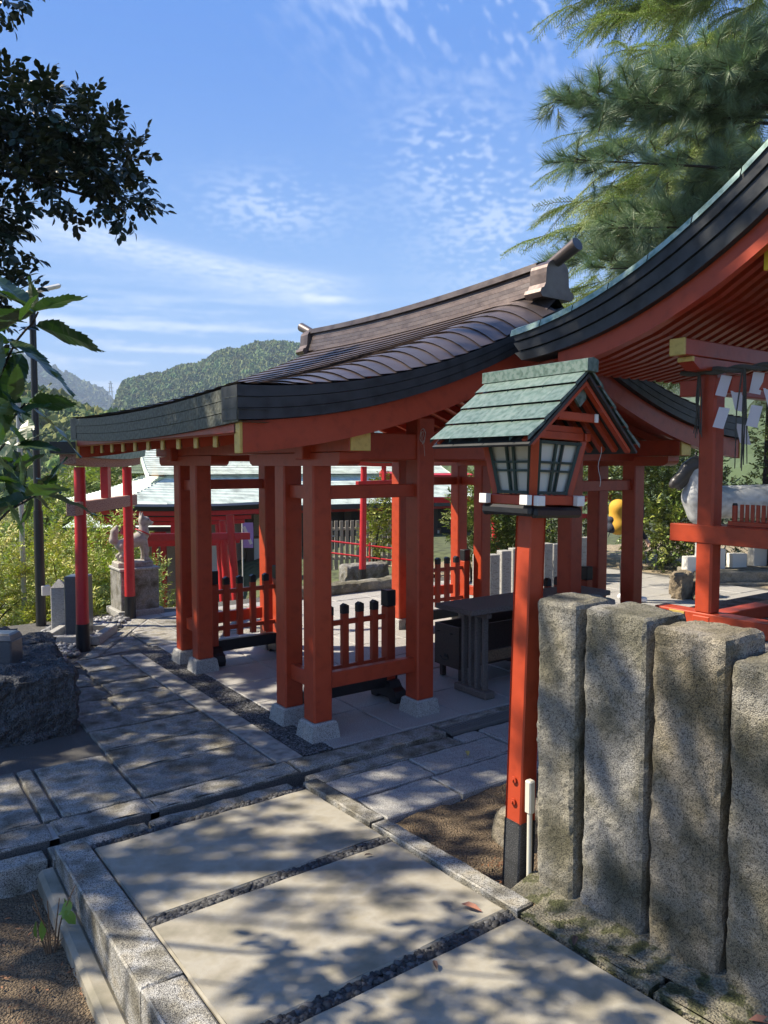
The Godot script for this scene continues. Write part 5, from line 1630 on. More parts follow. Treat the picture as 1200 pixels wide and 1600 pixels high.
func build_yard() -> void:
	# inscribed granite name posts in a row
	var a := V(7.15, 0, -7.75)
	var e := V(10.9, 0, -8.75)
	var order := ["first", "second", "third", "fourth", "fifth", "sixth", "seventh", "eighth", "ninth", "tenth", "eleventh", "twelfth", "thirteenth"]
	for i in 13:
		var p := a.lerp(e, i / 12.0)
		var big: bool = i == 9
		var r := thing("name_post", "grey granite name post, %s of the row counted from the pavilion's far corner" % order[i], "name post", p, "row of inscribed granite name posts", -14.9 + rng.randf_range(-3, 3))
		var h := (0.98 if big else 0.70) + rng.randf_range(-0.02, 0.02)
		put(r, "shaft", MB_box(V(0, h * 0.5, 0), V(0.165 if not big else 0.24, h, 0.15), 0.008), M.granite_pale)
		# carved characters on both broad faces
		var ins := MB.new()
		for s in [-1.0]:
			for c in 5:
				for k in 4:
					var y := h * 0.86 - c * 0.105 - rng.randf() * 0.075
					var z := rng.randf_range(-0.04, 0.04)
					if rng.randf() < 0.6: ins.box(V(s * (0.083 if not big else 0.121), y, z), V(0.003, 0.008, rng.randf_range(0.02, 0.05)))
					else: ins.box(V(s * (0.083 if not big else 0.121), y, z), V(0.0026, rng.randf_range(0.02, 0.05), 0.008))
					ins.box(V(rng.randf_range(-0.045, 0.045), h * 0.86 - c * 0.105 - rng.randf() * 0.075, 0.0755), V(rng.randf_range(0.015, 0.05), 0.008, 0.003))
		put(r, "inscription", ins.mesh(), M.engraved)
	# banners
	banner("tall red banner with white characters behind the fox statue", CF(-4.02, -1.2, 14.9), 1.75, 0.34, YAW + 25.0, M.torii_red)
	banner("red banner with white octagon crest among the camphor leaves", CF(2.32, -0.15, 13.4), 1.45, 0.36, YAW + 12.0, M.torii_red)
	var r := thing("banner", "purple and white cloth banner among the red torii posts", "banner", CF(-3.35, -1.3, 17.8), "", YAW)
	var b := MB.new(); b.cyl(V(0, 0, 0), V(0, 2.1, 0), 0.015, 0.012, 8); put(r, "pole", b.mesh(), M.white_paint)
	b = MB.new(); cloth(b, 0.24, 0.6, 1.3); put(r, "cloth", b.mesh(), mat("purple", srgb(0.42, 0.28, 0.62), 0.8))
	b = MB.new(); b.box(V(0.13, 1.6, 0.03), V(0.07, 0.45, 0.006), 0.0, Basis(Vector3.BACK, 0.4)); put(r, "white_band", b.mesh(), M.cloth_white)
	# cable with drop wires across the gap
	b = MB.new()
	var pts := []
	var rad := []
	for k in 15:
		var t := k / 14.0
		pts.append(CF(lerpf(-1.15, 0.35, t), 2.02 + 0.16 * t * t + 0.05 * t, 12.2)); rad.append(0.007)
	b.tube(pts, rad, 5)
	lone("hanging_cable", b, M.iron, "black cable sagging across the view behind the pavilion", "cable")
	# rocks and planter clutter at the foot of the horse statue
	var spots := [[9.95, -6.45, 0.30, 0.42, 0.22, "split tan rock standing on the sand"], [10.15, -6.60, 0.26, 0.22, 0.26, "squat tan rock lying on the sand"], [10.35, -6.35, 0.34, 0.30, 0.24, "pale tan boulder by the horse statue's plinth"], [10.62, -6.45, 0.22, 0.16, 0.2, "small brown rock by the horse statue's plinth"], [10.05, -6.2, 0.2, 0.18, 0.2, "small orange-brown rock on the sandy yard"]]
	for i in spots.size():
		var s: Array = spots[i]
		lone("yard_rock", hewn(V(s[0], s[3] * 0.5 - 0.03, s[1]), V(s[2], s[3], s[4]), 0.04, 720 + i * 3, 0.05, 0.06), M.rock_tan, s[5], "rock", "rocks on the sandy yard")
	for i in 4:
		var p := V(11.4, 0, -7.2).lerp(V(12.9, 0, -6.9), i / 3.0)
		var o := thing("name_post", "short white stone post, %s of the group behind the horse statue" % order[i], "name post", p, "short white stone posts behind the horse", -20.0)
		put(o, "shaft", MB_box(V(0, 0.22 + 0.05 * (i % 2), 0), V(0.3, 0.45 + 0.1 * (i % 2), 0.16), 0.01), M.plaster)
		put(o, "base", MB_box(V(0, 0.03, 0), V(0.36, 0.08, 0.22), 0.008), M.granite_pale)

func cloth(b: MB, w: float, h: float, y0: float) -> void:
	for i in 6:
		for j in 14:
			var q := []
			for k in [[0, 0], [1, 0], [1, 1], [0, 1]]:
				var u: float = (i + k[0]) / 6.0
				var v: float = (j + k[1]) / 14.0
				q.append(V(0.02 + u * w, y0 + v * h, 0.03 * u * sin(v * 5.0 + u * 2.0)))
			b.quad(q[0], q[1], q[2], q[3], V(0, 0, 1))

# strokes of each character on a 10 by 10 field
const GLYPHS := {
	"mon": [[3, 0, 7, 0], [7, 0, 10, 3], [10, 3, 10, 7], [10, 7, 7, 10], [7, 10, 3, 10], [3, 10, 0, 7], [0, 7, 0, 3], [0, 3, 3, 0], [3, 3, 7, 3], [3.5, 5, 6.5, 5], [3, 7, 7, 7]],
	"dai": [[1, 4, 9, 4], [5, 0, 5, 5], [5, 5, 1, 10], [5, 5, 9, 10]],
	"yama": [[5, 0, 5, 9], [1, 4, 1, 9], [9, 4, 9, 9], [1, 9, 9, 9]],
	"gi": [[0, 3, 4, 3], [4, 3, 1, 6], [2.4, 0, 2.4, 1], [2.4, 5, 2.4, 10], [6, 1, 9, 0], [6, 1, 6, 9], [6, 9, 7.5, 8], [6, 4.5, 10, 4.5], [7.6, 0.5, 10, 10]],
	"jin": [[0, 3, 4, 3], [4, 3, 1, 6], [2.4, 0, 2.4, 1], [2.4, 5, 2.4, 10], [5, 2, 10, 2], [5, 2, 5, 7], [10, 2, 10, 7], [5, 4.5, 10, 4.5], [5, 7, 10, 7], [7.5, 0, 7.5, 10]],
	"ja": [[0, 3, 4, 3], [4, 3, 1, 6], [2.4, 0, 2.4, 1], [2.4, 5, 2.4, 10], [7.5, 1, 7.5, 9], [5.4, 4, 9.6, 4], [5, 9, 10, 9]],
}
func banner(label: String, at: Vector3, h: float, w: float, turn: float, m: Material) -> void:
	var r := thing("banner", label, "banner", at, "red shrine banners", turn)
	var b := MB.new(); b.cyl(V(w + 0.04, 0, 0), V(w + 0.04, h + 0.62, 0), 0.014, 0.012, 8); put(r, "pole", b.mesh(), M.white_paint)
	b = MB.new(); b.cyl(V(0.0, h + 0.56, 0), V(w + 0.06, h + 0.56, 0), 0.009, 0.009, 6); put(r, "cross_rod", b.mesh(), M.white_paint)
	b = MB.new(); cloth(b, w, h, 0.55); put(r, "cloth", b.mesh(), m)
	for k in 4: put(r, "tab", MB_box(V(w + 0.03, 0.62 + k * (h - 0.14) / 3.0, 0.0), V(0.06, 0.03, 0.012)), M.cloth_white)
	var seq := ["mon", "dai", "yama", "gi", "jin", "ja"]
	for k in seq.size():
		b = MB.new()
		var s := h / 6.6
		for g in GLYPHS[seq[k]]:
			var P := func(x: float, y: float) -> Vector3:
				var u := (0.5 * w - s * 0.42 + x * s * 0.084) / w
				var yy := 0.55 + h - 0.06 - k * s * 1.06 - y * s * 0.088
				return V(0.02 + u * w, yy, 0.03 * u * sin((yy - 0.55) / h * 5.0 + u * 2.0) + 0.006)
			var p0: Vector3 = P.call(g[0], g[1])
			var p1: Vector3 = P.call(g[2], g[3])
			b.box((p0 + p1) * 0.5, V(p0.distance_to(p1) + s * 0.09, s * 0.10, 0.004), 0.0, Basis(Vector3.BACK, atan2(p1.y - p0.y, p1.x - p0.x)))
		put(r, "emblem" if k == 0 else "character", b.mesh(), M.cloth_white)

# ---------------------------------------------------------------- bodies: tapered capsules joined smoothly, meshed as surface nets
func sdf_mesh(bones: Array, cell: float, blend: float) -> ArrayMesh:
	var lo := Vector3.ONE * 1e9
	var hi := -lo
	for q in bones:
		for e in [[q[0], q[2]], [q[1], q[3]]]:
			lo = lo.min(e[0] - Vector3.ONE * (e[1] + blend)); hi = hi.max(e[0] + Vector3.ONE * (e[1] + blend))
	lo -= Vector3.ONE * cell * 2.0
	hi += Vector3.ONE * cell * 2.0
	var nx := int((hi.x - lo.x) / cell) + 2
	var ny := int((hi.y - lo.y) / cell) + 2
	var nz := int((hi.z - lo.z) / cell) + 2
	var f := PackedFloat32Array()
	f.resize(nx * ny * nz)
	f.fill(1.0)
	for q in bones:
		var a: Vector3 = q[0]
		var c: Vector3 = q[1]
		var ra: float = q[2]
		var rb: float = q[3]
		var pad := maxf(ra, rb) + blend * 2.0 + cell * 2.0
		var l := ((a.min(c) - Vector3.ONE * pad - lo) / cell).max(Vector3.ZERO)
		var u := ((a.max(c) + Vector3.ONE * pad - lo) / cell)
		var d := c - a
		var dd := maxf(d.length_squared(), 1e-9)
		for i in range(int(l.x), mini(int(u.x) + 1, nx)):
			for j in range(int(l.y), mini(int(u.y) + 1, ny)):
				var row := (i * ny + j) * nz
				for k in range(int(l.z), mini(int(u.z) + 1, nz)):
					var p := lo + V(i, j, k) * cell
					var t := clampf((p - a).dot(d) / dd, 0.0, 1.0)
					var s := (p - a - d * t).length() - lerpf(ra, rb, t)
					var o := f[row + k]
					var h := clampf(0.5 + 0.5 * (o - s) / blend, 0.0, 1.0)
					f[row + k] = lerpf(o, s, h) - blend * h * (1.0 - h)
	var vid := {}
	var vs := PackedVector3Array()
	var ns := PackedVector3Array()
	var idx := PackedInt32Array()
	var sy := nz
	var sx := ny * nz
	for i in nx - 1:
		for j in ny - 1:
			for k in nz - 1:
				var o := i * sx + j * sy + k
				var c0 := f[o]
				var inside := 0
				var cor := [c0, f[o + 1], f[o + sy], f[o + sy + 1], f[o + sx], f[o + sx + 1], f[o + sx + sy], f[o + sx + sy + 1]]
				for x in cor:
					if x < 0.0: inside += 1
				if inside == 0 or inside == 8: continue
				var p := Vector3.ZERO
				var m := 0
				for e in [[0, 1], [2, 3], [4, 5], [6, 7], [0, 2], [1, 3], [4, 6], [5, 7], [0, 4], [1, 5], [2, 6], [3, 7]]:
					var x: float = cor[e[0]]
					var y: float = cor[e[1]]
					if (x < 0.0) == (y < 0.0): continue
					var t := x / (x - y)
					var pa := V(e[0] >> 2 & 1, e[0] >> 1 & 1, e[0] & 1)
					var pb := V(e[1] >> 2 & 1, e[1] >> 1 & 1, e[1] & 1)
					p += pa.lerp(pb, t); m += 1
				p /= m
				vid[o] = vs.size()
				vs.append(lo + (V(i, j, k) + p) * cell)
				ns.append(V(cor[4] + cor[5] + cor[6] + cor[7] - cor[0] - cor[1] - cor[2] - cor[3], cor[2] + cor[3] + cor[6] + cor[7] - cor[0] - cor[1] - cor[4] - cor[5], cor[1] + cor[3] + cor[5] + cor[7] - cor[0] - cor[2] - cor[4] - cor[6]).normalized())
	for o in vid:
		for ax in [[1, sy, sx], [sy, sx, 1], [sx, 1, sy]]:
			if o + ax[0] >= f.size(): continue
			if (f[o] < 0.0) == (f[o + ax[0]] < 0.0): continue
			var q := [o, o - ax[1], o - ax[1] - ax[2], o - ax[2]]
			var ok := true
			for x in q:
				if not vid.has(x): ok = false
			if not ok: continue
			var w := [vid[q[0]], vid[q[1]], vid[q[2]], vid[q[3]]]
			var nn := (vs[w[1]] - vs[w[0]]).cross(vs[w[2]] - vs[w[0]])
			if nn.dot(ns[w[0]] + ns[w[2]]) > 0.0: w = [w[0], w[3], w[2], w[1]]
			for x in [w[0], w[1], w[2], w[0], w[2], w[3]]: idx.append(x)
	var arr := []
	arr.resize(Mesh.ARRAY_MAX)
	arr[Mesh.ARRAY_VERTEX] = vs; arr[Mesh.ARRAY_NORMAL] = ns; arr[Mesh.ARRAY_INDEX] = idx
	var m := ArrayMesh.new()
	m.add_surface_from_arrays(Mesh.PRIMITIVE_TRIANGLES, arr)
	return m

func build_statues() -> void:
	# pedestal and fox
	var p := thing("stone_pedestal", "tall square granite pedestal carrying the fox statue", "pedestal", V(3.08, 0, -10.08))
	put(p, "die", MB_box(V(0, 0.29, 0), V(0.50, 0.58, 0.48), 0.01), M.granite_grey)
	put(p, "plinth", MB_box(V(0, 0.02, 0), V(0.60, 0.09, 0.58), 0.008), M.granite_pale)
	put(p, "cap", MB_box(V(0, 0.595, 0), V(0.53, 0.035, 0.51), 0.008), M.granite_pale)
	var r := thing("fox_statue", "pale stone fox statue with a red and white cord round its neck", "statue", V(3.06, 0.612, -10.08))
	# faces +x; standing with chest high, tail raised behind
	put(r, "base", MB_box(V(0.0, 0.035, 0), V(0.46, 0.07, 0.30), 0.01), M.statue)
	var bones := [
		[V(-0.13, 0.28, 0), V(0.10, 0.36, 0), 0.082, 0.092], [V(0.10, 0.36, 0), V(0.15, 0.42, 0), 0.092, 0.075],
		[V(0.15, 0.42, 0), V(0.155, 0.56, 0), 0.072, 0.055],
		[V(0.155, 0.60, 0), V(0.185, 0.60, 0), 0.066, 0.055], [V(0.19, 0.585, 0), V(0.265, 0.565, 0), 0.042, 0.022],
		[V(0.20, 0.56, 0), V(0.25, 0.545, 0), 0.03, 0.016],
	]
	for s in [-1.0, 1.0]:
		bones += [
			[V(0.13, 0.635, s * 0.035), V(0.125, 0.72, s * 0.045), 0.026, 0.008],
			[V(0.13, 0.34, s * 0.065), V(0.165, 0.21, s * 0.072), 0.05, 0.034], [V(0.165, 0.21, s * 0.072), V(0.16, 0.09, s * 0.075), 0.033, 0.026], [V(0.16, 0.085, s * 0.075), V(0.20, 0.08, s * 0.075), 0.028, 0.024],
			[V(-0.14, 0.28, s * 0.06), V(-0.08, 0.19, s * 0.08), 0.074, 0.045], [V(-0.08, 0.19, s * 0.08), V(-0.17, 0.135, s * 0.08), 0.04, 0.027], [V(-0.17, 0.135, s * 0.08), V(-0.145, 0.085, s * 0.08), 0.026, 0.024], [V(-0.145, 0.082, s * 0.08), V(-0.10, 0.08, s * 0.08), 0.026, 0.022],
		]
	bones += [[V(-0.19, 0.30, 0), V(-0.245, 0.36, 0), 0.04, 0.05], [V(-0.245, 0.36, 0), V(-0.225, 0.47, 0), 0.052, 0.05], [V(-0.225, 0.47, 0), V(-0.19, 0.55, 0), 0.048, 0.012]]
	put(r, "body", sdf_mesh(bones, 0.014, 0.022), M.statue)
	for s in [-1.0, 1.0]:
		var b := MB.new(); b.cyl(V(0.205, 0.612, s * 0.045), V(0.212, 0.612, s * 0.052), 0.008, 0.006, 8); put(r, "eye", b.mesh(), M.iron)
	var b := MB.new(); b.cyl(V(0.262, 0.572, 0), V(0.288, 0.566, 0), 0.016, 0.010, 8); put(r, "nose", b.mesh(), M.statue)
	b = MB.new()
	var pts := []
	var rad := []
	for k in 17:
		var a := TAU * k / 16.0
		pts.append(V(0.145 + 0.095 * cos(a), 0.445 + 0.045 * cos(a) * -1.0 - 0.0, 0.088 * sin(a))); rad.append(0.009)
	b.tube(pts, rad, 6, false)
	put(r, "neck_cord", b.mesh(), M.torii_red)
	# horse statue facing the sanctuary
	p = thing("statue_plinth", "pale concrete plinth under the horse statue", "plinth", V(12.05, -0.05, -6.98), "", -30.0)
	put(p, "block", MB_box(V(0.35, 0.12, 0), V(2.1, 0.28, 0.7), 0.02), M.granite_warm)
	put(p, "step", MB_box(V(0.35, 0.03, 0), V(2.3, 0.10, 0.9), 0.02), M.granite_warm)
	r = thing("horse_statue", "white horse statue with dark head standing in the sandy yard", "statue", V(12.05, 0.21, -6.98), "", -30.0)
	var hb := [
		[V(-0.35, 1.12, 0), V(0.95, 1.14, 0), 0.27, 0.29], [V(-0.35, 1.12, 0), V(-0.5, 1.22, 0), 0.27, 0.2], [V(-0.50, 1.22, 0), V(-0.58, 1.62, 0), 0.25, 0.16], [V(-0.48, 0.95, 0), V(-0.55, 1.2, 0), 0.22, 0.24],
		[V(0.95, 1.14, 0), V(1.15, 1.10, 0), 0.29, 0.24],
	]
	for s in [-1.0, 1.0]:
		hb += [[V(-0.42, 1.0, s * 0.16), V(-0.40, 0.55, s * 0.17), 0.13, 0.075], [V(-0.40, 0.55, s * 0.17), V(-0.42, 0.12, s * 0.17), 0.065, 0.05], [V(-0.42, 0.12, s * 0.17), V(-0.47, 0.03, s * 0.17), 0.055, 0.06],
			[V(1.05, 1.05, s * 0.16), V(0.95, 0.66, s * 0.18), 0.19, 0.10], [V(0.95, 0.66, s * 0.18), V(1.12, 0.48, s * 0.18), 0.09, 0.06], [V(1.12, 0.48, s * 0.18), V(1.06, 0.12, s * 0.18), 0.055, 0.045], [V(1.06, 0.12, s * 0.18), V(1.0, 0.03, s * 0.18), 0.05, 0.06]]
	put(r, "body", sdf_mesh(hb, 0.04, 0.09), M.horse_white)
	var hh := [[V(-0.60, 1.74, 0), V(-0.72, 1.68, 0), 0.15, 0.125], [V(-0.72, 1.66, 0), V(-0.93, 1.46, 0), 0.115, 0.08], [V(-0.93, 1.46, 0), V(-0.98, 1.41, 0), 0.085, 0.065], [V(-0.70, 1.55, 0), V(-0.86, 1.36, 0), 0.075, 0.05]]
	for s in [-1.0, 1.0]: hh += [[V(-0.55, 1.86, s * 0.07), V(-0.54, 1.98, s * 0.09), 0.04, 0.012]]
	put(r, "head", sdf_mesh(hh, 0.03, 0.04), M.horse_dark)
	b = MB.new(); b.tube([V(-0.58, 1.80, 0), V(-0.42, 1.68, 0), V(-0.32, 1.45, 0), V(-0.25, 1.36, 0)], [0.05, 0.06, 0.06, 0.03], 10); put(r, "mane", b.mesh(), M.horse_dark)
	b = MB.new(); b.tube([V(1.32, 1.25, 0), V(1.48, 1.15, 0), V(1.52, 0.8, 0), V(1.5, 0.45, 0)], [0.04, 0.07, 0.08, 0.02], 10); put(r, "tail", b.mesh(), M.horse_dark)
	b = MB.new()
	pts = []; rad = []
	for k in 17:
		var a := TAU * k / 16.0
		pts.append(V(-0.56 + 0.10 * cos(a), 1.50 + 0.10 * cos(a), 0.17 * sin(a))); rad.append(0.014)
	b.tube(pts, rad, 6, false); put(r, "halter_rope", b.mesh(), M.rope)

func build_person() -> void:
	var r := thing("person", "visitor with a yellow and black backpack walking behind the pavilion post", "person", V(9.12, 0.0, -6.72), "", -35.0)
	# facing +x; mostly hidden, built whole all the same
	var body := [
		[V(0, 0.92, 0), V(0, 1.12, 0), 0.135, 0.13], [V(0, 1.12, 0), V(0.02, 1.36, 0), 0.13, 0.12], [V(0.02, 1.38, -0.13), V(0.02, 1.38, 0.13), 0.075, 0.075], [V(0.02, 1.40, 0), V(0.03, 1.50, 0), 0.055, 0.05],
	]
	for s in [-1.0, 1.0]:
		body += [[V(0.02, 1.37, s * 0.17), V(0.0, 1.12, s * 0.21), 0.055, 0.043], [V(0.0, 1.12, s * 0.21), V(0.13, 0.93, s * 0.19), 0.042, 0.032],
			[V(0, 0.90, s * 0.085), V(0.07 * s, 0.50, s * 0.09), 0.09, 0.062], [V(0.07 * s, 0.50, s * 0.09), V(0.05 * s - 0.03, 0.10, s * 0.09), 0.058, 0.042]]
	put(r, "body", sdf_mesh(body, 0.02, 0.04), M.cloth_black)
	var head := [[V(0.035, 1.60, 0), V(0.045, 1.575, 0), 0.088, 0.072], [V(0.05, 1.555, 0), V(0.08, 1.53, 0), 0.058, 0.035], [V(0.125, 1.585, 0), V(0.145, 1.57, 0), 0.012, 0.014]]
	for s in [-1.0, 1.0]: head += [[V(0.03, 1.585, s * 0.083), V(0.025, 1.565, s * 0.086), 0.016, 0.013]]
	put(r, "head", sdf_mesh(head, 0.012, 0.014), M.skin)
	put(r, "hair", sdf_mesh([[V(0.02, 1.635, 0), V(0.0, 1.58, 0), 0.088, 0.085], [V(-0.02, 1.58, 0), V(-0.03, 1.52, 0), 0.075, 0.055]], 0.014, 0.02), M.hair)
	for s in [-1.0, 1.0]:
		var hand := [[V(0.145, 0.91, s * 0.19), V(0.17, 0.87, s * 0.19), 0.028, 0.027]]
		for k in 4: hand.append([V(0.165 + 0.006 * k, 0.86, s * 0.19 - 0.03 + 0.019 * k), V(0.185 - 0.004 * k, 0.80 + 0.006 * absf(k - 1.5), s * 0.19 - 0.03 + 0.019 * k), 0.0095, 0.008])
		hand.append([V(0.165, 0.89, s * 0.165), V(0.20, 0.855, s * 0.155), 0.011, 0.009])
		put(r, "hand", sdf_mesh(hand, 0.006, 0.006), M.skin)
		put(r, "shoe", sdf_mesh([[V(0.05 * s - 0.06, 0.05, s * 0.09), V(0.05 * s + 0.12, 0.04, s * 0.09), 0.048, 0.042]], 0.014, 0.02), M.cloth_white)
	var k := thing("backpack", "yellow and black backpack on the visitor's back", "backpack", V(9.12, 0.0, -6.72), "", -35.0)
	put(k, "main_bag", sdf_mesh([[V(-0.20, 1.08, -0.05), V(-0.20, 1.08, 0.05), 0.11, 0.11], [V(-0.20, 1.35, -0.05), V(-0.20, 1.35, 0.05), 0.10, 0.10], [V(-0.20, 1.10, 0), V(-0.20, 1.34, 0), 0.135, 0.12]], 0.018, 0.05), M.cloth_yellow)
	put(k, "front_pocket", sdf_mesh([[V(-0.30, 1.06, -0.05), V(-0.30, 1.06, 0.05), 0.075, 0.075], [V(-0.30, 1.17, -0.04), V(-0.30, 1.17, 0.04), 0.06, 0.06]], 0.016, 0.03), M.cloth_navy)
	for s in [-1.0, 1.0]:
		var b := MB.new(); b.tube([V(-0.12, 1.42, s * 0.08), V(0.02, 1.47, s * 0.09), V(0.13, 1.38, s * 0.09), V(0.12, 1.2, s * 0.10), V(-0.08, 1.03, s * 0.12)], [0.014, 0.014, 0.014, 0.014, 0.014], 6); put(k, "strap", b.mesh(), M.cloth_navy)
		b = MB.new(); b.tube([V(-0.33, 1.0, s * 0.06), V(-0.36, 0.93, s * 0.07)], [0.006, 0.005], 5); put(k, "cord", b.mesh(), M.cloth_navy)

# ---------------------------------------------------------------- plants
func leaf(b: MB, at: Vector3, dir: Vector3, up: Vector3, l: float, w: float, fold := 0.18, curl := 0.12) -> void:
	var s := dir.cross(up).normalized()
	var n := s.cross(dir).normalized()
	var prof := [[0.0, 0.0], [0.3, 0.42], [0.65, 0.40], [1.0, 0.0]]
	var mid := []
	var le := []
	var ri := []
	for p in prof:
		var m: Vector3 = at + dir * l * p[0] - n * curl * l * p[0] * p[0]
		mid.append(m)
		le.append(m + s * w * p[1] + n * fold * w * p[1])
		ri.append(m - s * w * p[1] + n * fold * w * p[1])
	b.tri(mid[0], le[1], mid[1], n); b.tri(mid[0], mid[1], ri[1], n)
	b.quad(mid[1], le[1], le[2], mid[2], n); b.quad(mid[1], mid[2], ri[2], ri[1], n)
	b.tri(mid[2], le[2], mid[3], n); b.tri(mid[2], mid[3], ri[2], n)

func sprig(sd: int, n: int, l: float, w: float, len: float, droop := 0.3) -> ArrayMesh: # a short twig along +z carrying leaves
	var g := RandomNumberGenerator.new()
	g.seed = sd
	var b := MB.new()
	b.use_c = true
	b.col = Color(0.5, 0.42, 0.35)
	b.tube([Vector3.ZERO, V(0, 0.02, len * 0.5), V(0, 0.0, len)], [0.0035, 0.0028, 0.0015], 4, false)
	for i in n:
		var t := (i + 0.6) / n
		var side := 1.0 if i % 2 else -1.0
		var d := V(side * g.randf_range(0.5, 1.0), g.randf_range(-0.5, 0.6) - droop * 0.3, g.randf_range(0.25, 0.9)).normalized()
		if i == n - 1: d = V(0.05, -0.1, 1).normalized()
		var k := g.randf_range(0.75, 1.2)
		b.col = Color(1, 1, 1) * g.randf_range(0.75, 1.2)
		leaf(b, V(0, 0.01, len * t), d, V(g.randfn() * 0.35, 1, g.randfn() * 0.35).normalized(), l * k, w * k, 0.25, g.randf_range(0.0, 0.3))
	return b.mesh()

func aim(d: Vector3, roll: float) -> Basis: # turns +z to d
	var u := Vector3.UP if absf(d.y) < 0.95 else Vector3.RIGHT
	var x := u.cross(d).normalized()
	var y := d.cross(x).normalized()
	return Basis(x, y, d) * Basis(Vector3.BACK, roll)

# foliage spread through lumps: [centre, radii]
func foliage(parent: Node3D, called: String, lumps: Array, meshes: Array, m: Material, n: int, s0: float, s1: float, tint: Color, vary: float, shell := 0.55, up := 0.25, kind := "stuff") -> void:
	var vol := 0.0
	for L in lumps: vol += L[1].x * L[1].y + L[1].y * L[1].z + L[1].x * L[1].z
	var where := []
	var cols := []
	for k in meshes.size(): where.append([]); cols.append([])
	for L in lumps:
		var cnt := int(n * (L[1].x * L[1].y + L[1].y * L[1].z + L[1].x * L[1].z) / vol)
		var lt := rng.randf_range(0.85, 1.15)
		for i in cnt:
			var d := V(rng.randfn(), rng.randfn(), rng.randfn()).normalized()
			var q := pow(rng.randf(), shell)
			var p: Vector3 = L[0] + d * L[1] * q
			var dir := (d + V(rng.randfn() * 0.55, rng.randfn() * 0.45 + up, rng.randfn() * 0.55)).normalized()
			var s := rng.randf_range(s0, s1)
			var k := rng.randi() % meshes.size()
			where[k].append(Transform3D(aim(dir, rng.randf_range(-0.8, 0.8)).scaled(Vector3.ONE * s), p - parent.position))
			var g := lt * (1.0 + rng.randf_range(-vary, vary))
			cols[k].append(Color(tint.r * g * rng.randf_range(0.85, 1.2), tint.g * g, tint.b * g * rng.randf_range(0.8, 1.1)))
	for k in meshes.size(): many(parent, called, meshes[k], m, where[k], cols[k], kind)

func limb(parent: Node3D, called: String, pts: Array, r0: float, r1: float, m: Material) -> void:
	var c := Curve3D.new()
	for i in pts.size():
		var t: Vector3 = (pts[mini(i + 1, pts.size() - 1)] - pts[maxi(i - 1, 0)]) / 6.0
		c.add_point(pts[i], -t, t)
	var ps := []
	var rs := []
	var n := maxi(6, pts.size() * 4)
	for i in n + 1:
		ps.append(c.sample_baked(c.get_baked_length() * i / n, true)); rs.append(lerpf(r0, r1, float(i) / n))
	var b := MB.new()
	b.tube(ps, rs, 9)
	part(parent, called, b, m)

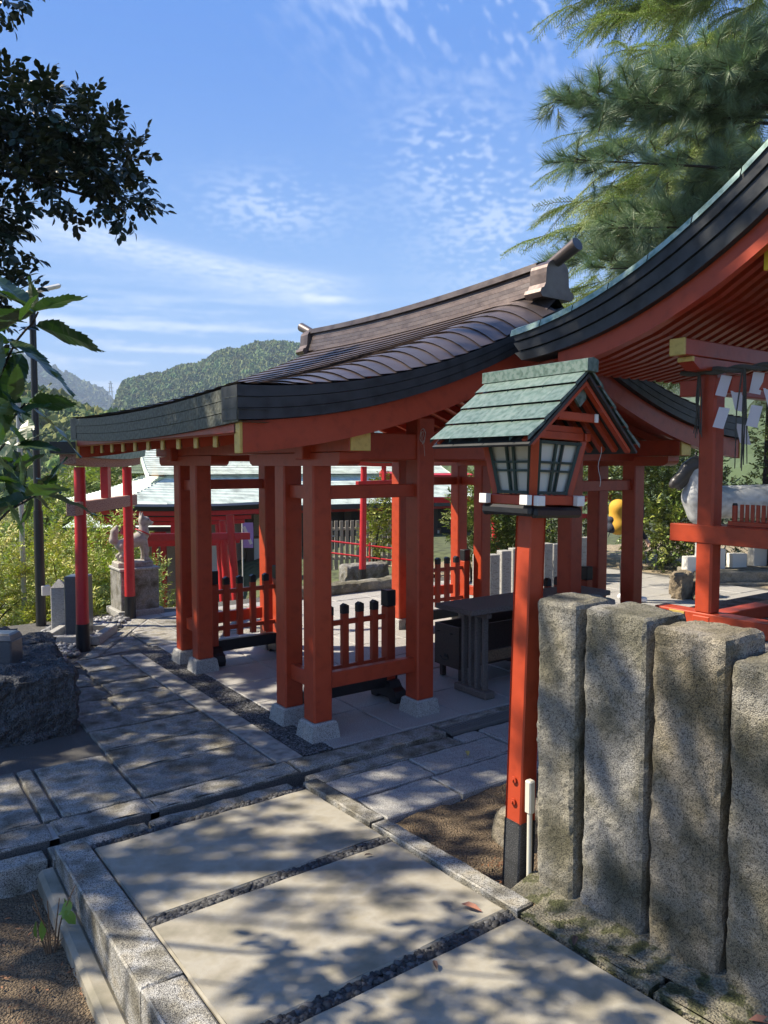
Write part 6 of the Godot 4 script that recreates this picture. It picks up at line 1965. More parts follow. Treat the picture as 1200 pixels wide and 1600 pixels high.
func build_trees() -> void:
	# --- dark evergreen overhanging the path; it shades paving and path
	var sp := [sprig(1, 8, 0.082, 0.052, 0.16), sprig(2, 7, 0.078, 0.05, 0.14), sprig(3, 9, 0.085, 0.052, 0.17)]
	var r := thing("evergreen_tree", "dark broadleaf evergreen tree with glossy leaves overhanging the paving", "tree", V(-1.9, -0.3, -8.6))
	limb(r, "trunk", [V(-1.9, -0.4, -8.6), V(-1.85, 1.5, -8.55), V(-1.6, 3.2, -8.3), V(-1.4, 4.8, -8.1), V(-1.2, 6.0, -8.0)], 0.16, 0.05, M.bark_dark)
	var lumps := [
		[V(1.60, 4.52, -6.42), V(0.36, 0.36, 0.36)], [V(1.85, 4.34, -6.28), V(0.30, 0.32, 0.30)], [V(1.36, 4.66, -6.60), V(0.36, 0.32, 0.36)], [V(1.55, 4.18, -6.42), V(0.34, 0.22, 0.34)], [V(1.22, 4.40, -6.72), V(0.34, 0.30, 0.34)], [V(1.90, 4.06, -6.22), V(0.22, 0.20, 0.22)], [V(1.05, 4.72, -6.9), V(0.4, 0.35, 0.4)],
		[V(1.08, 4.0, -6.78), V(0.22, 0.13, 0.22)], [V(1.12, 3.74, -6.72), V(0.18, 0.14, 0.18)], [V(0.9, 3.85, -6.9), V(0.3, 0.2, 0.3)], [V(1.12, 3.32, -6.70), V(0.17, 0.16, 0.17)], [V(1.0, 3.05, -6.75), V(0.2, 0.2, 0.2)], [V(0.75, 3.2, -6.95), V(0.3, 0.3, 0.3)],
		[V(0.5, 4.9, -7.3), V(0.6, 0.5, 0.6)], [V(1.12, 5.70, -6.9), V(0.22, 0.12, 0.22)], [V(0.3, 4.3, -7.5), V(0.6, 0.5, 0.6)], [V(-0.5, 5.3, -7.9), V(0.9, 0.7, 0.9)], [V(-1.2, 6.3, -8.1), V(1.1, 0.8, 1.1)],
	]
	foliage(r, "crown", lumps, sp, M.leaf_dark, 2300, 0.75, 1.15, Color(0.020, 0.034, 0.016), 0.3, 0.45, 0.1)
	limb(r, "branch", [V(-1.6, 3.2, -8.3), V(-0.7, 3.9, -7.9), V(0.4, 4.3, -7.3), V(1.1, 4.25, -6.75), V(1.75, 4.05, -6.3)], 0.06, 0.010, M.bark_dark)
	limb(r, "branch", [V(-1.5, 4.0, -8.2), V(-0.5, 4.7, -7.8), V(0.6, 4.8, -7.2), V(1.6, 4.6, -6.4)], 0.045, 0.008, M.bark_dark)
	limb(r, "branch", [V(-1.75, 2.2, -8.45), V(-0.6, 2.8, -7.8), V(0.4, 3.1, -7.1), V(1.12, 3.35, -6.7)], 0.04, 0.006, M.bark_dark)
	limb(r, "branch", [V(-0.7, 3.9, -7.9), V(0.2, 3.8, -7.4), V(1.1, 3.85, -6.75)], 0.025, 0.006, M.bark_dark)
	# --- tall tree standing away from the path towards the sun; only its shade is seen here
	r = thing("shade_tree", "tall spreading tree beyond the bed that dapples the path with shade", "tree", V(-5.0, -0.3, -8.4))
	limb(r, "trunk", [V(-5.0, -0.5, -8.4), V(-4.9, 2.0, -8.4), V(-4.6, 4.2, -8.2), V(-4.0, 6.2, -7.8), V(-3.4, 8.0, -7.4)], 0.24, 0.07, M.bark_dark)
	var to := V(-0.532, 0.719, -0.447)
	# where its clumps throw their shade: place shaded, distance up towards the sun, radius
	var shade := [
		[V(1.15, 0, -3.72), 8.6, 0.42], [V(1.75, 0, -3.8), 8.2, 0.26], [V(2.1, 0, -3.0), 7.9, 0.30], [V(1.75, 0, -2.75), 8.8, 0.2], [V(1.12, 0, -2.4), 4.6, 0.09], [V(1.5, 0, -2.32), 4.8, 0.15], [V(1.28, 0, -2.12), 4.4, 0.16], [V(1.9, 0, -1.95), 5.4, 0.32], [V(2.2, 0, -1.55), 5.0, 0.22], [V(1.3, 0, -1.6), 5.0, 0.34], [V(1.55, 0, -3.3), 8.9, 0.14],
		[V(0.5, 0, -3.7), 8.3, 0.36], [V(0.86, 0, -3.4), 8.0, 0.26], [V(0.85, 0, -2.35), 7.6, 0.2], [V(0.3, 0, -3.1), 8.0, 0.22], [V(0.2, 0, -2.5), 8.0, 0.2], [V(2.6, 0, -3.85), 8.0, 0.30], [V(2.65, 0, -3.1), 8.4, 0.26], [V(3.4, 0, -3.75), 8.0, 0.2], [V(2.45, 0, -3.45), 8.6, 0.12],
		[V(2.4, 1.15, -2.1), 8.0, 0.2], [V(2.4, 0.75, -2.12), 8.4, 0.14], [V(2.4, 0.9, -1.75), 7.6, 0.17], [V(2.4, 0.5, -1.8), 8.0, 0.18], [V(2.4, 0.75, -1.45), 8.3, 0.24], [V(2.4, 0.35, -1.25), 8.0, 0.30], [V(2.4, 0.12, -1.9), 8.6, 0.16], [V(2.4, 1.1, -1.3), 7.8, 0.14],
		[V(4.4, 2.0, -2.4), 8.0, 0.5], [V(4.4, 1.2, -2.2), 8.6, 0.34], [V(4.4, 2.3, -2.9), 8.4, 0.4], [V(3.85, 3.0, -3.0), 8.0, 0.5], [V(3.85, 3.3, -2.5), 8.6, 0.4], [V(3.9, 2.8, -3.6), 8.2, 0.45],
		[V(1.85, 2.4, -4.6), 7.4, 0.5], [V(1.9, 2.4, -5.6), 7.8, 0.55], [V(2.0, 2.4, -6.6), 8.2, 0.55], [V(1.9, 2.4, -7.5), 7.6, 0.5], [V(2.9, 2.7, -7.0), 8.0, 0.6], [V(2.9, 2.6, -5.9), 8.4, 0.45], [V(3.7, 3.1, -6.6), 8.0, 0.4], [V(2.75, 0.9, -4.9), 7.4, 0.3], [V(2.72, 0.6, -6.8), 7.8, 0.34], [V(2.72, 0.6, -7.25), 8.2, 0.32], [V(3.2, 0, -5.7), 8.0, 0.42], [V(3.2, 0, -6.4), 7.6, 0.42], [V(3.8, 0, -6.1), 8.4, 0.42], [V(3.9, 0, -5.5), 7.8, 0.4], [V(4.4, 0, -5.9), 8.0, 0.4], [V(2.75, 0.4, -5.2), 8.6, 0.22],
	]
	# the paving lies in nearly closed shade
	for ix in 6:
		for iz in 9:
			if (ix * 7 + iz * 3) % 11 == 0: continue
			shade.append([V(-0.5 + ix * 0.56 + 0.2 * (iz % 2), 0, -4.35 - iz * 0.5), 7.2 + ((ix * 5 + iz * 3) % 7) * 0.35, 0.36])
	var l2 := []
	var area := 0.0
	for q in shade:
		l2.append([q[0] + to * q[1], V(q[2], q[2] * 0.8, q[2])])
		area += q[2] * q[2]
	foliage(r, "crown", l2, sp, M.leaf_dark, int(area / 0.09 * 34.0), 0.85, 1.25, Color(0.030, 0.050, 0.018), 0.3, 0.5, 0.1)
	for k in range(0, l2.size(), 4):
		var tip: Vector3 = l2[k][0]
		var from := V(-4.6, clampf(tip.y - 1.8, 2.5, 6.0), -8.2)
		limb(r, "branch", [from, from.lerp(tip, 0.55) + V(0, 0.3, 0), tip], 0.035, 0.006, M.bark_dark)
	build_holly()
	build_conifers()
	build_shrubs()

func serrate(l: float, w: float, sd: int) -> ArrayMesh: # a large toothed leaf along +z
	var g := RandomNumberGenerator.new()
	g.seed = sd
	var b := MB.new()
	b.use_c = true
	var n := 13
	var mid := []
	var le := []
	var ri := []
	var bend := g.randf_range(-0.15, 0.15)
	for i in n + 1:
		var t := float(i) / n
		var ww := w * pow(sin(PI * pow(t, 0.75)), 0.9) * (1.0 - 0.12 * t)
		if i == n: ww = 0.0
		var m := V(bend * l * t * t, -0.16 * l * t * t, l * t)
		mid.append(m)
		le.append(m + V(ww, 0.14 * ww + 0.0025 * sin(i * 1.1), 0)); ri.append(m + V(-ww, 0.14 * ww + 0.0025 * cos(i * 1.3), 0))
	for i in n:
		b.quad(mid[i], le[i], le[i + 1], mid[i + 1], Vector3.UP); b.quad(mid[i], mid[i + 1], ri[i + 1], ri[i], Vector3.UP)
		if i > 1 and i < n: # teeth along both margins
			for s in [le, ri]:
				var a: Vector3 = s[i]
				var c: Vector3 = s[i + 1]
				var o: Vector3 = (a - mid[i]).normalized() * w * 0.13
				b.tri(a, c, c.lerp(a, 0.1) + o + V(0, 0, l * 0.02), Vector3.UP)
	return b.mesh()

func build_holly() -> void:
	# a toothed-leaf shrub reaching in from the side, close by
	var r := thing("holly_shrub", "holly shrub branch with large toothed leaves reaching over the corner", "shrub", V(-0.55, -0.2, -2.6))
	var kinds := [serrate(0.155, 0.029, 1), serrate(0.145, 0.027, 2), serrate(0.135, 0.030, 3)]
	var S := V(0.815, 0, 0.579)
	var F := V(0.579, 0, -0.815)
	var at := func(side: float, y: float, ahead := 1.6) -> Vector3: return CF(side, y, ahead)
	limb(r, "stem", [V(-0.55, -0.25, -2.6), V(-0.35, 0.7, -2.35), at.call(-0.98, 1.35), at.call(-0.88, 1.75)], 0.02, 0.007, M.bark)
	limb(r, "twig", [at.call(-0.88, 1.75), at.call(-0.84, 2.05), at.call(-0.775, 2.20), at.call(-0.735, 2.245), at.call(-0.722, 2.27)], 0.005, 0.002, M.bark)
	limb(r, "twig", [at.call(-0.90, 1.70), at.call(-0.83, 1.98), at.call(-0.755, 2.08)], 0.0045, 0.002, M.bark)
	limb(r, "twig", [at.call(-0.95, 1.5), at.call(-0.83, 1.82), at.call(-0.738, 1.887)], 0.0045, 0.002, M.bark)
	limb(r, "twig", [at.call(-0.90, 1.70), at.call(-0.83, 1.95), at.call(-0.80, 1.995)], 0.004, 0.002, M.bark)
	# leaf by leaf: where the stalk joins, which way it points (to the side, up), size
	var L := [
		[-0.724, 2.267, 0.95, 0.30, 0.83], [-0.724, 2.267, 0.00, 1.00, 0.45], [-0.727, 2.270, -0.80, 0.60, 0.64], [-0.735, 2.243, 0.97, -0.25, 1.05], [-0.738, 2.244, -1.00, 0.10, 0.60], [-0.738, 2.242, 0.50, 0.75, 0.48], [-0.776, 2.205, 0.90, -0.25, 0.46], [-0.765, 2.193, 0.83, -0.55, 0.89], [-0.770, 2.182, 0.05, -1.00, 0.64], [-0.778, 2.204, -0.90, 0.40, 0.58], [-0.784, 2.195, -0.70, -0.60, 0.58], [-0.757, 2.077, 0.98, 0.15, 0.85], [-0.757, 2.075, 0.75, -0.60, 0.87], [-0.762, 2.082, -0.90, 0.20, 0.58], [-0.765, 2.079, -0.30, -0.90, 0.60], [-0.759, 2.082, 0.30, 0.90, 0.50], [-0.797, 2.122, 0.20, 0.95, 0.58], [-0.805, 2.109, 0.70, -0.70, 0.60], [-0.808, 2.106, -0.80, 0.30, 0.58], [-0.803, 2.048, 0.90, 0.35, 0.68], [-0.814, 2.041, 0.60, -0.75, 0.64], [-0.799, 1.993, 1.00, 0.05, 0.62], [-0.805, 1.987, 0.80, 0.50, 0.56], [-0.808, 1.966, 0.90, -0.35, 0.68], [-0.814, 1.959, 0.30, -0.95, 0.58], [-0.814, 2.000, -0.80, 0.50, 0.58], [-0.738, 1.886, 0.95, 0.30, 0.83], [-0.738, 1.884, 0.97, -0.20, 0.76], [-0.740, 1.892, 0.50, 0.85, 0.58], [-0.743, 1.881, -0.20, -0.95, 0.46], [-0.746, 1.884, -0.95, -0.15, 0.58], [-0.748, 1.889, -0.70, 0.70, 0.56], [-0.786, 1.875, 0.50, -0.85, 0.58], [-0.792, 1.870, -0.80, -0.40, 0.58], [-0.795, 1.911, 0.85, -0.45, 0.64], [-0.805, 1.932, 0.70, 0.60, 0.58], [-0.811, 1.892, -0.90, 0.30, 0.58], [-0.773, 1.905, 0.20, 0.95, 0.48], [-0.841, 2.176, 0.90, 0.30, 0.68], [-0.841, 2.095, 0.90, -0.20, 0.68], [-0.834, 2.014, 0.80, 0.50, 0.64], [-0.841, 1.919, 0.90, 0.10, 0.68],
	]
	for i in L.size() + 22:
		var k: Array = L[i % L.size()].duplicate()
		if i >= L.size(): # further leaves behind these, turned another way
			k = L[(i * 7) % L.size()].duplicate()
			k[0] -= rng.randf_range(0.01, 0.05); k[1] += rng.randf_range(-0.03, 0.03)
			k[2] = rng.randf_range(-1.0, 0.6); k[3] = rng.randf_range(-1.0, 0.8)
		var d: Vector3 = (S * k[2] + Vector3.UP * k[3] + F * rng.randf_range(-0.4, 0.25)).normalized()
		var m: Material = M["holly_%d" % (i % 3)] if M.has("holly_0") else holly_mats(i)
		put(r, "leaf", kinds[i % 3], m, at.call(k[0], k[1], 1.6 + 0.05 * rng.randf_range(-1, 1) + (0.06 if i >= L.size() else 0.0)) - r.position, aim(d, rng.randf_range(-0.8, 0.8)).scaled(Vector3.ONE * k[4] * 1.1))

func holly_mats(i: int) -> Material:
	for k in 3:
		var f: float = [0.8, 1.0, 1.25][k]
		var m := mat("holly_%d" % k, srgb(0.026 * f, 0.058 * f, 0.018 * f), 0.35)
		m.backlight_enabled = true
		m.backlight = srgb(0.02 * f, 0.05 * f, 0.006)
	return M["holly_%d" % (i % 3)]

func tuft(sd: int) -> ArrayMesh: # pine shoot along +z with long needles
	var g := RandomNumberGenerator.new()
	g.seed = sd
	var b := MB.new()
	b.use_c = true
	b.col = Color(0.6, 0.45, 0.3)
	b.tube([Vector3.ZERO, V(0, 0, 0.2)], [0.008, 0.004], 5, false)
	for i in 120:
		var t := g.randf_range(0.02, 0.2)
		var a := g.randf() * TAU
		var open := g.randf_range(0.35, 1.1)
		var d := (V(cos(a), sin(a), 0) * open + V(0, -0.12, 0.8)).normalized()
		var l := g.randf_range(0.15, 0.23)
		var s := d.cross(V(g.randfn(), g.randfn(), g.randfn())).normalized() * 0.0022
		var p := V(0, 0, t)
		b.col = Color(1, 1, 1) * g.randf_range(0.7, 1.3)
		var e := p + d * l + V(0, -0.03, 0)
		b.tri(p - s, p + s, e)
	return b.mesh()

func spray(sd: int) -> ArrayMesh: # cedar bough along +z: side shoots set with short needles, drooping
	var g := RandomNumberGenerator.new()
	g.seed = sd
	var b := MB.new()
	b.use_c = true
	b.col = Color(0.6, 0.42, 0.3)
	b.tube([Vector3.ZERO, V(0, -0.03, 0.3), V(0, -0.14, 0.62)], [0.007, 0.005, 0.002], 4, false)
	for i in 26:
		var t := i / 26.0
		var side := 1.0 if i % 2 else -1.0
		var p := V(0, -0.14 * t * t, 0.62 * t)
		var d := V(side * 0.8, -0.25 - 0.3 * g.randf(), 0.6).normalized()
		var l := (0.2 - 0.12 * t) * g.randf_range(0.7, 1.2)
		var k := 0.0
		while k < l:
			var q := p + d * k + V(0, -0.6 * k * k, 0)
			for j in 3:
				var nd := (V(g.randfn(), g.randfn(), g.randfn()) * 0.8 + d).normalized()
				var s := nd.cross(Vector3.UP).normalized() * 0.0035
				b.col = Color(1, 1, 1) * g.randf_range(0.7, 1.3)
				b.tri(q - s, q + s, q + nd * g.randf_range(0.022, 0.04))
			k += 0.017
	return b.mesh()

func build_conifers() -> void:
	# pine: limbs reach from a trunk standing behind the shrine roof
	var r := thing("pine_tree", "pine tree with long dark needles above the shrine roof", "tree", CF(6.6, -0.05, 9.6))
	limb(r, "trunk", [CF(6.6, -0.3, 9.6), CF(6.0, 2.5, 9.6), CF(6.6, 5.0, 9.5), CF(6.4, 8.0, 9.6), CF(6.3, 11.0, 9.6)], 0.26, 0.08, M.bark)
	var tu := [tuft(1), tuft(2), tuft(3)]
	var where := [[], [], []]
	var cols := [[], [], []]
	# limbs given by end points (metres to the side, up, ahead)
	var ends := [[2.05, 6.25, 9.2], [2.2, 5.45, 8.9]]
	for i in 33:
		var u := (i % 11) / 10.0
		var v := (i / 11) / 2.0
		ends.append([2.35 + 2.7 * u + rng.randf_range(-0.2, 0.2), 4.5 + 1.05 * u + (3.6 - 1.0 * u) * v + rng.randf_range(-0.25, 0.25), rng.randf_range(8.7, 10.0)])
	for e in ends:
		var tip: Vector3 = CF(e[0], e[1], e[2])
		var root := CF(6.45, clampf(e[1] - 0.5, 3.5, 9.0), 9.6)
		var mid := root.lerp(tip, 0.55) + V(0, 0.25, 0)
		limb(r, "limb", [root, root.lerp(tip, 0.3) + V(0, 0.32, 0.1), mid, tip], 0.03, 0.007, M.bark)
		# shoots along the outer half
		for k in 13:
			var t := 0.5 + 0.5 * k / 12.0
			var p := root.lerp(mid, t / 0.55) if t < 0.55 else mid.lerp(tip, (t - 0.55) / 0.45)
			var along := (tip - root).normalized()
			for j in (5 if k < 12 else 4):
				var d := (along * rng.randf_range(0.3, 1.0) + V(rng.randfn(), rng.randfn() * 0.6 + 0.15, rng.randfn()) * 0.75).normalized()
				var off := d * rng.randf_range(0.0, 0.34) * (1.0 if k < 12 else 0.3)
				var w := rng.randi() % 3
				where[w].append(Transform3D(aim(d, rng.randf() * TAU).scaled(Vector3.ONE * rng.randf_range(0.85, 1.2)), p + off - r.position))
				var g := rng.randf_range(0.7, 1.3)
				cols[w].append(Color(0.21 * g, 0.29 * g, 0.17 * g))
	for k in 3: many(r, "needles", tu[k], M.needle, where[k], cols[k], "stuff")
	# cedar behind it: feathery yellow-green boughs
	r = thing("cedar_tree", "feathery yellow-green cedar behind the pine tree", "tree", CF(6.9, -0.05, 13.2))
	limb(r, "trunk", [CF(6.9, -0.2, 13.2), CF(6.9, 4.0, 13.2), CF(6.9, 8.0, 13.2), CF(6.9, 12.5, 13.2)], 0.3, 0.08, M.bark)
	var sy := [spray(1), spray(2)]
	where = [[], []]
	cols = [[], []]
	for i in 240:
		var h := rng.randf_range(3.6, 12.0)
		var a := rng.randf() * TAU
		var out := lerpf(4.9, 3.6, (h - 3.6) / 8.4) * rng.randf_range(0.7, 1.05)
		var base := CF(6.9, h, 13.2)
		var tip := base + V(cos(a) * out, -0.25 * out + 0.35, sin(a) * out)
		if i < 24: limb(r, "limb", [base, base.lerp(tip, 0.5) + V(0, 0.15, 0), tip], 0.03, 0.006, M.bark)
		for k in 28:
			var t := rng.randf_range(0.3, 1.0)
			var p := base.lerp(tip, t) + V(0, 0.15 * sin(t * PI), 0)
			var d := ((tip - base).normalized() + V(rng.randfn() * 0.5, rng.randfn() * 0.2 - 0.12, rng.randfn() * 0.5)).normalized()
			var w := rng.randi() % 2
			where[w].append(Transform3D(aim(d, rng.randfn() * 0.3).scaled(Vector3.ONE * rng.randf_range(0.8, 1.3)), p - r.position))
			var g := rng.randf_range(0.7, 1.3)
			cols[w].append(Color(0.31 * g, 0.385 * g, 0.15 * g))
	for k in 2: many(r, "boughs", sy[k], M.cedar, where[k], cols[k], "stuff")

func shrub(called: String, label: String, at: Vector3, lumps: Array, meshes: Array, m: Material, n: int, tint: Color, stems := 5, group := "", s0 := 0.8, s1 := 1.3) -> Node3D:
	var r := thing(called, label, "shrub" if called != "young_tree" else "tree", at, group)
	var ls := []
	for L in lumps: ls.append([at + L[0], L[1]])
	for k in stems:
		var L: Array = ls[k % ls.size()]
		var tip: Vector3 = L[0] + V(rng.randfn() * 0.1, 0, rng.randfn() * 0.1)
		limb(r, "stem", [at + V(rng.randfn() * 0.06, -0.1, rng.randfn() * 0.06), at.lerp(tip, 0.5) + V(rng.randfn() * 0.05, 0.1, rng.randfn() * 0.05), tip], 0.02, 0.006, M.bark)
	foliage(r, "crown", ls, meshes, m, n, s0, s1, tint, 0.3, 0.4, 0.3)
	return r

func build_shrubs() -> void:
	var sb := [sprig(21, 9, 0.075, 0.022, 0.22), sprig(22, 8, 0.07, 0.024, 0.2)]
	var sg := [sprig(23, 8, 0.06, 0.026, 0.14), sprig(24, 7, 0.055, 0.024, 0.13)]
	var big := [sprig(25, 8, 0.13, 0.05, 0.3), sprig(26, 9, 0.12, 0.05, 0.28)]
	# sunlit yellow-green shrubs beyond the torii, down the slope
	var lab := ["sunlit yellow-green shrub behind the black lamp pole", "arching yellow-green shrub beyond the red torii", "flowering yellow-green shrub beside the fox pedestal", "leafy shrub below the holly branch", "tall yellow-green shrub down the slope behind the torii", "pale green shrub down the slope behind the fox statue", "yellow-green shrub at the edge of the raised bed"]
	var sp := [[-4.9, -0.9, 11.0, 0.95, 1.0], [-4.6, -1.0, 12.4, 1.0, 1.15], [-4.3, -0.75, 11.6, 0.62, 0.62], [-5.6, -0.6, 10.2, 0.9, 0.95], [-6.0, -1.3, 13.6, 1.3, 1.35], [-5.0, -1.7, 14.8, 1.0, 0.9], [-4.3, -0.5, 9.9, 0.42, 0.4]]
	for i in sp.size():
		var s: Array = sp[i]
		var w: float = s[3]
		var h: float = s[4]
		shrub("garden_shrub", lab[i], CF(s[0], s[1], s[2]), [[V(0, h, 0), V(w * 0.75, h * 0.8, w * 0.75)], [V(w * 0.5, h * 0.7, 0.2), V(w * 0.5, h * 0.6, w * 0.5)], [V(-w * 0.5, h * 0.8, -0.1), V(w * 0.5, h * 0.6, w * 0.5)], [V(0.1, h * 1.5, 0.1), V(w * 0.45, h * 0.45, w * 0.45)]], sb, M.leaf_bush, 700, Color(0.40, 0.48, 0.11) if i % 3 else Color(0.50, 0.52, 0.14), 6, "sunlit garden shrubs behind the torii")
	# trees on the slope below
	for i in 7:
		var s: Array = [[-8.5, -3.4, 24.0, 2.6], [-10.8, -3.2, 26.0, 3.0], [-7.6, -3.6, 31.0, 2.6], [-12.5, -3.4, 34.0, 3.8], [-9.8, -4.0, 40.0, 3.8], [-14.5, -3.5, 42.0, 4.6], [-6.8, -4.0, 44.0, 3.0]][i]
		var l: Array = ["round leafy tree down the slope behind the green hall", "broad leafy tree down the slope behind the lamp pole", "leafy tree between the green hall and the low wooded slope", "large leafy tree further down the slope", "tall leafy tree at the foot of the wooded slope", "wide leafy tree at the foot of the wooded slope, beside the tall one", "distant leafy tree over the green roof"]
		var w: float = s[3]
		var r := shrub("slope_tree", l[i], CF(s[0], s[1], s[2]), [[V(0, w * 0.9, 0), V(w * 0.6, w * 0.55, w * 0.6)], [V(w * 0.35, w * 0.7, 0.3), V(w * 0.45, w * 0.4, w * 0.45)], [V(-w * 0.4, w * 0.75, 0), V(w * 0.45, w * 0.4, w * 0.45)], [V(0, w * 1.3, 0), V(w * 0.35, w * 0.35, w * 0.35)]], big, M.leaf_bush, 1100, Color(0.24, 0.29, 0.075), 4, "leafy trees down the slope", 1.3, 2.2)
		r.set_meta("category", "tree")
	# glossy camellia behind the sandy yard, young camphor by the torii
	shrub("camellia_bush", "tall glossy-leaved bush behind the horse statue", V(13.2, -0.05, -9.0), [[V(0, 1.2, 0), V(1.1, 1.1, 1.1)], [V(-0.6, 0.8, 0.5), V(0.8, 0.8, 0.8)], [V(0.8, 1.0, 0.5), V(0.9, 0.9, 0.9)], [V(0.2, 2.1, 0.2), V(0.9, 0.8, 0.9)], [V(-0.9, 1.9, -0.4), V(0.8, 0.8, 0.8)]], sg, M.leaf_shiny, 3000, Color(0.20, 0.26, 0.06), 5, "", 1.0, 1.5)
	shrub("camellia_bush", "dark glossy bush beyond the shrine hall", V(13.6, -0.05, -6.2), [[V(0, 1.3, 0), V(1.2, 1.2, 1.2)], [V(0.9, 0.9, 0.4), V(0.9, 0.9, 0.9)], [V(0, 2.4, 0), V(1.1, 0.9, 1.1)]], sg, M.leaf_shiny, 2200, Color(0.13, 0.18, 0.045), 5, "", 1.0, 1.5)
	shrub("camellia_bush", "leafy bush past the backpacker", V(12.4, -0.05, -11.2), [[V(0, 1.4, 0), V(1.3, 1.2, 1.2)], [V(-1.2, 1.0, 0.2), V(0.9, 0.9, 0.9)], [V(0, 2.6, 0), V(1.2, 0.9, 1.1)]], sg, M.leaf_shiny, 1800, Color(0.16, 0.22, 0.05), 5, "", 1.2, 1.8)
	shrub("young_tree", "young camphor tree behind the pavilion", CF(1.55, 0, 12.6), [[V(0, 1.25, 0), V(0.45, 0.4, 0.45)], [V(-0.35, 0.9, 0.1), V(0.32, 0.3, 0.3)], [V(0.35, 0.85, 0), V(0.35, 0.35, 0.3)], [V(0.05, 0.5, 0.1), V(0.3, 0.25, 0.3)], [V(0.1, 1.75, 0), V(0.3, 0.3, 0.3)]], sg, M.leaf_bush, 620, Color(0.14, 0.19, 0.03), 6)
	shrub("young_tree", "slender sapling beside the red banner", CF(2.15, 0, 13.0), [[V(0, 1.3, 0), V(0.35, 0.45, 0.35)], [V(0.3, 0.9, 0), V(0.3, 0.3, 0.3)], [V(-0.2, 0.7, 0), V(0.25, 0.3, 0.25)]], sg, M.leaf_bush, 420, Color(0.12, 0.17, 0.03), 5)
	shrub("garden_shrub", "small bright shrub before the board fence", CF(-0.12, 0, 14.2), [[V(0, 0.6, 0), V(0.3, 0.3, 0.3)], [V(0.1, 1.05, 0), V(0.28, 0.25, 0.25)], [V(0.15, 1.5, 0), V(0.22, 0.25, 0.22)]], sg, M.leaf_bush, 330, Color(0.25, 0.30, 0.04), 4, "sunlit garden shrubs behind the torii")

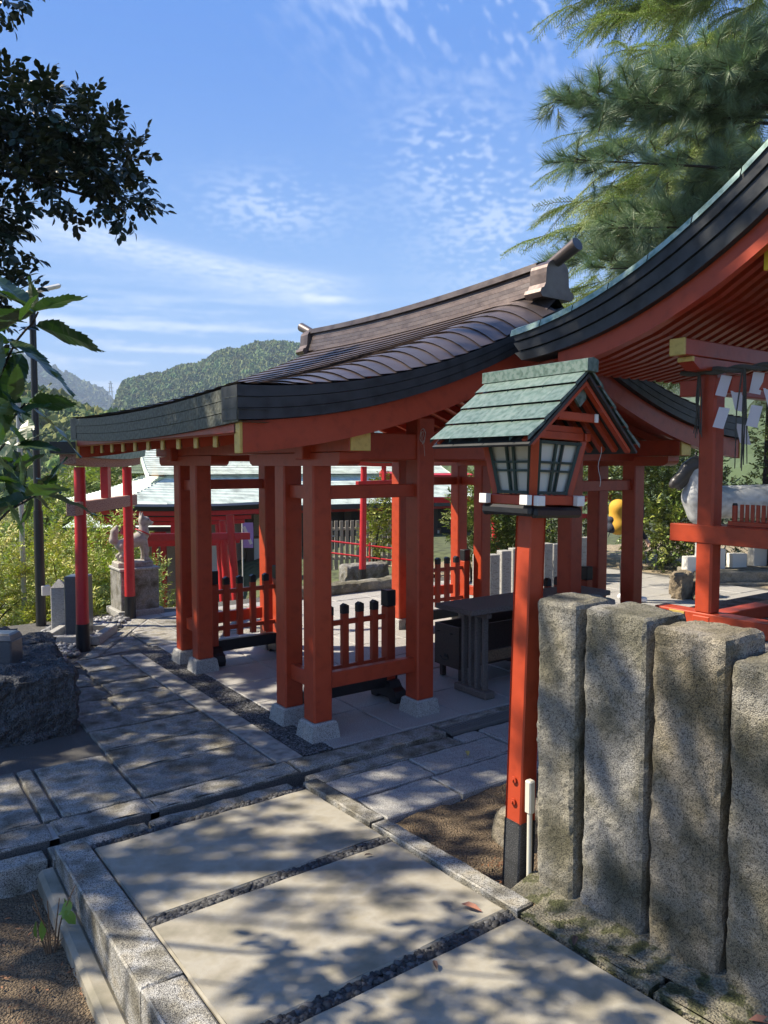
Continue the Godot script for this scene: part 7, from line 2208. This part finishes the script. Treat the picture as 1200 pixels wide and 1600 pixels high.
func build_small() -> void:
	# seedling in the bed
	var r := thing("seedling", "young plant with bare brown stalks and a few green leaves in the bed", "plant", V(0.66, -0.19, -3.45))
	for k in 8:
		var a := rng.randf() * TAU
		var h := rng.randf_range(0.10, 0.34)
		limb(r, "stalk", [V(0.66, -0.2, -3.45) + V(cos(a), 0, sin(a)) * 0.02, V(0.66, -0.2 + h * 0.5, -3.45) + V(cos(a), 0, sin(a)) * 0.04, V(0.66, -0.2 + h, -3.45) + V(cos(a), 0, sin(a)) * rng.randf_range(0.05, 0.14)], 0.0045, 0.0018, M.wood_brown)
	var lm := mat("leaf_seedling", srgb(0.16, 0.26, 0.04), 0.45)
	lm.backlight_enabled = true; lm.backlight = srgb(0.14, 0.22, 0.03)
	for k in 6:
		var b := MB.new()
		var p: Vector3 = V(0.66, -0.02, -3.45) + [V(-0.06, 0.0, 0.0), V(-0.045, 0.01, 0.03), V(0.06, 0.05, -0.02), V(0.075, 0.06, 0.02), V(0.05, 0.02, 0.03), V(0.09, 0.03, 0.0)][k]
		leaf(b, p, V(rng.randfn() * 0.35, -0.9, rng.randfn() * 0.35).normalized(), V(rng.randfn(), 0.3, rng.randfn()).normalized(), 0.085, 0.05, 0.2, 0.1)
		part(r, "leaf", b, lm)
	r = thing("seedling", "low sprig of small leaves at the corner of the bed", "plant", V(0.45, -0.19, -2.75))
	for k in 14:
		var b := MB.new()
		var a := rng.randf() * TAU
		leaf(b, V(0.45, -0.185, -2.75) + V(rng.randfn() * 0.05, rng.randf() * 0.05, rng.randfn() * 0.05), V(cos(a), 0.5, sin(a)).normalized(), Vector3.UP, 0.05, 0.02)
		part(r, "leaf", b, lm)
	# fallen leaves
	var brown := mat("leaf_fallen", srgb(0.36, 0.16, 0.10), 0.7)
	var yellow := mat("leaf_yellow", srgb(0.55, 0.45, 0.14), 0.7)
	var dark := mat("leaf_withered", srgb(0.10, 0.06, 0.045), 0.8)
	var fl := [[2.055, 0.088, -2.33, 0.095, 1.1, brown, "dry pinkish leaf lying on the concrete path"], [1.98, 0.052, -2.955, 0.045, 0.3, dark, "small curled brown leaf near the first pebble strip"], [3.38, 0.0, -3.78, 0.08, 2.2, yellow, "pale yellow fallen leaf on the granite slabs"], [2.31, 0.155, -1.22, 0.10, 0.8, brown, "dry red-brown leaf at the foot of the standing stones"], [1.72, 0.10, -2.10, 0.05, 2.0, dark, "small dark leaf beside the second pebble strip"], [2.82, 0.012, -5.45, 0.09, 0.9, dark, "withered dark leaf on the pavilion floor"], [2.22, 0.14, -1.85, 0.06, 2.6, dark, "withered leaf in the joint beside the kerb"]]
	for k in fl:
		var b := MB.new()
		var d := V(cos(k[4]), 0.12, sin(k[4])).normalized()
		leaf(b, V(k[0], k[1] + 0.008, k[2]), d, Vector3.UP, k[3], k[3] * 0.42, 0.5, 0.2)
		lone("fallen_leaf", b, k[5], k[6], "leaf", "fallen leaves")
	# dry litter in the soil by the lantern and in the beds
	var lit := MB.new()
	lit.use_c = true
	for k in 260:
		var p := V(rng.randf_range(2.31, 2.62), 0.075, rng.randf_range(-2.62, -2.28)) if k < 130 else V(rng.randf_range(0.1, 0.77), -0.165, rng.randf_range(-3.9, -2.2))
		if k < 130: p.y = -0.03 + 0.05 * (p.z + 3.32) + 0.012
		var a := rng.randf() * TAU
		lit.col = Color(0.22, 0.10, 0.045) * rng.randf_range(0.4, 1.3)
		leaf(lit, p, V(cos(a), rng.randf_range(-0.1, 0.3), sin(a)).normalized(), V(rng.randfn() * 0.3, 1, rng.randfn() * 0.3).normalized(), rng.randf_range(0.015, 0.045), 0.008, 0.3, 0.2)
	lone("leaf_litter", lit, M.tint, "dry brown leaf litter scattered on the soil", "litter", "", "stuff")
	# pylons on the hill
	for s in [[-19.75, 560.0, 44.0, 16.0, "steel lattice pylon in the gap between the hills"], [-12.6, 520.0, 36.0, 18.0, "steel lattice pylon on the wooded hill"]]:
		var w := deg_to_rad(s[0] + 35.4)
		var at := V(sin(w) * s[1], s[2], -cos(w) * s[1])
		var p := thing("pylon", s[4], "pylon", at)
		for x in [-1.0, 1.0]:
			for z in [-1.0, 1.0]:
				var b := MB.new(); b.cyl(V(x * 2.0, -8.0, z * 2.0), V(x * 0.3, s[3], z * 0.3), 0.22, 0.16, 6); put(p, "leg", b.mesh(), M.steel)
		for y in [0.55, 0.72, 0.9]: put(p, "arm", MB_box(V(0, s[3] * y, 0), V(6.0 - 3.0 * y, 0.3, 0.3)), M.steel)
